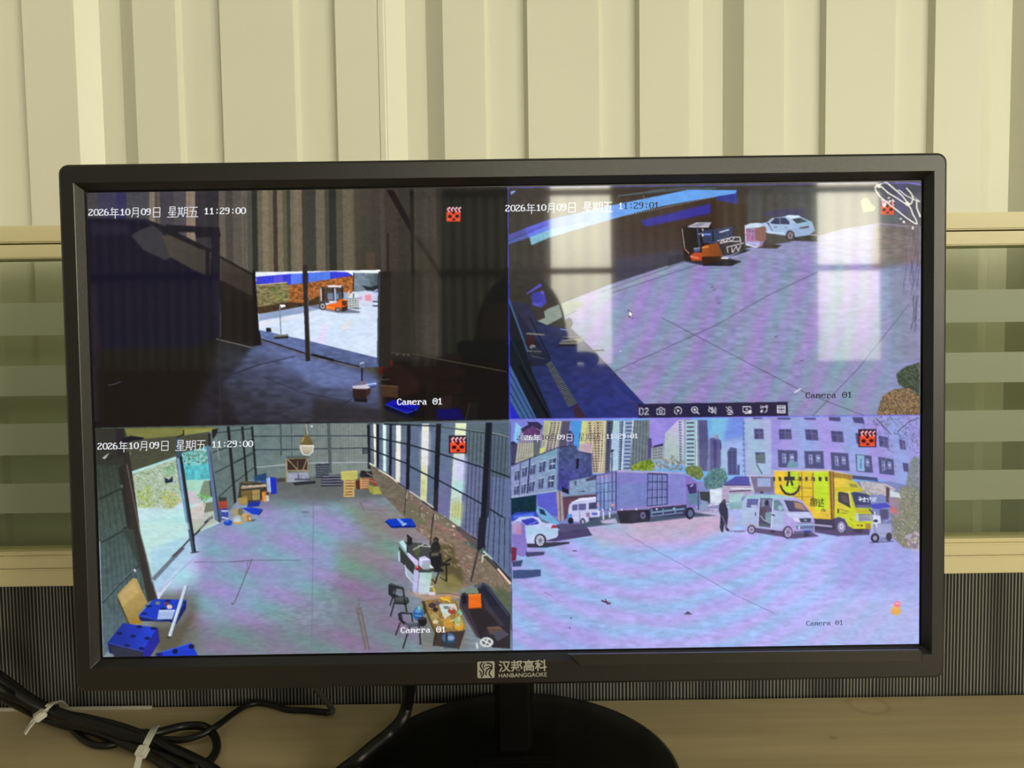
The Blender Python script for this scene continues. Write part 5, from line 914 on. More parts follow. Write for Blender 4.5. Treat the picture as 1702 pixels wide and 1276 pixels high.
    poly([(0, 580), (100, 590), (90, 690), (0, 690)], (210, 220, 236), soft=1); poly([(100, 545), (200, 480), (305, 480), (310, 545)], (76, 74, 170)); poly([(95, 545), (330, 545), (340, 620), (90, 690)], (176, 160, 196)); line([(100, 548), (320, 550)], 1.6, (60, 54, 100)); line([(160, 575), (330, 580)], 2, (226, 230, 240)); line([(150, 600), (320, 590)], 2, (70, 60, 90)); poly([(150, 625), (280, 610), (250, 640), (240, 730), (150, 730)], (160, 200, 206))
    line([(0, 700), (250, 690)], 2, (196, 200, 226)); line([(0, 740), (240, 735)], 1.6, (190, 180, 220)); [line([(20+i*50, 700), (20+i*50, 760)], 1.2, (150, 140, 190)) for i in range(5)]; poly([(150, 685), (250, 680), (250, 735), (150, 740)], (110, 160, 170), a=.6)
    poly([(90, 680), (105, 662), (125, 675), (122, 700), (140, 740), (142, 800), (132, 880), (155, 905), (140, 912), (125, 905), (112, 850), (105, 900), (105, 920), (88, 918), (76, 880), (82, 790), (68, 740), (72, 700)], (44, 46, 74)); ell(110, 675, 14, 15, (90, 64, 80)); line([(95, 790), (130, 880)], 1.6, (120, 110, 160)); line([(150, 912), (260, 908)], 1.6, (110, 100, 150), a=.8)
    # pale building with windows
    poly([(265, 20), (1645, 5), (1645, 570), (1320, 500), (1100, 470), (500, 480), (275, 475)], (156, 160, 222), grad=((150, 150, 222), (300, 0), (1500, 500))); poly([(280, 30), (480, 30), (480, 470), (285, 470)], (166, 184, 214), soft=3, a=.8); poly([(480, 20), (560, 20), (560, 450), (490, 450)], (140, 146, 220), soft=2, a=.6); [line([(480+i*14, 30), (488+i*14, 430)], .8, (130, 130, 206), a=.5) for i in range(6)]
    moire([(265, 20), (1645, 5), (1645, 570), (1100, 470), (275, 475)], ((20, -16, 10), (-18, 18, 6), (0, 0, 10)), 1000, 2000, 60, .5, sx=1, sy=.25)
    line([(255, 40), (275, 470)], 1.4, (90, 110, 160), a=.7); [rect(255, 55+i*42, 272, 68+i*42, (60, 120, 190), a=.8) for i in range(10)]
    poly([(1100, 470), (1310, 490), (1320, 520), (1120, 500)], (60, 66, 120)); line([(285, 475), (500, 482)], 1.6, (210, 200, 236)); poly([(310, 480), (500, 482), (500, 600), (340, 605)], (120, 106, 140)); poly([(370, 495), (475, 495), (475, 560), (370, 562)], (150, 166, 216)); line([(310, 480), (345, 610)], 2.4, (190, 190, 210))
    W1 = [[(345, 105), (418, 108), (422, 188), (348, 186)], [(538, 108), (636, 110), (642, 190), (542, 188)], [(745, 110), (842, 114), (850, 198), (752, 194)], [(948, 122), (1042, 128), (1050, 214), (956, 208)], [(1140, 140), (1200, 142), (1210, 226), (1150, 222)], [(1320, 160), (1395, 172), (1402, 256), (1330, 246)], [(1482, 188), (1530, 198), (1540, 274), (1492, 266)],
          [(355, 290), (430, 292), (434, 378), (360, 376)], [(530, 272), (684, 276), (688, 412), (536, 410)], [(738, 280), (888, 282), (896, 422), (746, 416)], [(944, 290), (1084, 298), (1096, 440), (954, 430)], [(1140, 305), (1266, 318), (1280, 454), (1150, 442)], [(1318, 325), (1440, 345), (1448, 472), (1330, 460)], [(1510, 372), (1558, 380), (1560, 450), (1520, 440)],
          [(335, 20), (412, 20), (412, 28), (340, 30)], [(525, 20), (628, 20), (628, 32), (530, 32)], [(735, 18), (828, 18), (830, 36), (742, 34)], [(930, 15), (1020, 15), (1024, 48), (936, 42)], [(1115, 15), (1200, 14), (1215, 68), (1130, 58)]]
    for n, q in enumerate(W1):
        poly(q, (70, 72, 124)); line(q+[q[0]], 1, (120, 118, 190), a=.8)
        if n in (8, 9, 10, 11, 12):
            poly([quadlerp(q, .22, .2), quadlerp(q, .42, .2), quadlerp(q, .42, .75), quadlerp(q, .22, .75)], (130, 140, 200)); poly([quadlerp(q, .6, .2), quadlerp(q, .82, .2), quadlerp(q, .82, .65), quadlerp(q, .6, .65)], (120, 130, 190)); line([quadlerp(q, .25, .45), quadlerp(q, .4, .45)], 1.4, (220, 224, 246)); line([quadlerp(q, .65, .4), quadlerp(q, .8, .4)], 1.4, (220, 224, 246)); line([quadlerp(q, .3, .28), quadlerp(q, .3, .7)], 1, (40, 40, 80))
        elif n < 8:
            line([quadlerp(q, .5, 0), quadlerp(q, .5, 1)], .9, (120, 124, 176)); line([quadlerp(q, 0, .35), quadlerp(q, 1, .35)], .9, (110, 114, 170)); poly([quadlerp(q, .55, .4), quadlerp(q, .95, .4), quadlerp(q, .95, .95), quadlerp(q, .55, .95)], (96, 90, 130), a=.7)
    poly([(620, 360), (684, 365), (688, 412), (600, 410)], (110, 170, 186), a=.8); poly([(1152, 312), (1210, 318), (1212, 440), (1156, 436)], (150, 206, 236), a=.8); rect(1175, 340, 1195, 420, (84, 110, 190), a=.7); poly([(360, 320), (395, 300), (430, 300), (430, 376), (362, 374)], (96, 120, 116), a=.8); line([(365, 385), (408, 460)], 1.8, (70, 90, 110))
    # branches and hedge at the right
    rr = np.random.RandomState(12)
    for i in range(26):
        x, y = 1190+rr.rand()*440, 10+rr.rand()*160; p = [(x, y)]
        for _ in range(5): p.append((min(1640, p[-1][0]+rr.uniform(-10, 40)), p[-1][1]+rr.uniform(-26, 50)))
        line(p, .9, (92, 96, 140), a=.7)
    blobs([(1190, 10), (1640, 5), (1640, 300), (1500, 120), (1300, 90)], [(110, 130, 140), (150, 170, 190), (84, 96, 110)], 160, 1.4, seed=67, a=.6); line([(1470, 130), (1560, 50), (1640, 20)], 1.6, (86, 82, 110)); line([(1300, 20), (1420, 150)], 2, (84, 96, 120), a=.8)
    blobs([(1330, 250), (1460, 200), (1500, 420), (1350, 440)], [(130, 140, 190), (150, 160, 200), (96, 110, 130)], 70, 1.4, seed=68, a=.5)
    g = [(1570, 360), (1610, 320), (1645, 340), (1645, 900), (1560, 900), (1540, 520)]; poly(g, (110, 124, 120), soft=2, a=.7); blobs(g, [(76, 90, 90), (140, 146, 90), (90, 110, 90), (160, 160, 150)], 420, 1.2, seed=69, a=.6)
    g = [(1420, 700), (1500, 560), (1600, 560), (1645, 620), (1645, 1050), (1520, 1040), (1430, 960)]; poly(g, (128, 130, 116), soft=2); blobs(g, [(150, 150, 80), (110, 120, 90), (180, 176, 170), (90, 96, 84), (170, 150, 140)], 700, 1.2, seed=70); g = [(1520, 960), (1645, 900), (1645, 1080), (1580, 1060)]; blobs(g, [(196, 176, 190), (140, 120, 140), (170, 160, 180)], 60, 3, seed=71)
    # yellow lorry
    poly([(820, 870), (960, 860), (1260, 880), (1250, 940), (1000, 950), (820, 920)], (84, 70, 116), soft=1)
    use('D4')
    poly([(930, 720), (1200, 720), (1200, 860), (940, 850)], (60, 54, 84)); line([(950, 795), (1150, 815)], 3, (170, 160, 200)); poly([(470, 155), (1110, 155), (1140, 730), (930, 720), (880, 620), (480, 430)], (224, 196, 36), grad=((240, 190, 40), (700, 200), (560, 600)))
    poly([(640, 160), (750, 160), (752, 400), (600, 430), (560, 330), (650, 300)], (190, 226, 30), soft=2.5); poly([(930, 165), (1110, 160), (1115, 640), (960, 640)], (196, 226, 30), soft=2.5); poly([(470, 160), (620, 160), (560, 420), (480, 420)], (244, 200, 40), soft=2, a=.7); poly([(930, 620), (1130, 600), (1140, 730), (930, 710)], (232, 196, 60), soft=2, a=.8)
    poly([(450, 148), (1110, 145), (1390, 205), (1390, 215), (1110, 165), (470, 165)], (206, 186, 170)); poly([(1110, 160), (1180, 170), (1180, 720), (1135, 730)], (176, 130, 40)); line([(1130, 165), (1150, 720)], 1.6, (96, 64, 40)); line([(1165, 170), (1180, 720)], 1.6, (110, 76, 70)); poly([(1180, 175), (1390, 210), (1390, 280), (1180, 240)], (196, 160, 44)); [line([(1185+i*15, 180+i*2.4), (1185+i*15, 240+i*2)], 1, (120, 90, 44)) for i in range(14)]
    for x, w in ((460, 22), (525, 26), (755, 34), (835, 30), (910, 38), (992, 36), (1070, 30)): poly([(x, 228), (x+w, 230), (x+w+1, 282), (x, 276)], (44, 44, 54))
    line([(795, 180), (800, 560)], 1.6, (150, 120, 50)); line([(925, 180), (930, 560)], 1.6, (150, 120, 50)); line([(760, 180), (765, 460)], 1.2, (160, 130, 60)); [line([(690, y), (925, y+4)], 1.1, (160, 110, 40)) for y in (265, 360, 462)]
    # printed smile, the strokes of the mark
    dk = (42, 42, 50)
    poly([(590, 228), (712, 228), (712, 274), (590, 274)], dk); poly([(632, 165), (660, 165), (660, 230), (632, 230)], dk); poly([(625, 270), (650, 280), (630, 345), (608, 335)], dk); poly([(660, 280), (680, 270), (700, 325), (676, 342)], dk)
    poly([(535, 320), (552, 322), (570, 365), (610, 410), (660, 428), (710, 412), (745, 375), (765, 325), (782, 340), (765, 390), (735, 430), (700, 450), (650, 452), (600, 438), (560, 395), (540, 350)], dk)
    # characters on the side
    for p in ([(895, 495), (945, 490)], [(920, 475), (920, 492)], [(900, 515), (950, 510)], [(908, 495), (912, 512)], [(935, 492), (932, 510)], [(900, 530), (942, 528), (942, 575), (900, 575), (900, 530)], [(900, 552), (942, 550)], [(958, 485), (950, 520)], [(955, 500), (975, 498), (972, 560), (958, 575)], [(950, 525), (962, 522)], [(948, 550), (962, 545)]): line(p, 1.2, (50, 48, 30))
    for p in ([(992, 490), (1000, 500)], [(990, 520), (1002, 520), (1000, 560), (990, 575), (1058, 578)], [(1010, 508), (1055, 505)], [(1035, 480), (1032, 530), (1012, 558)], [(1033, 520), (1052, 555)]): line(p, 1.3, (50, 48, 30))
    line([(1030, 640), (1035, 610), (1050, 612), (1055, 635)], 1.2, (90, 80, 40)); line([(1062, 610), (1075, 635), (1060, 638)], 1.2, (110, 90, 40)); ell(1095, 690, 6, 6, (150, 70, 30))
    # cab
    poly([(1175, 240), (1280, 245), (1440, 290), (1500, 370), (1480, 400), (1185, 400)], (232, 196, 56), grad=((196, 190, 70), (1250, 300), (1480, 360))); poly([(1180, 350), (1490, 360), (1560, 400), (1185, 405)], (206, 190, 30)); [line([(1360+i*4, 315+i*14), (1440+i*8, 325+i*14)], 2, (130, 130, 40), a=.7) for i in range(3)]
    poly([(1185, 400), (1400, 395), (1600, 430), (1615, 620), (1625, 780), (1600, 840), (1400, 840), (1330, 800), (1300, 720), (1220, 700), (1180, 720)], (214, 214, 40), grad=((196, 210, 30), (1250, 500), (1450, 750))); poly([(1240, 400), (1360, 405), (1380, 560), (1225, 640), (1190, 500)], (226, 190, 70), soft=2, a=.6)
    poly([(1222, 410), (1255, 405), (1345, 425), (1370, 600), (1300, 560), (1222, 520)], (60, 56, 76)); poly([(1255, 440), (1330, 450), (1350, 540), (1280, 520)], (92, 76, 84), soft=1); poly([(1375, 415), (1420, 405), (1560, 430), (1600, 450), (1615, 600), (1440, 600), (1400, 530)], (50, 60, 110)); poly([(1430, 560), (1600, 560), (1612, 600), (1445, 600)], (96, 100, 150), soft=1); line([(1365, 410), (1425, 600), (1615, 605)], 2.4, (176, 190, 60)); line([(1355, 405), (1370, 560)], 2, (226, 206, 120))
    for p in ([(1465, 475), (1500, 475), (1500, 490)], [(1470, 490), (1500, 492), (1475, 515)], [(1478, 460), (1482, 475)], [(1462, 500), (1505, 502)], [(1510, 490), (1550, 490), (1530, 470), (1530, 520), (1512, 520), (1550, 520)], [(1570, 475), (1560, 490), (1580, 495), (1575, 530)], [(1585, 480), (1600, 470), (1600, 500)], [(1610, 490), (1630, 480), (1630, 515), (1610, 520)], [(1640, 500), (1670, 495), (1668, 475), (1645, 478), (1642, 520), (1672, 518)]): line(p, 1.3, (216, 222, 240))
    poly([(1430, 610), (1610, 615), (1610, 660), (1435, 650)], (200, 180, 40)); poly([(1425, 655), (1460, 660), (1465, 755), (1430, 745)], (190, 200, 216)); poly([(1465, 670), (1610, 670), (1612, 750), (1470, 755)], (96, 96, 130)); [line([(1470, 685+i*20), (1610, 685+i*20)], 1.6, (176, 180, 200)) for i in range(4)]; poly([(1400, 765), (1625, 770), (1620, 840), (1410, 845)], (216, 220, 30)); rect(1445, 790, 1475, 812, (150, 110, 40)); rect(1490, 790, 1515, 815, (110, 90, 50)); poly([(1540, 780), (1610, 780), (1610, 860), (1545, 830)], (176, 140, 60)); rect(1215, 605, 1235, 655, (50, 46, 50)); line([(1250, 610), (1345, 640)], 1.4, (150, 130, 40)); line([(1255, 655), (1330, 660)], 1.2, (150, 140, 50)); line([(1360, 720), (1390, 740)], 1.4, (130, 130, 30))
    poly([(1180, 720), (1230, 700), (1300, 730), (1340, 800), (1330, 900), (1190, 880)], (80, 70, 110)); ell(1262, 822, 68, 88, (74, 68, 100)); ell(1262, 822, 46, 66, (146, 140, 186)); ell(1262, 815, 22, 34, (220, 216, 236)); ell(1262, 815, 9, 14, (110, 104, 150)); poly([(1400, 845), (1540, 845), (1480, 890), (1410, 880)], (60, 50, 70), soft=.6)
    poly([(1480, 280), (1702, 300), (1702, 450), (1560, 420), (1500, 370)], (176, 166, 176), tex=.14, cell=2)
    use('D2')
    poly([(1200, 520), (1380, 540), (1460, 580), (1400, 640), (1260, 600)], (184, 176, 184), tex=.12, cell=2); poly([(1410, 590), (1480, 610), (1500, 650), (1410, 640)], (206, 214, 226)); poly([(1380, 560), (1410, 570), (1410, 690), (1380, 680)], (84, 60, 70)); poly([(1400, 640), (1490, 660), (1480, 800), (1420, 780)], (150, 130, 150), soft=1); poly([(1410, 720), (1460, 730), (1470, 770), (1420, 770)], (206, 110, 110), soft=1)
    # scooter with canopy
    poly([(1265, 700), (1380, 688), (1420, 720), (1320, 738), (1270, 728)], (66, 66, 200)); poly([(1260, 740), (1300, 770), (1330, 760), (1400, 740), (1420, 800), (1440, 900), (1420, 980), (1340, 990), (1290, 930)], (122, 126, 180), tex=.2, cell=3); poly([(1275, 780), (1340, 790), (1340, 850), (1280, 860)], (206, 210, 236)); poly([(1330, 740), (1400, 740), (1400, 820), (1340, 820)], (76, 76, 120), soft=1); poly([(1290, 860), (1420, 850), (1430, 960), (1310, 960)], (160, 164, 210), soft=1); ell(1295, 965, 34, 38, (44, 40, 66)); ell(1295, 965, 17, 20, (150, 150, 190)); ell(1405, 955, 24, 34, (60, 56, 84)); line([(1255, 1002), (1440, 990)], 1.6, (60, 54, 90), a=.8); line([(1250, 740), (1300, 790)], 2, (60, 60, 100)); line([(1290, 760), (1310, 880)], 2, (220, 226, 240)); ell(1300, 830, 18, 12, (50, 52, 90))
    # silver van with open door
    use('D4')
    poly([(150, 870), (700, 960), (1000, 930), (930, 890), (600, 860), (170, 820)], (90, 76, 120), soft=1); poly([(0, 870), (140, 865), (140, 880), (0, 885)], (120, 100, 140), a=.7)
    poly([(95, 520), (150, 450), (200, 430), (520, 440), (720, 470), (800, 510), (900, 640), (945, 740), (945, 860), (900, 900), (690, 900), (670, 850), (620, 810), (580, 860), (560, 870), (150, 815), (90, 790)], (168, 186, 222), grad=((176, 156, 226), (300, 500), (700, 800)))
    poly([(110, 500), (150, 450), (520, 440), (750, 480), (560, 480), (150, 480)], (150, 200, 214), soft=1); poly([(155, 490), (290, 490), (270, 600), (145, 590)], (92, 94, 156)); poly([(200, 560), (270, 560), (268, 600), (200, 598)], (180, 186, 220), soft=.5); poly([(310, 480), (455, 485), (435, 830), (280, 810), (295, 600)], (70, 70, 104)); poly([(320, 490), (450, 495), (445, 600), (320, 590)], (120, 130, 170), soft=1); ell(385, 540, 26, 40, (40, 36, 60)); poly([(350, 570), (420, 560), (430, 700), (350, 720)], (90, 80, 120), soft=1); ell(350, 640, 26, 60, (96, 66, 90), soft=.6); poly([(370, 650), (440, 640), (436, 790), (370, 760)], (120, 150, 170), soft=1); line([(310, 690), (350, 740), (420, 760)], 2, (150, 160, 180)); poly([(290, 780), (435, 800), (435, 830), (285, 812)], (84, 96, 110))
    poly([(465, 505), (520, 500), (560, 540), (590, 620), (570, 635), (465, 620)], (96, 130, 150)); ell(545, 595, 30, 30, (150, 180, 200), soft=.6); poly([(595, 505), (740, 515), (800, 540), (880, 635), (650, 632)], (70, 66, 110)); poly([(700, 520), (790, 540), (860, 630), (720, 600)], (196, 150, 110), soft=1.5, a=.8); line([(595, 505), (650, 632), (880, 636)], 1.6, (46, 44, 80)); poly([(435, 640), (590, 650), (570, 850), (435, 830)], (160, 190, 222), a=.7); line([(460, 490), (435, 830)], 1.6, (220, 220, 250)); line([(300, 485), (280, 810)], 1.6, (200, 190, 246)); rect(243, 650, 257, 690, (44, 44, 70)); line([(445, 676), (475, 684)], 2.4, (50, 54, 80)); line([(100, 790), (280, 812)], 1.6, (206, 150, 170), a=.8)
    poly([(600, 650), (870, 640), (930, 720), (760, 710), (640, 700)], (190, 196, 236), soft=1); poly([(765, 720), (905, 715), (900, 765), (785, 765)], (56, 66, 92)); ell(840, 742, 18, 14, (130, 150, 180)); poly([(690, 710), (760, 715), (775, 765), (710, 750)], (206, 210, 240)); poly([(720, 780), (940, 770), (940, 850), (730, 850)], (110, 130, 180), soft=1); line([(720, 795), (940, 790)], 2, (170, 190, 224)); line([(740, 830), (930, 825)], 2, (84, 96, 140)); poly([(815, 862), (900, 856), (895, 905), (815, 910)], (46, 56, 226)); ell(765, 830, 12, 18, (206, 216, 240)); poly([(700, 870), (940, 860), (900, 930), (700, 920)], (70, 76, 110), soft=1, a=.7)
    ell(630, 885, 58, 76, (66, 60, 92)); ell(635, 885, 42, 60, (176, 160, 206)); ell(635, 885, 14, 20, (110, 90, 140)); [line([(635, 885), (635+38*math.cos(t), 885+55*math.sin(t))], 1.2, (120, 100, 150)) for t in np.arange(0.2, 6.2, 1.25)]; ell(205, 850, 50, 56, (70, 66, 92)); ell(203, 852, 32, 40, (170, 160, 196)); ell(203, 852, 12, 16, (110, 100, 140)); ell(455, 875, 30, 12, (50, 44, 60)); ell(850, 910, 28, 24, (60, 54, 70)); rect(305, 400, 345, 425, (84, 50, 50))
    poly([(150, 760), (90, 800), (95, 520), (120, 490)], (170, 190, 220), a=.4, soft=1)
    use('O')
    k = CLIP[..., None]*.08
    CAN[:] = CAN*(1-k)+(CAN.mean(2, keepdims=True)*np.array([.97, 1.02, 1.06]))*k
    # alarm bell
    poly([(1486, 1003), (1494, 1003), (1497, 1018), (1490, 1024), (1479, 1018)], (236, 176, 90), soft=.8); ell(1491, 1004, 5.5, 5, (240, 120, 150)); line([(1488, 1003), (1494, 1003)], 1.4, (250, 230, 240))
    record_icon(1441, 728, 28)
    line([(846, 697), (1532, 690)], 1.6, (150, 140, 235)); line([(848, 700), (851.5, 1085)], 1.4, (80, 84, 130))

def paint_screen():
    paint_hall_dark()
    paint_yard()
    paint_hall()
    paint_street()
    use('O')
    global CAN
    CAN = CAN*(1+.02*noise(1.2, 91)[..., None]+.035*noise(2.2, 92, 3.0)[..., None]+.03*noise(6, 93, 2.0)[..., None])
    CAN = np.clip(CAN, 0, 255)
    # half measure average keeps edges soft like the panel's own pixels
    return blur1(blur1(CAN, 1, 0), 1, 1)
# ---------------------------------------------------------------- materials
M_sheet = mat('painted_steel_sheet', lin((228, 226, 208)), .36, noise=.04, scale=3, spec=.4)
M_dim = mat('grey_steel_sheet', (.55, .55, .52), .5, noise=.08, scale=2)
M_rail = mat('cream_aluminium', lin((220, 208, 166)), .35, noise=.04, scale=6, stretch=(1, 8, 8), spec=.5)
M_black = mat('matt_black_plastic', (.012, .0108, .0095), .33, bump=.12, scale=1500, spec=.7)
M_gloss = mat('glossy_black_plastic', (.003, .003, .003), .28, spec=.3)
M_cable = mat('black_rubber', (.006, .0055, .0055), .42, noise=.1, scale=60, spec=.4)
M_cable2 = mat('grey_rubber', (.05, .048, .046), .5, noise=.1, scale=60)
M_tie = mat('white_nylon', (.62, .60, .54), .35, noise=.04, scale=50)
M_white = mat('white_plastic', (.55, .52, .46), .4, noise=.05, scale=40)
M_conc = mat('concrete', (.32, .32, .31), .8, noise=.2, scale=3)
M_steel = mat('dark_steel', (.05, .055, .07), .5, noise=.1, scale=10)
M_brick = mat('brick', (.28, .13, .09), .85, noise=.25, scale=14)
M_cloth = mat('dark_cloth', (.012, .012, .016), .95, noise=.2, scale=80)
M_skin = mat('skin', (.42, .24, .17), .6, noise=.05, scale=30)
M_hair = mat('hair', (.01, .008, .007), .6, noise=.3, scale=200)

def wood_mat():
    m = bpy.data.materials.new('pale_wood_laminate'); m.use_nodes = True; nt = m.node_tree; b = nt.nodes['Principled BSDF']
    tc = nt.nodes.new('ShaderNodeTexCoord'); mp = nt.nodes.new('ShaderNodeMapping'); mp.inputs['Scale'].default_value = (1.2, 16, 16)
    n = nt.nodes.new('ShaderNodeTexNoise'); n.inputs['Scale'].default_value = 3.0; n.inputs['Detail'].default_value = 7; n.inputs['Roughness'].default_value = .6
    nt.links.new(tc.outputs['Object'], mp.inputs[0]); nt.links.new(mp.outputs[0], n.inputs['Vector'])
    r = nt.nodes.new('ShaderNodeValToRGB'); r.color_ramp.elements[0].position = .32; r.color_ramp.elements[1].position = .72
    r.color_ramp.elements[0].color = (*lin((176, 159, 124)), 1); r.color_ramp.elements[1].color = (*lin((200, 183, 146)), 1)
    nt.links.new(n.outputs['Fac'], r.inputs['Fac'])
    # small dark knots
    v = nt.nodes.new('ShaderNodeTexVoronoi'); v.inputs['Scale'].default_value = 7; nt.links.new(tc.outputs['Object'], v.inputs['Vector'])
    r2 = nt.nodes.new('ShaderNodeValToRGB'); r2.color_ramp.elements[0].position = .02; r2.color_ramp.elements[1].position = .045
    r2.color_ramp.elements[0].color = (.45, .38, .3, 1); r2.color_ramp.elements[1].color = (1, 1, 1, 1)
    nt.links.new(v.outputs['Distance'], r2.inputs['Fac'])
    mx = nt.nodes.new('ShaderNodeMix'); mx.data_type = 'RGBA'; mx.blend_type = 'MULTIPLY'; mx.inputs['Factor'].default_value = 1
    nt.links.new(r.outputs[0], mx.inputs[6]); nt.links.new(r2.outputs[0], mx.inputs[7])
    # the ring a wet cup left near the back edge
    c = hit_z(1443, 1171, .75)
    vm = nt.nodes.new('ShaderNodeVectorMath'); vm.operation = 'DISTANCE'; vm.inputs[1].default_value = (c.x, c.y-.35, 0)
    sx = nt.nodes.new('ShaderNodeSeparateXYZ'); cx = nt.nodes.new('ShaderNodeCombineXYZ')
    nt.links.new(tc.outputs['Object'], sx.inputs[0]); nt.links.new(sx.outputs[0], cx.inputs[0]); nt.links.new(sx.outputs[1], cx.inputs[1]); nt.links.new(cx.outputs[0], vm.inputs[0])
    r3 = nt.nodes.new('ShaderNodeValToRGB'); e = r3.color_ramp.elements
    e[0].position = .0128; e[0].color = (1.05, 1.05, 1.05, 1); e[1].position = .0176; e[1].color = (1, 1, 1, 1)
    k = r3.color_ramp.elements.new(.0152); k.color = (.82, .78, .72, 1)
    nt.links.new(vm.outputs['Value'], r3.inputs['Fac'])
    m2 = nt.nodes.new('ShaderNodeMix'); m2.data_type = 'RGBA'; m2.blend_type = 'MULTIPLY'; m2.inputs['Factor'].default_value = 1
    nt.links.new(mx.outputs[2], m2.inputs[6]); nt.links.new(r3.outputs[0], m2.inputs[7])
    nt.links.new(m2.outputs[2], b.inputs['Base Color']); b.inputs['Roughness'].default_value = .45
    return m
M_wood = wood_mat()

def fabric_mat():
    m = bpy.data.materials.new('striped_fabric'); m.use_nodes = True; nt = m.node_tree; b = nt.nodes['Principled BSDF']
    tc = nt.nodes.new('ShaderNodeTexCoord'); mp = nt.nodes.new('ShaderNodeMapping'); mp.inputs['Scale'].default_value = (1, 1, .035)
    nt.links.new(tc.outputs['Object'], mp.inputs[0])
    n = nt.nodes.new('ShaderNodeTexNoise'); n.inputs['Scale'].default_value = 46; n.inputs['Detail'].default_value = 1
    nt.links.new(mp.outputs[0], n.inputs['Vector'])
    wv = nt.nodes.new('ShaderNodeTexWave'); wv.wave_type = 'BANDS'; wv.bands_direction = 'X'; wv.inputs['Scale'].default_value = 108; wv.inputs['Distortion'].default_value = 3.2; wv.inputs['Detail'].default_value = 2; wv.inputs['Detail Scale'].default_value = .5
    nt.links.new(mp.outputs[0], wv.inputs['Vector'])
    r = nt.nodes.new('ShaderNodeValToRGB'); r.color_ramp.elements[0].position = .56; r.color_ramp.elements[1].position = .86
    r.color_ramp.elements[0].color = (.010, .009, .008, 1); r.color_ramp.elements[1].color = (.23, .23, .205, 1)
    nt.links.new(wv.outputs['Fac'], r.inputs['Fac'])
    mx = nt.nodes.new('ShaderNodeMix'); mx.data_type = 'RGBA'; mx.blend_type = 'MULTIPLY'; mx.inputs['Factor'].default_value = .7
    r2 = nt.nodes.new('ShaderNodeValToRGB'); r2.color_ramp.elements[0].position = .35; r2.color_ramp.elements[1].position = .55; r2.color_ramp.elements[0].color = (.35, .35, .35, 1)
    nt.links.new(n.outputs['Fac'], r2.inputs['Fac']); nt.links.new(r.outputs[0], mx.inputs[6]); nt.links.new(r2.outputs[0], mx.inputs[7])
    nt.links.new(mx.outputs[2], b.inputs['Base Color']); b.inputs['Roughness'].default_value = .85
    bp = nt.nodes.new('ShaderNodeBump'); bp.inputs['Strength'].default_value = .5; bp.inputs['Distance'].default_value = .0008
    nt.links.new(wv.outputs['Fac'], bp.inputs['Height']); nt.links.new(bp.outputs[0], b.inputs['Normal'])
    return m
M_fabric = fabric_mat()

def glass_mat(name, tint, frost):
    m = bpy.data.materials.new(name); m.use_nodes = True; nt = m.node_tree; nt.nodes.clear()
    out = nt.nodes.new('ShaderNodeOutputMaterial'); tr = nt.nodes.new('ShaderNodeBsdfTransparent'); tr.inputs[0].default_value = (*tint, 1)
    gl = nt.nodes.new('ShaderNodeBsdfGlossy'); gl.inputs['Roughness'].default_value = .03 if not frost else .4
    fr = nt.nodes.new('ShaderNodeFresnel'); fr.inputs[0].default_value = 1.45
    mx = nt.nodes.new('ShaderNodeMixShader')
    ge = nt.nodes.new('ShaderNodeNewGeometry'); iv = nt.nodes.new('ShaderNodeMath'); iv.operation = 'SUBTRACT'; iv.inputs[0].default_value = 1
    mu = nt.nodes.new('ShaderNodeMath'); mu.operation = 'MULTIPLY'                 # the far face of the thin pane adds no second mirror
    nt.links.new(ge.outputs['Backfacing'], iv.inputs[1]); nt.links.new(iv.outputs[0], mu.inputs[0]); nt.links.new(fr.outputs[0], mu.inputs[1])
    nt.links.new(mu.outputs[0], mx.inputs[0]); nt.links.new(gl.outputs[0], mx.inputs[2])
    if frost:
        df = nt.nodes.new('ShaderNodeBsdfDiffuse'); df.inputs[0].default_value = (.45, .48, .37, 1)
        tl = nt.nodes.new('ShaderNodeBsdfTranslucent'); tl.inputs[0].default_value = (.7, .78, .62, 1)
        a = nt.nodes.new('ShaderNodeMixShader'); a.inputs[0].default_value = .45
        nt.links.new(df.outputs[0], a.inputs[1]); nt.links.new(tl.outputs[0], a.inputs[2])
        b = nt.nodes.new('ShaderNodeMixShader'); b.inputs[0].default_value = frost
        nt.links.new(tr.outputs[0], b.inputs[1]); nt.links.new(a.outputs[0], b.inputs[2]); nt.links.new(b.outputs[0], mx.inputs[1])
    else:
        nt.links.new(tr.outputs[0], mx.inputs[1])
    nt.links.new(mx.outputs[0], out.inputs[0]); return m
M_glass = glass_mat('green_glass', (.775, .805, .735), 0)
M_frost = glass_mat('frosted_film', (1, 1, 1), .8)

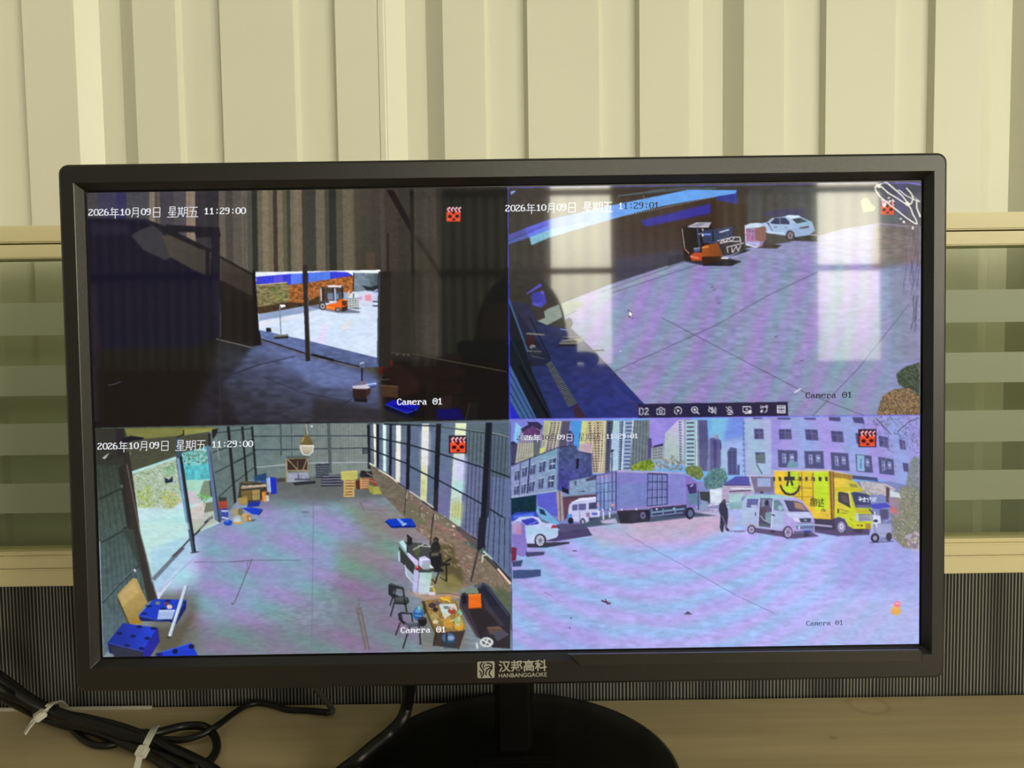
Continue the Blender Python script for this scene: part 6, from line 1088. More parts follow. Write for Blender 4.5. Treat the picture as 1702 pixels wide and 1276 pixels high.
def daylight_mat(power):
    """translucent roofing sheet with the day behind it"""
    m = bpy.data.materials.new('translucent_daylight_sheet'); m.use_nodes = True; nt = m.node_tree; nt.nodes.clear()
    out = nt.nodes.new('ShaderNodeOutputMaterial'); em = nt.nodes.new('ShaderNodeEmission'); em.inputs['Strength'].default_value = power
    tc = nt.nodes.new('ShaderNodeTexCoord'); wv = nt.nodes.new('ShaderNodeTexWave'); wv.bands_direction = 'X'; wv.inputs['Scale'].default_value = 1.35; wv.inputs['Distortion'].default_value = .6; wv.inputs['Detail Scale'].default_value = .2
    nt.links.new(tc.outputs['Object'], wv.inputs['Vector'])
    r = nt.nodes.new('ShaderNodeValToRGB'); r.color_ramp.elements[0].color = (.88, .83, .66, 1); r.color_ramp.elements[1].color = (1, .95, .72, 1)
    nt.links.new(wv.outputs['Fac'], r.inputs['Fac'])
    # outdoor shade put into the glow colour: sheets dim towards the bottom
    sx = nt.nodes.new('ShaderNodeSeparateXYZ'); nt.links.new(tc.outputs['Object'], sx.inputs[0])
    r2 = nt.nodes.new('ShaderNodeMapRange'); r2.inputs[1].default_value = 1.3; r2.inputs[2].default_value = 2.9; r2.inputs[3].default_value = .42; r2.inputs[4].default_value = 1.0
    nt.links.new(sx.outputs['Z'], r2.inputs[0])
    mx = nt.nodes.new('ShaderNodeMix'); mx.data_type = 'RGBA'; mx.blend_type = 'MULTIPLY'; mx.inputs['Factor'].default_value = 1
    nt.links.new(r.outputs[0], mx.inputs[6]); nt.links.new(r2.outputs[0], mx.inputs[7])
    nt.links.new(mx.outputs[2], em.inputs['Color']); nt.links.new(em.outputs[0], out.inputs[0])
    return m
M_day = daylight_mat(DAY*.82)
M_day_boost = daylight_mat(DAY*1.14)            # stronger glow for the added right wall sheets

# ---------------------------------------------------------------- the hall
def struct(o):
    o['kind'] = 'structure'; return o

# back wall of ribbed steel sheets, turned a little from the desk
WR = math.radians(-2.0)
WY = .80
wall = bpy.data.objects.new('wall_back', None); C.objects.link(wall); struct(wall)
p0 = hit_y(640, 0, WY)
wall.location = (p0.x, WY, 0); wall.rotation_euler = (0, 0, -WR)
PER = .3080
def prof():
    """one rib period, seam to seam: (x, recess)"""
    P = PER
    D, d = .013, .007
    return [(0, 0), (.060, D), (.128, D), (.186, 0), (.322, 0), (.334, d), (.452, d), (.464, 0),
            (.700, 0), (.712, d), (.824, d), (.836, 0), (.972, 0), (.976, -.0008), (.992, -.0008), (.996, 0)]
pr = prof()
HW = 4.6
for s in range(-9, 10):
    x0 = s*3*PER
    pts = []
    for k in range(3):
        for (u, d) in pr:
            if k < 2 and u > .96 and u < .999: d = 0
            pts.append((x0+(k+u)*PER, d))
    pts.append((x0+3*PER, 0))
    vs = [(x, d, 0) for x, d in pts]+[(x, d, HW) for x, d in pts]
    n = len(pts)
    fs = [(i, i+1, n+i+1, n+i) for i in range(n-1)]
    o = obj('steel_sheet', vs, fs, M_sheet, wall)

struct(box('floor', -8, 7.4, -9.9, 1.4, -.12, 0, M_conc))
struct(box('ceiling', -8, 7.4, -9.9, 1.4, HW, HW+.1, M_dim))
struct(box('wall_left', -8.12, -8, -9.9, 1.4, 0, HW, M_dim))
struct(box('wall_right', 7.4, 7.52, -9.9, 1.4, 0, HW, M_dim))
# wall behind the camera: brick plinth, sheets, daylight strips, rails and posts
YF = -9.75
wf = struct(box('wall_front', -8, 7.4, YF-.2, YF-.1, 0, HW, M_dim))
box('brick_plinth', -8, 7.4, YF-.1, YF+.06, 0, 1.16, M_brick, wf)
def ribbed(name, x0, x1, z0, z1, y, m, parent, pitch=.15, d=.03):
    n = max(2, int((x1-x0)/pitch)*4); vs = []
    for z in (z0, z1):
        for i in range(n+1):
            ph = i % 4
            vs.append((x0+(x1-x0)*i/n, y+(d if ph in (1, 2) else 0), z))
    return obj(name, vs, [(i, i+1, n+2+i, n+1+i) for i in range(n)], m, parent)
STRIPS = [(.65, 1.48), (4.36, 5.22)]
xs = [-8]+[v for s_ in STRIPS for v in s_]+[7.4]
for i in range(0, len(xs), 2):
    ribbed('steel_sheet', xs[i], xs[i+1], 1.16, HW, YF, M_dim, wf)
for i, (a, b) in enumerate(STRIPS):
    o = obj('window_%d' % (i+1), [(a, YF, 1.16), (b, YF, 1.16), (b, YF, HW-.05), (a, YF, HW-.05)], [(0, 1, 2, 3)], M_day)
    struct(o)
for i, (a, c) in enumerate(((-8.9, -8.05), (-6.2, -5.35), (-4.0, -3.4))):   # unseen glowing sheets added on the right wall to brighten the back wall
    o = obj('window_%d' % (i+3), [(7.38, a, 1.16), (7.38, c, 1.16), (7.38, c, HW-.05), (7.38, a, HW-.05)], [(0, 1, 2, 3)], M_day_boost)
    struct(o)
for z in (2.44, 3.52):
    box('wall_rail', -8, 7.4, YF+.03, YF+.10, z-.04, z+.04, M_steel, wf)
for x in (-6, -1.4, 2.8, 6.4):
    box('wall_post', x-.09, x+.09, YF+.06, YF+.26, 0, HW, M_steel, wf, bev=.01)

# ---------------------------------------------------------------- desk
Z = .75
desk = thing('desk', 'pale wood-grain desk top under the monitor, butting against the striped screen', 'desk', (0, .35, 0))
o_ = (0, .35, 0)
dt = box('desktop', -1.0, 1.0, .02, .652, Z-.028, Z, M_wood, desk, bev=.0015, off=o_)
dt.location = (0, 0, 0)
for x in (-.96, .93):
    box('side_panel', x, x+.03, .06, .62, 0, Z-.028, M_wood, desk, off=o_)
box('back_panel', -.93, .93, .60, .615, .30, Z-.028, M_wood, desk, off=o_)

# ---------------------------------------------------------------- low partition behind the desk
PY = .655
pt = thing('desk_partition', 'low office partition with cream rails, green banded glass and striped fabric behind the desk', 'partition', (0, PY, 0))
def pz(y): return hit_y(851, y, PY).z
o_ = (0, PY, 0)
XL, XR = -1.02, 1.02
z1, z2, z3 = pz(363), pz(394), pz(418)
box('top_rail', XL, XR, PY, PY+.030, z2+.0009, z1-.0016, M_rail, pt, bev=.0012, off=o_)
box('top_rail', XL, XR, PY+.0012, PY+.028, z3, z2-.0004, M_rail, pt, bev=.001, off=o_)
box('top_rail', XL, XR, PY+.0022, PY+.028, z1-.0014, z1, M_rail, pt, off=o_)
g1, g2, g3, g4 = pz(908), pz(914), pz(935), pz(964)
box('glazing_bead', XL, XR, PY+.004, PY+.026, g2, g1, M_rail, pt, bev=.001, off=o_)
box('middle_rail', XL, XR, PY, PY+.030, g3+.0006, g2, M_rail, pt, bev=.0012, off=o_)
box('middle_rail', XL, XR, PY+.0006, PY+.029, g4, g3, M_rail, pt, bev=.001, off=o_)
box('fabric_panel', XL, XR, PY+.004, PY+.026, .04, g4, M_fabric, pt, off=o_)
box('glass_pane', XL, XR, PY+.012, PY+.017, g1-.004, z3+.004, M_glass, pt, off=o_)
for a, b in ((491, 546), (597, 648), (695, 748), (796, 846)):
    box('frosted_band', XL, XR, PY+.0112, PY+.0118, pz(b), pz(a), M_frost, pt, off=o_)
for x in (XL-.03, XR):
    box('end_post', x, x+.03, PY, PY+.030, 0, z1, M_rail, pt, bev=.0015, off=o_)
# vertical sheets standing a little off behind the glass are the back wall itself

# white edge strip lying along the back of the desk
a, b = hit_z(-60, 1176.5, Z+.003), hit_z(252, 1172, Z+.003)
bm = bmesh.new(); L = (b-a).length
add_box(bm, 0, L, -.0012, .0012, -.003, -.0004, .0004, 2, Matrix.Rotation(math.atan2(b.y-a.y, b.x-a.x), 4, 'Z'))
st = bm_obj('edge_strip', bm, M_white); st.location = a
tag(st, 'thin white plastic strip lying along the rear left edge of the desk', 'strip')

# ---------------------------------------------------------------- monitor
SW, SH = .527, .2965
Hs = np.array([(145, 320), (1530, 301), (1527, 1070), (172, 1092)], float)
Xs = np.array([(-SW/2, SH/2), (SW/2, SH/2), (SW/2, -SH/2), (-SW/2, -SH/2)])
rows = []
for (x, y), (u, v) in zip(Xs, Hs):
    rows += [[x, y, 1, 0, 0, 0, -u*x, -u*y, -u], [0, 0, 0, x, y, 1, -v*x, -v*y, -v]]
HM = np.linalg.svd(np.array(rows))[2][-1].reshape(3, 3)
K = np.array([[F, 0, 851], [0, F, 638], [0, 0, 1]])
B = np.linalg.inv(K) @ HM
sc = (np.linalg.norm(B[:, 0])+np.linalg.norm(B[:, 1]))/2
if B[2, 2] < 0: sc = -sc
r1, r2, tv = Vector(B[:, 0]/sc), Vector(B[:, 1]/sc), Vector(B[:, 2]/sc)
ux = (A @ r1).normalized(); uz = (A @ r2); uz = (uz-ux*uz.dot(ux)).normalized(); uy = uz.cross(ux)   # uy: away from the camera
T0 = CAM+A @ tv
PM = Matrix((ux, uy, uz)).transposed().to_4x4(); PM.translation = T0          # panel space -> world
base_c = hit_z(856, 1262, Z+.01); base_c.y = .537; base_c.x += .002; base_c.z = Z
mon = thing('monitor', 'black widescreen monitor on a round foot showing four camera pictures', 'monitor', base_c)
TOL = Matrix.Translation(-base_c) @ PM
def panel(o):
    o.parent = mon; o.matrix_local = TOL; return o
def scr(px, py, d=0.0):
    """photograph point -> panel space on the plane d in front of the display"""
    r = PM.to_3x3().inverted() @ ray(px, py); c = PM.inverted() @ CAM
    t = (-d-c.y)/r.y
    return c+r*t

def ring(l, r, b, t, rad, y, n=6):
    """rounded rectangle loop: distances from the centre"""
    out = []
    for (cx, cz, a0) in ((r-rad, t-rad, 0), (-l+rad, t-rad, 90), (-l+rad, -b+rad, 180), (r-rad, -b+rad, 270)):
        for i in range(n+1):
            a = math.radians(a0+90*i/n)
            out.append(Vector((cx+rad*math.cos(a), y, cz+rad*math.sin(a))))
    return out
def loft(rings, cap0=False, cap1=False):
    n = len(rings[0]); vs = [v for r in rings for v in r]; fs = []
    for k in range(len(rings)-1):
        for i in range(n):
            fs.append((k*n+i, k*n+(i+1) % n, (k+1)*n+(i+1) % n, (k+1)*n+i))
    if cap0: fs.append(tuple(range(n)))
    if cap1: fs.append(tuple((len(rings)-1)*n+i for i in range(n-1, -1, -1)))
    return vs, fs
hx, hz = SW/2, SH/2
OL, OR, OT, OB = hx+.0150, hx+.0138, hz+.0168, hz+.0205
def out(e, rad, y): return ring(OL-e, OR-e, OB-e, OT-e, rad, y)
def inn(e, y): return ring(hx+e, hx+e, hz+e, hz+e, .0004, y)
vs, fs = loft([out(0, .0062, .012), out(0, .0062, -.0035), out(.0006, .0058, -.0052), out(.0020, .005, -.0060), inn(.0052, -.0060), inn(.0048, -.0057), inn(.0012, -.0010), inn(.0010, .0005)])
bz = panel(obj('bezel', vs, fs, M_black))
bz.data.polygons.foreach_set('use_smooth', [False]*len(bz.data.polygons))
vs, fs = loft([out(0, .0062, .012), out(.004, .006, .016), out(.03, .02, .030), out(.05, .02, .046)], cap1=True)
panel(obj('rear_housing', vs, fs, M_black))
vs, fs = loft([inn(.004, .0006), inn(.004, .004)], cap0=True, cap1=True)
scn = panel(obj('screen', vs, fs, mat('panel_edge_black', (.004, .004, .006), .3)))

# control strip: a slim raised band with a slanted end on the right half of the lower bezel
def plate(name, pxs, d0, d1, m, bev=.0004):
    P0 = [scr(x, y, d1) for x, y in pxs]
    vs = []
    cx = sum((p for p in P0), Vector())/len(P0)
    for p in P0: vs.append(Vector((p.x, -d0, p.z)))
    for p in P0:
        q = p; vs.append(Vector((q.x, -d1+bev, q.z)))
    for p in P0:
        dv = (cx-p); dv.y = 0; dv.normalize(); vs.append(Vector((p.x, -d1, p.z))+dv*bev)
    n = len(P0)
    fs = [(k*n+i, k*n+(i+1) % n, (k+1)*n+(i+1) % n, (k+1)*n+i) for k in (0, 1) for i in range(n)]+[tuple(2*n+i for i in range(n))]
    return panel(obj(name, vs, fs, m))
plate('control_strip', [(943, 1087.5), (1534, 1080), (1534, 1098), (962, 1105.5)], .0058, .0076, mat('satin_black_plastic', (.02, .018, .016), .24, spec=.8), bev=.0011)
# ---- the four camera pictures
def feed_material():
    m = bpy.data.materials.new('lit_display'); m.use_nodes = True; nt = m.node_tree; b = nt.nodes['Principled BSDF']
    at = nt.nodes.new('ShaderNodeAttribute'); at.attribute_name = 'picture'
    b.inputs['Base Color'].default_value = (.004, .004, .005, 1); b.inputs['Roughness'].default_value = .036
    b.inputs['IOR'].default_value = 1.46
    nt.links.new(at.outputs['Color'], b.inputs['Emission Color']); b.inputs['Emission Strength'].default_value = 1.0
    return m
M_feed = feed_material()
PIC = paint_screen()
def srgb_to_lin(a):
    a = a/255.0
    return np.where(a <= .04045, a/12.92, ((a+.055)/1.055)**2.4)
NX, NZ = 560, 316
def feed(u0, u1, v0, v1, label):
    us = np.linspace(u0, u1, NX+1); vv = np.linspace(v0, v1, NZ+1)
    U, V = np.meshgrid(us, vv)
    X = -hx+SW*U; Zc = hz-SH*V
    co = np.stack([X, np.full_like(X, 0.0), Zc], -1).reshape(-1, 3).astype(np.float32)
    q = np.stack([X.ravel(), Zc.ravel(), np.ones(X.size)])
    p = HM @ q; sx = (p[0]/p[2]-PX0)*PS-.5; sy = (p[1]/p[2]-PY0)*PS-.5
    xi = np.clip(np.floor(sx).astype(int), 0, CW-2); yi = np.clip(np.floor(sy).astype(int), 0, CH-2)
    fx = np.clip(sx-xi, 0, 1)[:, None]; fy = np.clip(sy-yi, 0, 1)[:, None]
    c = (PIC[yi, xi]*(1-fx)+PIC[yi, xi+1]*fx)*(1-fy)+(PIC[yi+1, xi]*(1-fx)+PIC[yi+1, xi+1]*fx)*fy
    col = np.ones((c.shape[0], 4), np.float32); col[:, :3] = srgb_to_lin(c)
    idx = np.arange((NX+1)*(NZ+1)).reshape(NZ+1, NX+1)
    f = np.stack([idx[:-1, :-1], idx[1:, :-1], idx[1:, 1:], idx[:-1, 1:]], -1).reshape(-1, 4).astype(np.int32)
    me = bpy.data.meshes.new('camera_feed')
    me.vertices.add(len(co)); me.vertices.foreach_set('co', co.ravel())
    me.loops.add(f.size); me.loops.foreach_set('vertex_index', f.ravel())
    me.polygons.add(len(f)); me.polygons.foreach_set('loop_start', np.arange(0, f.size, 4, dtype=np.int32))
    a = me.color_attributes.new('picture', 'FLOAT_COLOR', 'POINT'); a.data.foreach_set('color', col.ravel())
    me.update(calc_edges=True); me.materials.append(M_feed)
    o = bpy.data.objects.new('camera_feed', me); C.objects.link(o); o.parent = scn; o['label'] = label
    return o
feed(0, .5, 0, .5, 'dark picture of a hall doorway with a forklift in the sunlit yard')
feed(.5, 1, 0, .5, 'picture of a concrete yard seen from above with a forklift and white car')
feed(0, .5, .5, 1, 'picture of a bright steel hall with a desk, sofa and blue pallets')
feed(.5, 1, .5, 1, 'picture of a street yard with a yellow lorry, white van and tower blocks')

# ---- writing shown on the display
GL = {'0': '00003C66C3C3C3C3C3C3663C', '1': '00001838781818181818187E', '2': '00007CC6060C183060C0C6FE',
      '6': '0000386 0C0C0FCC6C6C6C67C'.replace(' ', ''), '9': '00007CC6C6C67E0606060C78', ':': '000000001818000000181800',
      'C': '00003C66C2C0C0C0C0C2663C', 'a': '0000000000780C7CCCCCCC76', 'm': '0000000000ECFED6D6D6D6C6',
      'e': '00000000007CC6FEC0C0C67C', 'r': '0000000000DC7666606060F0', 'o': '00003C66C3DBDBDBC3C3663C'}
ST = {'日': [[(3, 1), (13, 1), (13, 15), (3, 15), (3, 1)], [(3, 8), (13, 8)]],
      '月': [[(2, 15), (4, 10), (4, 1), (12, 1), (12, 15), (10, 14)], [(4, 5), (12, 5)], [(4, 9.5), (12, 9.5)]],
      '年': [[(5, 0), (2, 4)], [(4, 3), (14, 3)], [(4, 3), (4, 11)], [(4, 7), (13, 7)], [(0, 11), (15.5, 11)], [(9, 3), (9, 17)]],
      '星': [[(4, 0), (12, 0), (12, 6), (4, 6), (4, 0)], [(4, 3), (12, 3)], [(4, 7), (2, 10)], [(3, 9), (14, 9)], [(3, 12), (13, 12)], [(0, 15.5), (15.5, 15.5)], [(8, 7), (8, 15.5)]],
      '期': [[(0, 2.5), (8.5, 2.5)], [(2, 0), (2, 11)], [(6.5, 0), (6.5, 11)], [(2, 5.5), (6.5, 5.5)], [(2, 8.3), (6.5, 8.3)], [(0, 11), (8.5, 11)], [(2, 12), (0, 15.5)], [(6.5, 12), (8, 15)], [(8.5, 15.5), (10.2, 10), (10.2, 1), (15, 1), (15, 15.5), (13, 15)], [(10.2, 5), (15, 5)], [(10.2, 9.5), (15, 9.5)]],
      '五': [[(1, 1), (14.5, 1)], [(8, 1), (5.5, 15)], [(2, 7), (12.5, 7), (11.5, 15)], [(0, 15.5), (15.5, 15.5)]]}
M_tx = {}
def tmat(c):
    if c not in M_tx:
        m = bpy.data.materials.new('display_text'); m.use_nodes = True; b = m.node_tree.nodes['Principled BSDF']
        b.inputs['Base Color'].default_value = (0, 0, 0, 1); b.inputs['Roughness'].default_value = .055
        b.inputs['Emission Color'].default_value = (*lin(c), 1); b.inputs['Emission Strength'].default_value = 1
        M_tx[c] = m
    return M_tx[c]
def writing(name, txt, a, b, h, cols):
    """txt from photograph point a (upper left) to b (upper right), cell height h; cols = one colour per letter"""
    n = sum(2 if ch in ST else 1 for ch in txt)
    dx, dy = (b[0]-a[0])/n/8, (b[1]-a[1])/n/8
    vs, fs, mi = [], [], []; mats = []
    def Q(pts, c):
        k = len(vs)
        for (u, v) in pts:
            vs.append(scr(a[0]+dx*u-(h/16)*v*.02, a[1]+dy*u+(h/16)*v, .00006))
        fs.append((k, k+1, k+2, k+3)); mi.append(mats.index(c))
    u = 0
    for i, ch in enumerate(txt):
        c = cols[i] if isinstance(cols, list) else cols
        if c not in mats: mats.append(c)
        if ch in GL:
            hx_ = GL[ch]
            for r in range(12):
                bits = int(hx_[r*2:r*2+2], 16); k = 0
                while k < 8:
                    if bits & (128 >> k):
                        e = k
                        while e < 8 and bits & (128 >> e): e += 1
                        Q([(u+k, r), (u+e, r), (u+e, r+1.02), (u+k, r+1.02)], c); k = e
                    else: k += 1
        elif ch in ST:
            for s in ST[ch]:
                for (x0, y0), (x1, y1) in zip(s[:-1], s[1:]):
                    L = math.hypot(x1-x0, y1-y0); nx, ny = -(y1-y0)/L*.52, (x1-x0)/L*.52
                    Q([(u+x0+nx, y0+ny), (u+x1+nx, y1+ny), (u+x1-nx, y1-ny), (u+x0-nx, y0-ny)], c)
        u += 16 if ch in ST else 8
    o = obj(name, vs, fs, None, scn)
    for c in mats: o.data.materials.append(tmat(c))
    for p, k in zip(o.data.polygons, mi): p.material_index = k
    return o
WH, DK = (232, 234, 240), (44, 46, 62)
T = '2026年10月09日 星期五 11:29:0'
writing('timestamp', T+'0', (147, 345.3), (409, 342.3), 17.4, WH)
writing('timestamp', T+'1', (840, 338.6), (1096, 333.2), 17.2, [WH]*17+[(60, 62, 60)]*10)
writing('timestamp', T+'0', (162, 734), (421, 729.5), 17.2, WH)
c4 = [(40, 42, 66), (170, 176, 206), WH, WH, WH, (90, 60, 84), (60, 50, 80), (70, 60, 90), WH, WH, WH, WH, (70, 76, 90), (96, 100, 110), (84, 64, 80), WH, WH, WH, WH, (120, 130, 150), WH, (206, 210, 230), WH, WH, WH, WH]
writing('timestamp', T+'1', (859, 722), (1061, 718.6), 12.6, c4[:13]+c4[13:16]+[WH]*12)
writing('feed_caption', 'Camera o1', (660, 660.2), (736, 659.2), 17, WH)
writing('feed_caption', 'Camera o1', (1339, 649.7), (1417, 648.6), 16.4, (52, 52, 74))
writing('feed_caption', 'Camera o1', (666, 1040), (742, 1038.6), 16, WH)
writing('feed_caption', 'Camera o1', (1340, 1030), (1402, 1028.6), 13, (74, 80, 118))

# ---- mark and name on the lower bezel
M_logo = mat('silver_print', (.46, .44, .38), .5)
def bp_(x, y, d=.0062): return scr(x, y, d)
e1 = (bp_(909, 1114)-bp_(829, 1116)).normalized(); e2 = Vector((0, 0, 1)); e2 = (e2-e1*e2.dot(e1)).normalized()
wd = (bp_(909, 1114)-bp_(829, 1116)).length
t1 = text_mesh('brand_characters', '汉邦高科', M_logo, mon, wd, bp_(829, 1117), e1, e2, bold=.022)
t1.matrix_local = TOL
t2 = text_mesh('brand_letters', 'HANBANGGAOKE', M_logo, mon, wd, bp_(829, 1126), e1, e2, bold=.012)
t2.matrix_local = TOL
plate('emblem', [(795, 1099.5), (820, 1098.7), (822, 1100.5), (822, 1124.5), (820.4, 1126.3), (795.3, 1127), (793.4, 1125), (793.2, 1101)], .0060, .0062, M_logo, bev=.00005)
bm = bmesh.new()
def stroke(pts, w0):
    P = spline([Vector((793+x*.153, 1127.5-y*.153+(0), 0)) for x, y in pts], 6)
    Vv = []
    for i, p in enumerate(P):
        t = P[min(i+1, len(P)-1)]-P[max(i-1, 0)]; t.normalize(); nn = Vector((-t.y, t.x, 0))*w0/2
        Vv.append((bm.verts.new(scr(p.x+nn.x, p.y+nn.y, .00625)), bm.verts.new(scr(p.x-nn.x, p.y-nn.y, .00625))))
    for (a, b), (c, d) in zip(Vv[:-1], Vv[1:]): bm.faces.new((a, b, d, c))
stroke([(60, 176), (38, 150), (44, 120), (66, 90), (68, 50), (46, 12)], 2.4)
stroke([(84, 168), (66, 140), (80, 110)], 2.0); stroke([(24, 84), (44, 64), (40, 36)], 2.2)
stroke([(100, 170), (150, 160), (160, 128), (110, 96), (94, 60), (100, 34)], 2.3); stroke([(92, 128), (130, 134), (150, 120)], 1.8)
stroke([(168, 118), (140, 84), (132, 50), (156, 16)], 2.4)
em = bm_obj('emblem_lines', bm, mat('emblem_black', (.01, .01, .01), .5), mon); em.matrix_local = TOL

# ---- foot
def lathe(name, prof_, m, parent, n=72):
    vs, fs = [], []
    for (r, z) in prof_:
        for i in range(n):
            a = 2*PI*i/n; vs.append((r*math.cos(a), r*math.sin(a), z))
    k = len(prof_)
    for j in range(k-1):
        for i in range(n): fs.append((j*n+i, j*n+(i+1) % n, (j+1)*n+(i+1) % n, (j+1)*n+i))
    fs.append(tuple(range(n-1, -1, -1))); fs.append(tuple((k-1)*n+i for i in range(n)))
    return obj(name, vs, fs, m, parent, smooth=True)
lathe('stand_base', [(.111, .0), (.1145, .001), (.1155, .004), (.1148, .007), (.111, .0092), (.09, .0105), (.05, .0125), (.025, .0135)], M_gloss, mon)
nk = bmesh.new()
add_box(nk, -.0165, .0115, .004, .026, .0125, .20, .004, 3)
add_box(nk, -.030, .026, -.006, .034, .0105, .0165, .002, 2)
bm_obj('stand_neck', nk, M_gloss, mon)
bm = bmesh.new(); add_box(bm, -.05, .05, .008, .030, .17, .30, .004, 2)
bm_obj('stand_hinge', bm, M_black, mon)

# ---------------------------------------------------------------- cables on the desk
def dz(px, py, h=.004): return hit_z(px, py, Z+h)
cb = thing('cable_bundle', 'bundle of black cables tied with two white zip ties on the left of the desk', 'cables', dz(180, 1225, 0))
co = cb.location
def cable(P, r, m=M_cable, parent=cb, name='cable'):
    return tube(name, P, r, m, parent, off=parent.location if parent else (0, 0, 0))
W1 = [hit_y(-60, 1085, .60), hit_y(0, 1122, .605), hit_y(52, 1160, .61), dz(100, 1184, .012), dz(160, 1197, .010), dz(215, 1215, .010), dz(255, 1218, .009), dz(303, 1207, .006), dz(338, 1207, .006), dz(356, 1222, .005), dz(360, 1244, .005), dz(348, 1264, .005), dz(322, 1276, .005), dz(290, 1292, .005)]
cable(W1, .0032)
W2 = [hit_y(-60, 1100, .60), hit_y(0, 1140, .605), hit_y(52, 1172, .60), dz(105, 1194, .006), dz(125, 1216, .004), dz(150, 1235, .0035), dz(178, 1239, .0035), dz(210, 1232, .0035), dz(262, 1229, .004), dz(305, 1229, .0035), dz(338, 1219, .006), dz(362, 1205, .0075), dz(385, 1188, .0045), dz(408, 1173, .0035), dz(430, 1168, .003), dz(455, 1172, .003), dz(478, 1179, .003), dz(515, 1181, .003), dz(546, 1184, .003)]
cable(W2, .0026)
W3 = [hit_y(-60, 1078, .59), hit_y(0, 1132, .60), hit_y(55, 1170, .60), dz(110, 1190, .018), dz(165, 1206, .016), dz(215, 1222, .012), dz(255, 1235, .008), dz(300, 1252, .005), dz(345, 1275, .005), dz(380, 1300, .005)]
cable(W3, .0046)
W4 = [hit_y(-60, 1112, .60), hit_y(0, 1152, .60), dz(55, 1182, .007), dz(100, 1200, .007), dz(160, 1214, .006), dz(210, 1232, .005), dz(250, 1252, .005), dz(290, 1268, .0045), dz(330, 1290, .0045)]
cable(W4, .0044)
W5 = [hit_y(-60, 1095, .59), hit_y(0, 1145, .59), dz(60, 1172, .020), dz(112, 1198, .012), dz(170, 1219, .008), dz(220, 1240, .006), dz(262, 1262, .005), dz(300, 1290, .005)]
cable(W5, .0038)
W6 = [hit_y(-60, 1070, .60), hit_y(0, 1128, .61), dz(85, 1181, .022), dz(140, 1192, .018), dz(200, 1207, .014), dz(250, 1226, .012), dz(285, 1245, .009), dz(330, 1268, .006), dz(360, 1295, .005)]
cable(W6, .0030)
# end of the thin cable turning up behind the monitor
cable([dz(546, 1184, .003), dz(553, 1182, .006), dz(548, 1172, .010), hit_y(536, 1158, .62), hit_y(522, 1138, .60), hit_y(510, 1110, .57)], .0024, M_cable2, cb)
def ziptie(wrap, head, tail, r):
    z = bpy.data.objects.new('zip_tie', None); C.objects.link(z); z.parent = cb; z.empty_display_size = .01
    tube('strap', wrap, 0, M_tie, z, off=co, flat=(.0024, .0007), n=8)
    a, b = head
    d = (b-a); L = d.length; rot = d.to_track_quat('X', 'Z').to_matrix().to_4x4()
    bm = bmesh.new(); add_box(bm, -.001, L+.001, -.0038, .0038, -.0026, .0032, .0008, 2, Matrix.Translation(a-co) @ rot)
    bm_obj('tie_head', bm, M_tie, z)
    tube('tie_tail', tail, 0, M_tie, z, off=co, flat=(.0022, .0006), n=6)
ziptie([dz(108, 1174, .004), dz(98, 1166, .020), dz(84, 1170, .030), dz(74, 1182, .026), dz(66, 1192, .012), dz(64, 1198, .003)],
       (dz(74, 1184, .024), dz(60, 1194, .021)), [dz(62, 1190, .022), dz(52, 1203, .018), dz(41, 1219, .012)], .01)
ziptie([dz(262, 1212, .003), dz(259, 1207, .012), dz(255, 1213, .019), dz(247, 1228, .019), dz(240, 1243, .015), dz(236, 1252, .008)],
       (dz(240, 1243, .016), dz(233, 1256, .013)), [dz(233, 1254, .013), dz(230, 1266, .010), dz(226, 1284, .006)], .01)
vc = tag(tube('video_cable', [hit_y(690, 1090, .545), hit_y(682, 1130, .55), dz(677, 1170, .040), dz(667, 1197, .030), dz(646, 1219, .0215), dz(620, 1240, .0185), dz(594, 1262, .015), dz(572, 1278, .007), dz(545, 1300, .0048)], .0046, M_cable),
         'thick black cable hanging from behind the monitor across the left of its foot', 'cable')

# ---------------------------------------------------------------- the person taking the picture, on a stool
ps = thing('person', 'person in dark clothes holding up a phone, mirrored as a dark shape on the screen', 'person', (-.02, -.46, 0))
pc = ps.location
def skinned(name, V, E, R, m, parent, sub=2):
    me = bpy.data.meshes.new(name); me.from_pydata([tuple(Vector(v)-pc) for v in V], E, []); me.update()
    o = bpy.data.objects.new(name, me); C.objects.link(o); o.parent = parent; me.materials.append(m)
    md = o.modifiers.new('skin', 'SKIN'); me.skin_vertices[0].data[0].use_root = True
    for k, r in enumerate(R):
        me.skin_vertices[0].data[k].radius = (r, r) if not isinstance(r, tuple) else r
    md.use_smooth_shade = True
    s = o.modifiers.new('sub', 'SUBSURF'); s.levels = sub; s.render_levels = sub
    return o
V = [(-.02, -.50, .52), (-.02, -.49, .66), (-.02, -.45, .82), (-.02, -.42, .95), (-.02, -.40, 1.01),
     (-.20, -.41, .98), (-.27, -.30, .78), (-.14, -.09, .94),
     (.17, -.41, .98), (.24, -.30, .78), (.16, -.09, .94),
     (-.11, -.46, .50), (-.14, -.10, .52), (-.14, -.08, .10), (-.14, .02, .045),
     (.07, -.46, .50), (.10, -.10, .52), (.10, -.08, .10), (.10, .02, .045)]
E = [(0, 1), (1, 2), (2, 3), (3, 4), (3, 5), (5, 6), (6, 7), (3, 8), (8, 9), (9, 10), (0, 11), (11, 12), (12, 13), (13, 14), (0, 15), (15, 16), (16, 17), (17, 18)]
R = [(.15, .12), (.15, .11), (.16, .11), (.12, .09), .058, .062, .046, .032, .062, .046, .032, .09, .068, .05, .038, .09, .068, .05, .038]
V = [(x+.045, y, z) for x, y, z in V]
skinned('clothed_body', V, E, R, M_cloth, ps)
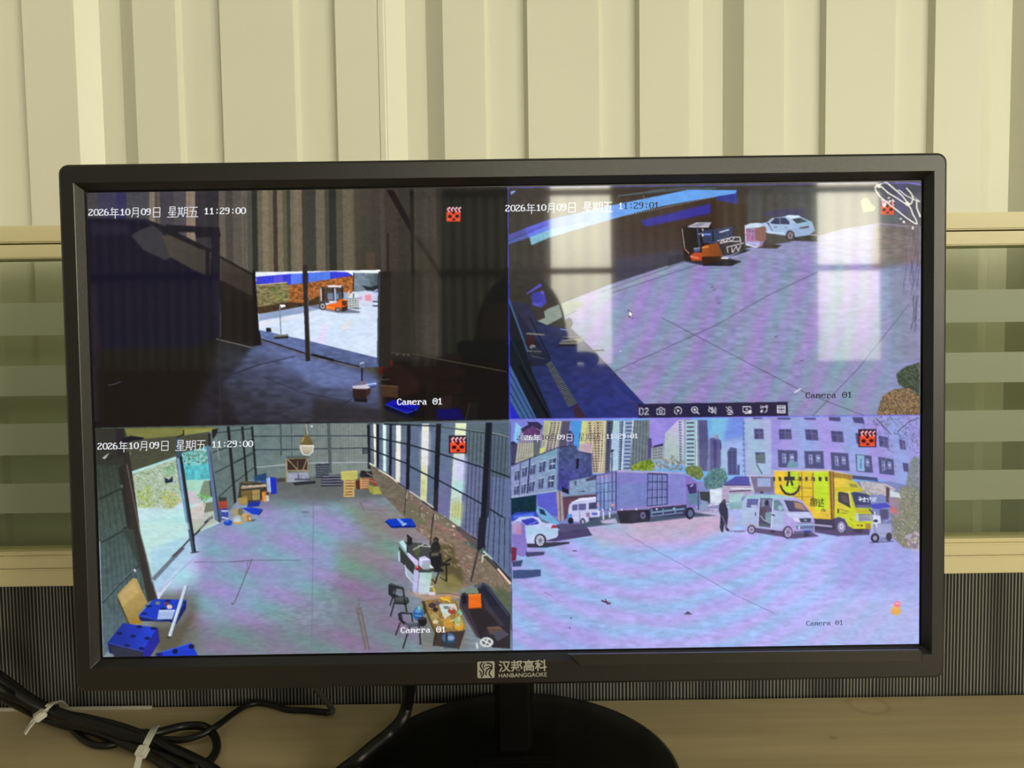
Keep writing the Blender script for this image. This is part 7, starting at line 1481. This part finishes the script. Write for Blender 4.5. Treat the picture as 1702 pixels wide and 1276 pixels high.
# head with face, ears and hair
hc = Vector((.025, -.375, 1.10))
bm = bmesh.new(); bmesh.ops.create_uvsphere(bm, u_segments=32, v_segments=24, radius=1)
for v in bm.verts:
    x, y, z = v.co
    w_ = .074*(1-.22*max(0, -z)**1.4)
    fz = .112
    yy = y*.094*(1-.12*max(0, -z))
    if y > 0:                                     # face looks to +y
        yy += .014*math.exp(-((x/.16)**2))*math.exp(-(((z+.10)/.16)**2))      # nose
        for s in (-1, 1): yy -= .006*math.exp(-(((x-s*.36)/.16)**2))*math.exp(-(((z-.08)/.12)**2))
        yy += .004*math.exp(-((x/.28)**2))*math.exp(-(((z+.42)/.07)**2))
    v.co = Vector((x*w_, yy, z*fz))+hc-pc
bm_obj('head', bm, M_skin, ps, smooth=True)
for s in (-1, 1):
    bm = bmesh.new(); bmesh.ops.create_uvsphere(bm, u_segments=12, v_segments=8, radius=1)
    for v in bm.verts: v.co = Vector((v.co.x*.008, v.co.y*.016, v.co.z*.028))+hc+Vector((s*.076, -.005, -.005))-pc
    bm_obj('ear', bm, M_skin, ps, smooth=True)
    bm = bmesh.new(); bmesh.ops.create_uvsphere(bm, u_segments=12, v_segments=8, radius=.011)
    for v in bm.verts: v.co += hc+Vector((s*.028, .074, .009))-pc
    bm_obj('eye', bm, M_white, ps, smooth=True)
bm = bmesh.new(); bmesh.ops.create_uvsphere(bm, u_segments=12, v_segments=8, radius=1)
for v in bm.verts: v.co = Vector((v.co.x*.022, v.co.y*.006, v.co.z*.006))+hc+Vector((0, .083, -.050))-pc
bm_obj('mouth', bm, mat('lips', (.3, .09, .07), .5), ps, smooth=True)
bm = bmesh.new(); bmesh.ops.create_uvsphere(bm, u_segments=32, v_segments=20, radius=1)
for v in bm.verts: v.co = Vector((v.co.x*.080, v.co.y*.100, v.co.z*.112))
bmesh.ops.delete(bm, geom=[v for v in bm.verts if v.co.z < (.045 if v.co.y > .03 else -.03-.03*(v.co.y < -.02))], context='VERTS')
for v in bm.verts: v.co += hc+Vector((0, -.008, .008))-pc
bm_obj('hair', bm, M_hair, ps, smooth=True)
skinned('neck', [(.025, -.40, .98), (.025, -.385, 1.04)], [(0, 1)], [.05, .05], M_skin, ps, 1)
# hands closed on the phone, five fingers each
for s, wx in ((-1, -.095), (1, .205)):
    wr = Vector((wx, -.09, .945)); hd = Vector((.012+s*.090, -.035, 1.035))
    Vh = [wr, wr.lerp(hd, .55), hd]; Eh = [(0, 1), (1, 2)]; Rh = [.024, (.034, .016), (.030, .014)]
    for k in range(4):
        b0 = hd+Vector((s*.004, -.004, .020-.019*k))
        ln = (.9, 1.0, .95, .78)[k]
        a1 = b0+Vector((s*.006, .024*ln, .004)); a2 = a1+Vector((-s*.016*ln, .016, .002)); a3 = a2+Vector((-s*.018*ln, .001, 0))
        n0 = len(Vh); Vh += [b0, a1, a2, a3]; Eh += [(2, n0), (n0, n0+1), (n0+1, n0+2), (n0+2, n0+3)]; Rh += [.009, .0085, .008, .007]
    n0 = len(Vh); t0 = wr.lerp(hd, .6)+Vector((-s*.014, -.006, 0)); Vh += [t0, t0+Vector((-s*.022, .004, .016)), t0+Vector((-s*.036, .012, .030))]; Eh += [(1, n0), (n0, n0+1), (n0+1, n0+2)]; Rh += [.011, .010, .008]
    skinned('hand', Vh, Eh, Rh, M_skin, ps, 2)
ph = thing('phone', 'dark mobile phone held sideways facing the monitor, seen only as a mirrored shape', 'phone', (.012, -.018, 1.048))
bm = bmesh.new(); add_box(bm, -.078, .078, -.0085, 0, -.037, .037, .003, 3); bm_obj('phone_body', bm, M_gloss, ph)
bm = bmesh.new(); add_box(bm, -.030, .008, 0, .0022, -.012, .026, .0009, 2); bm_obj('lens_plate', bm, M_black, ph)
sl = thing('stool', 'dark round stool under the person in front of the desk', 'stool', (-.02, -.52, 0))
lathe('seat', [(.15, .36), (.17, .365), (.175, .375), (.17, .39), (.15, .394)], M_gloss, sl, 40)
for k in range(4):
    a = PI/4+k*PI/2
    tube('leg', [Vector((.11*math.cos(a), .11*math.sin(a), .365)), Vector((.15*math.cos(a), .15*math.sin(a), .20)), Vector((.18*math.cos(a), .18*math.sin(a), .0))], .012, M_steel, sl)
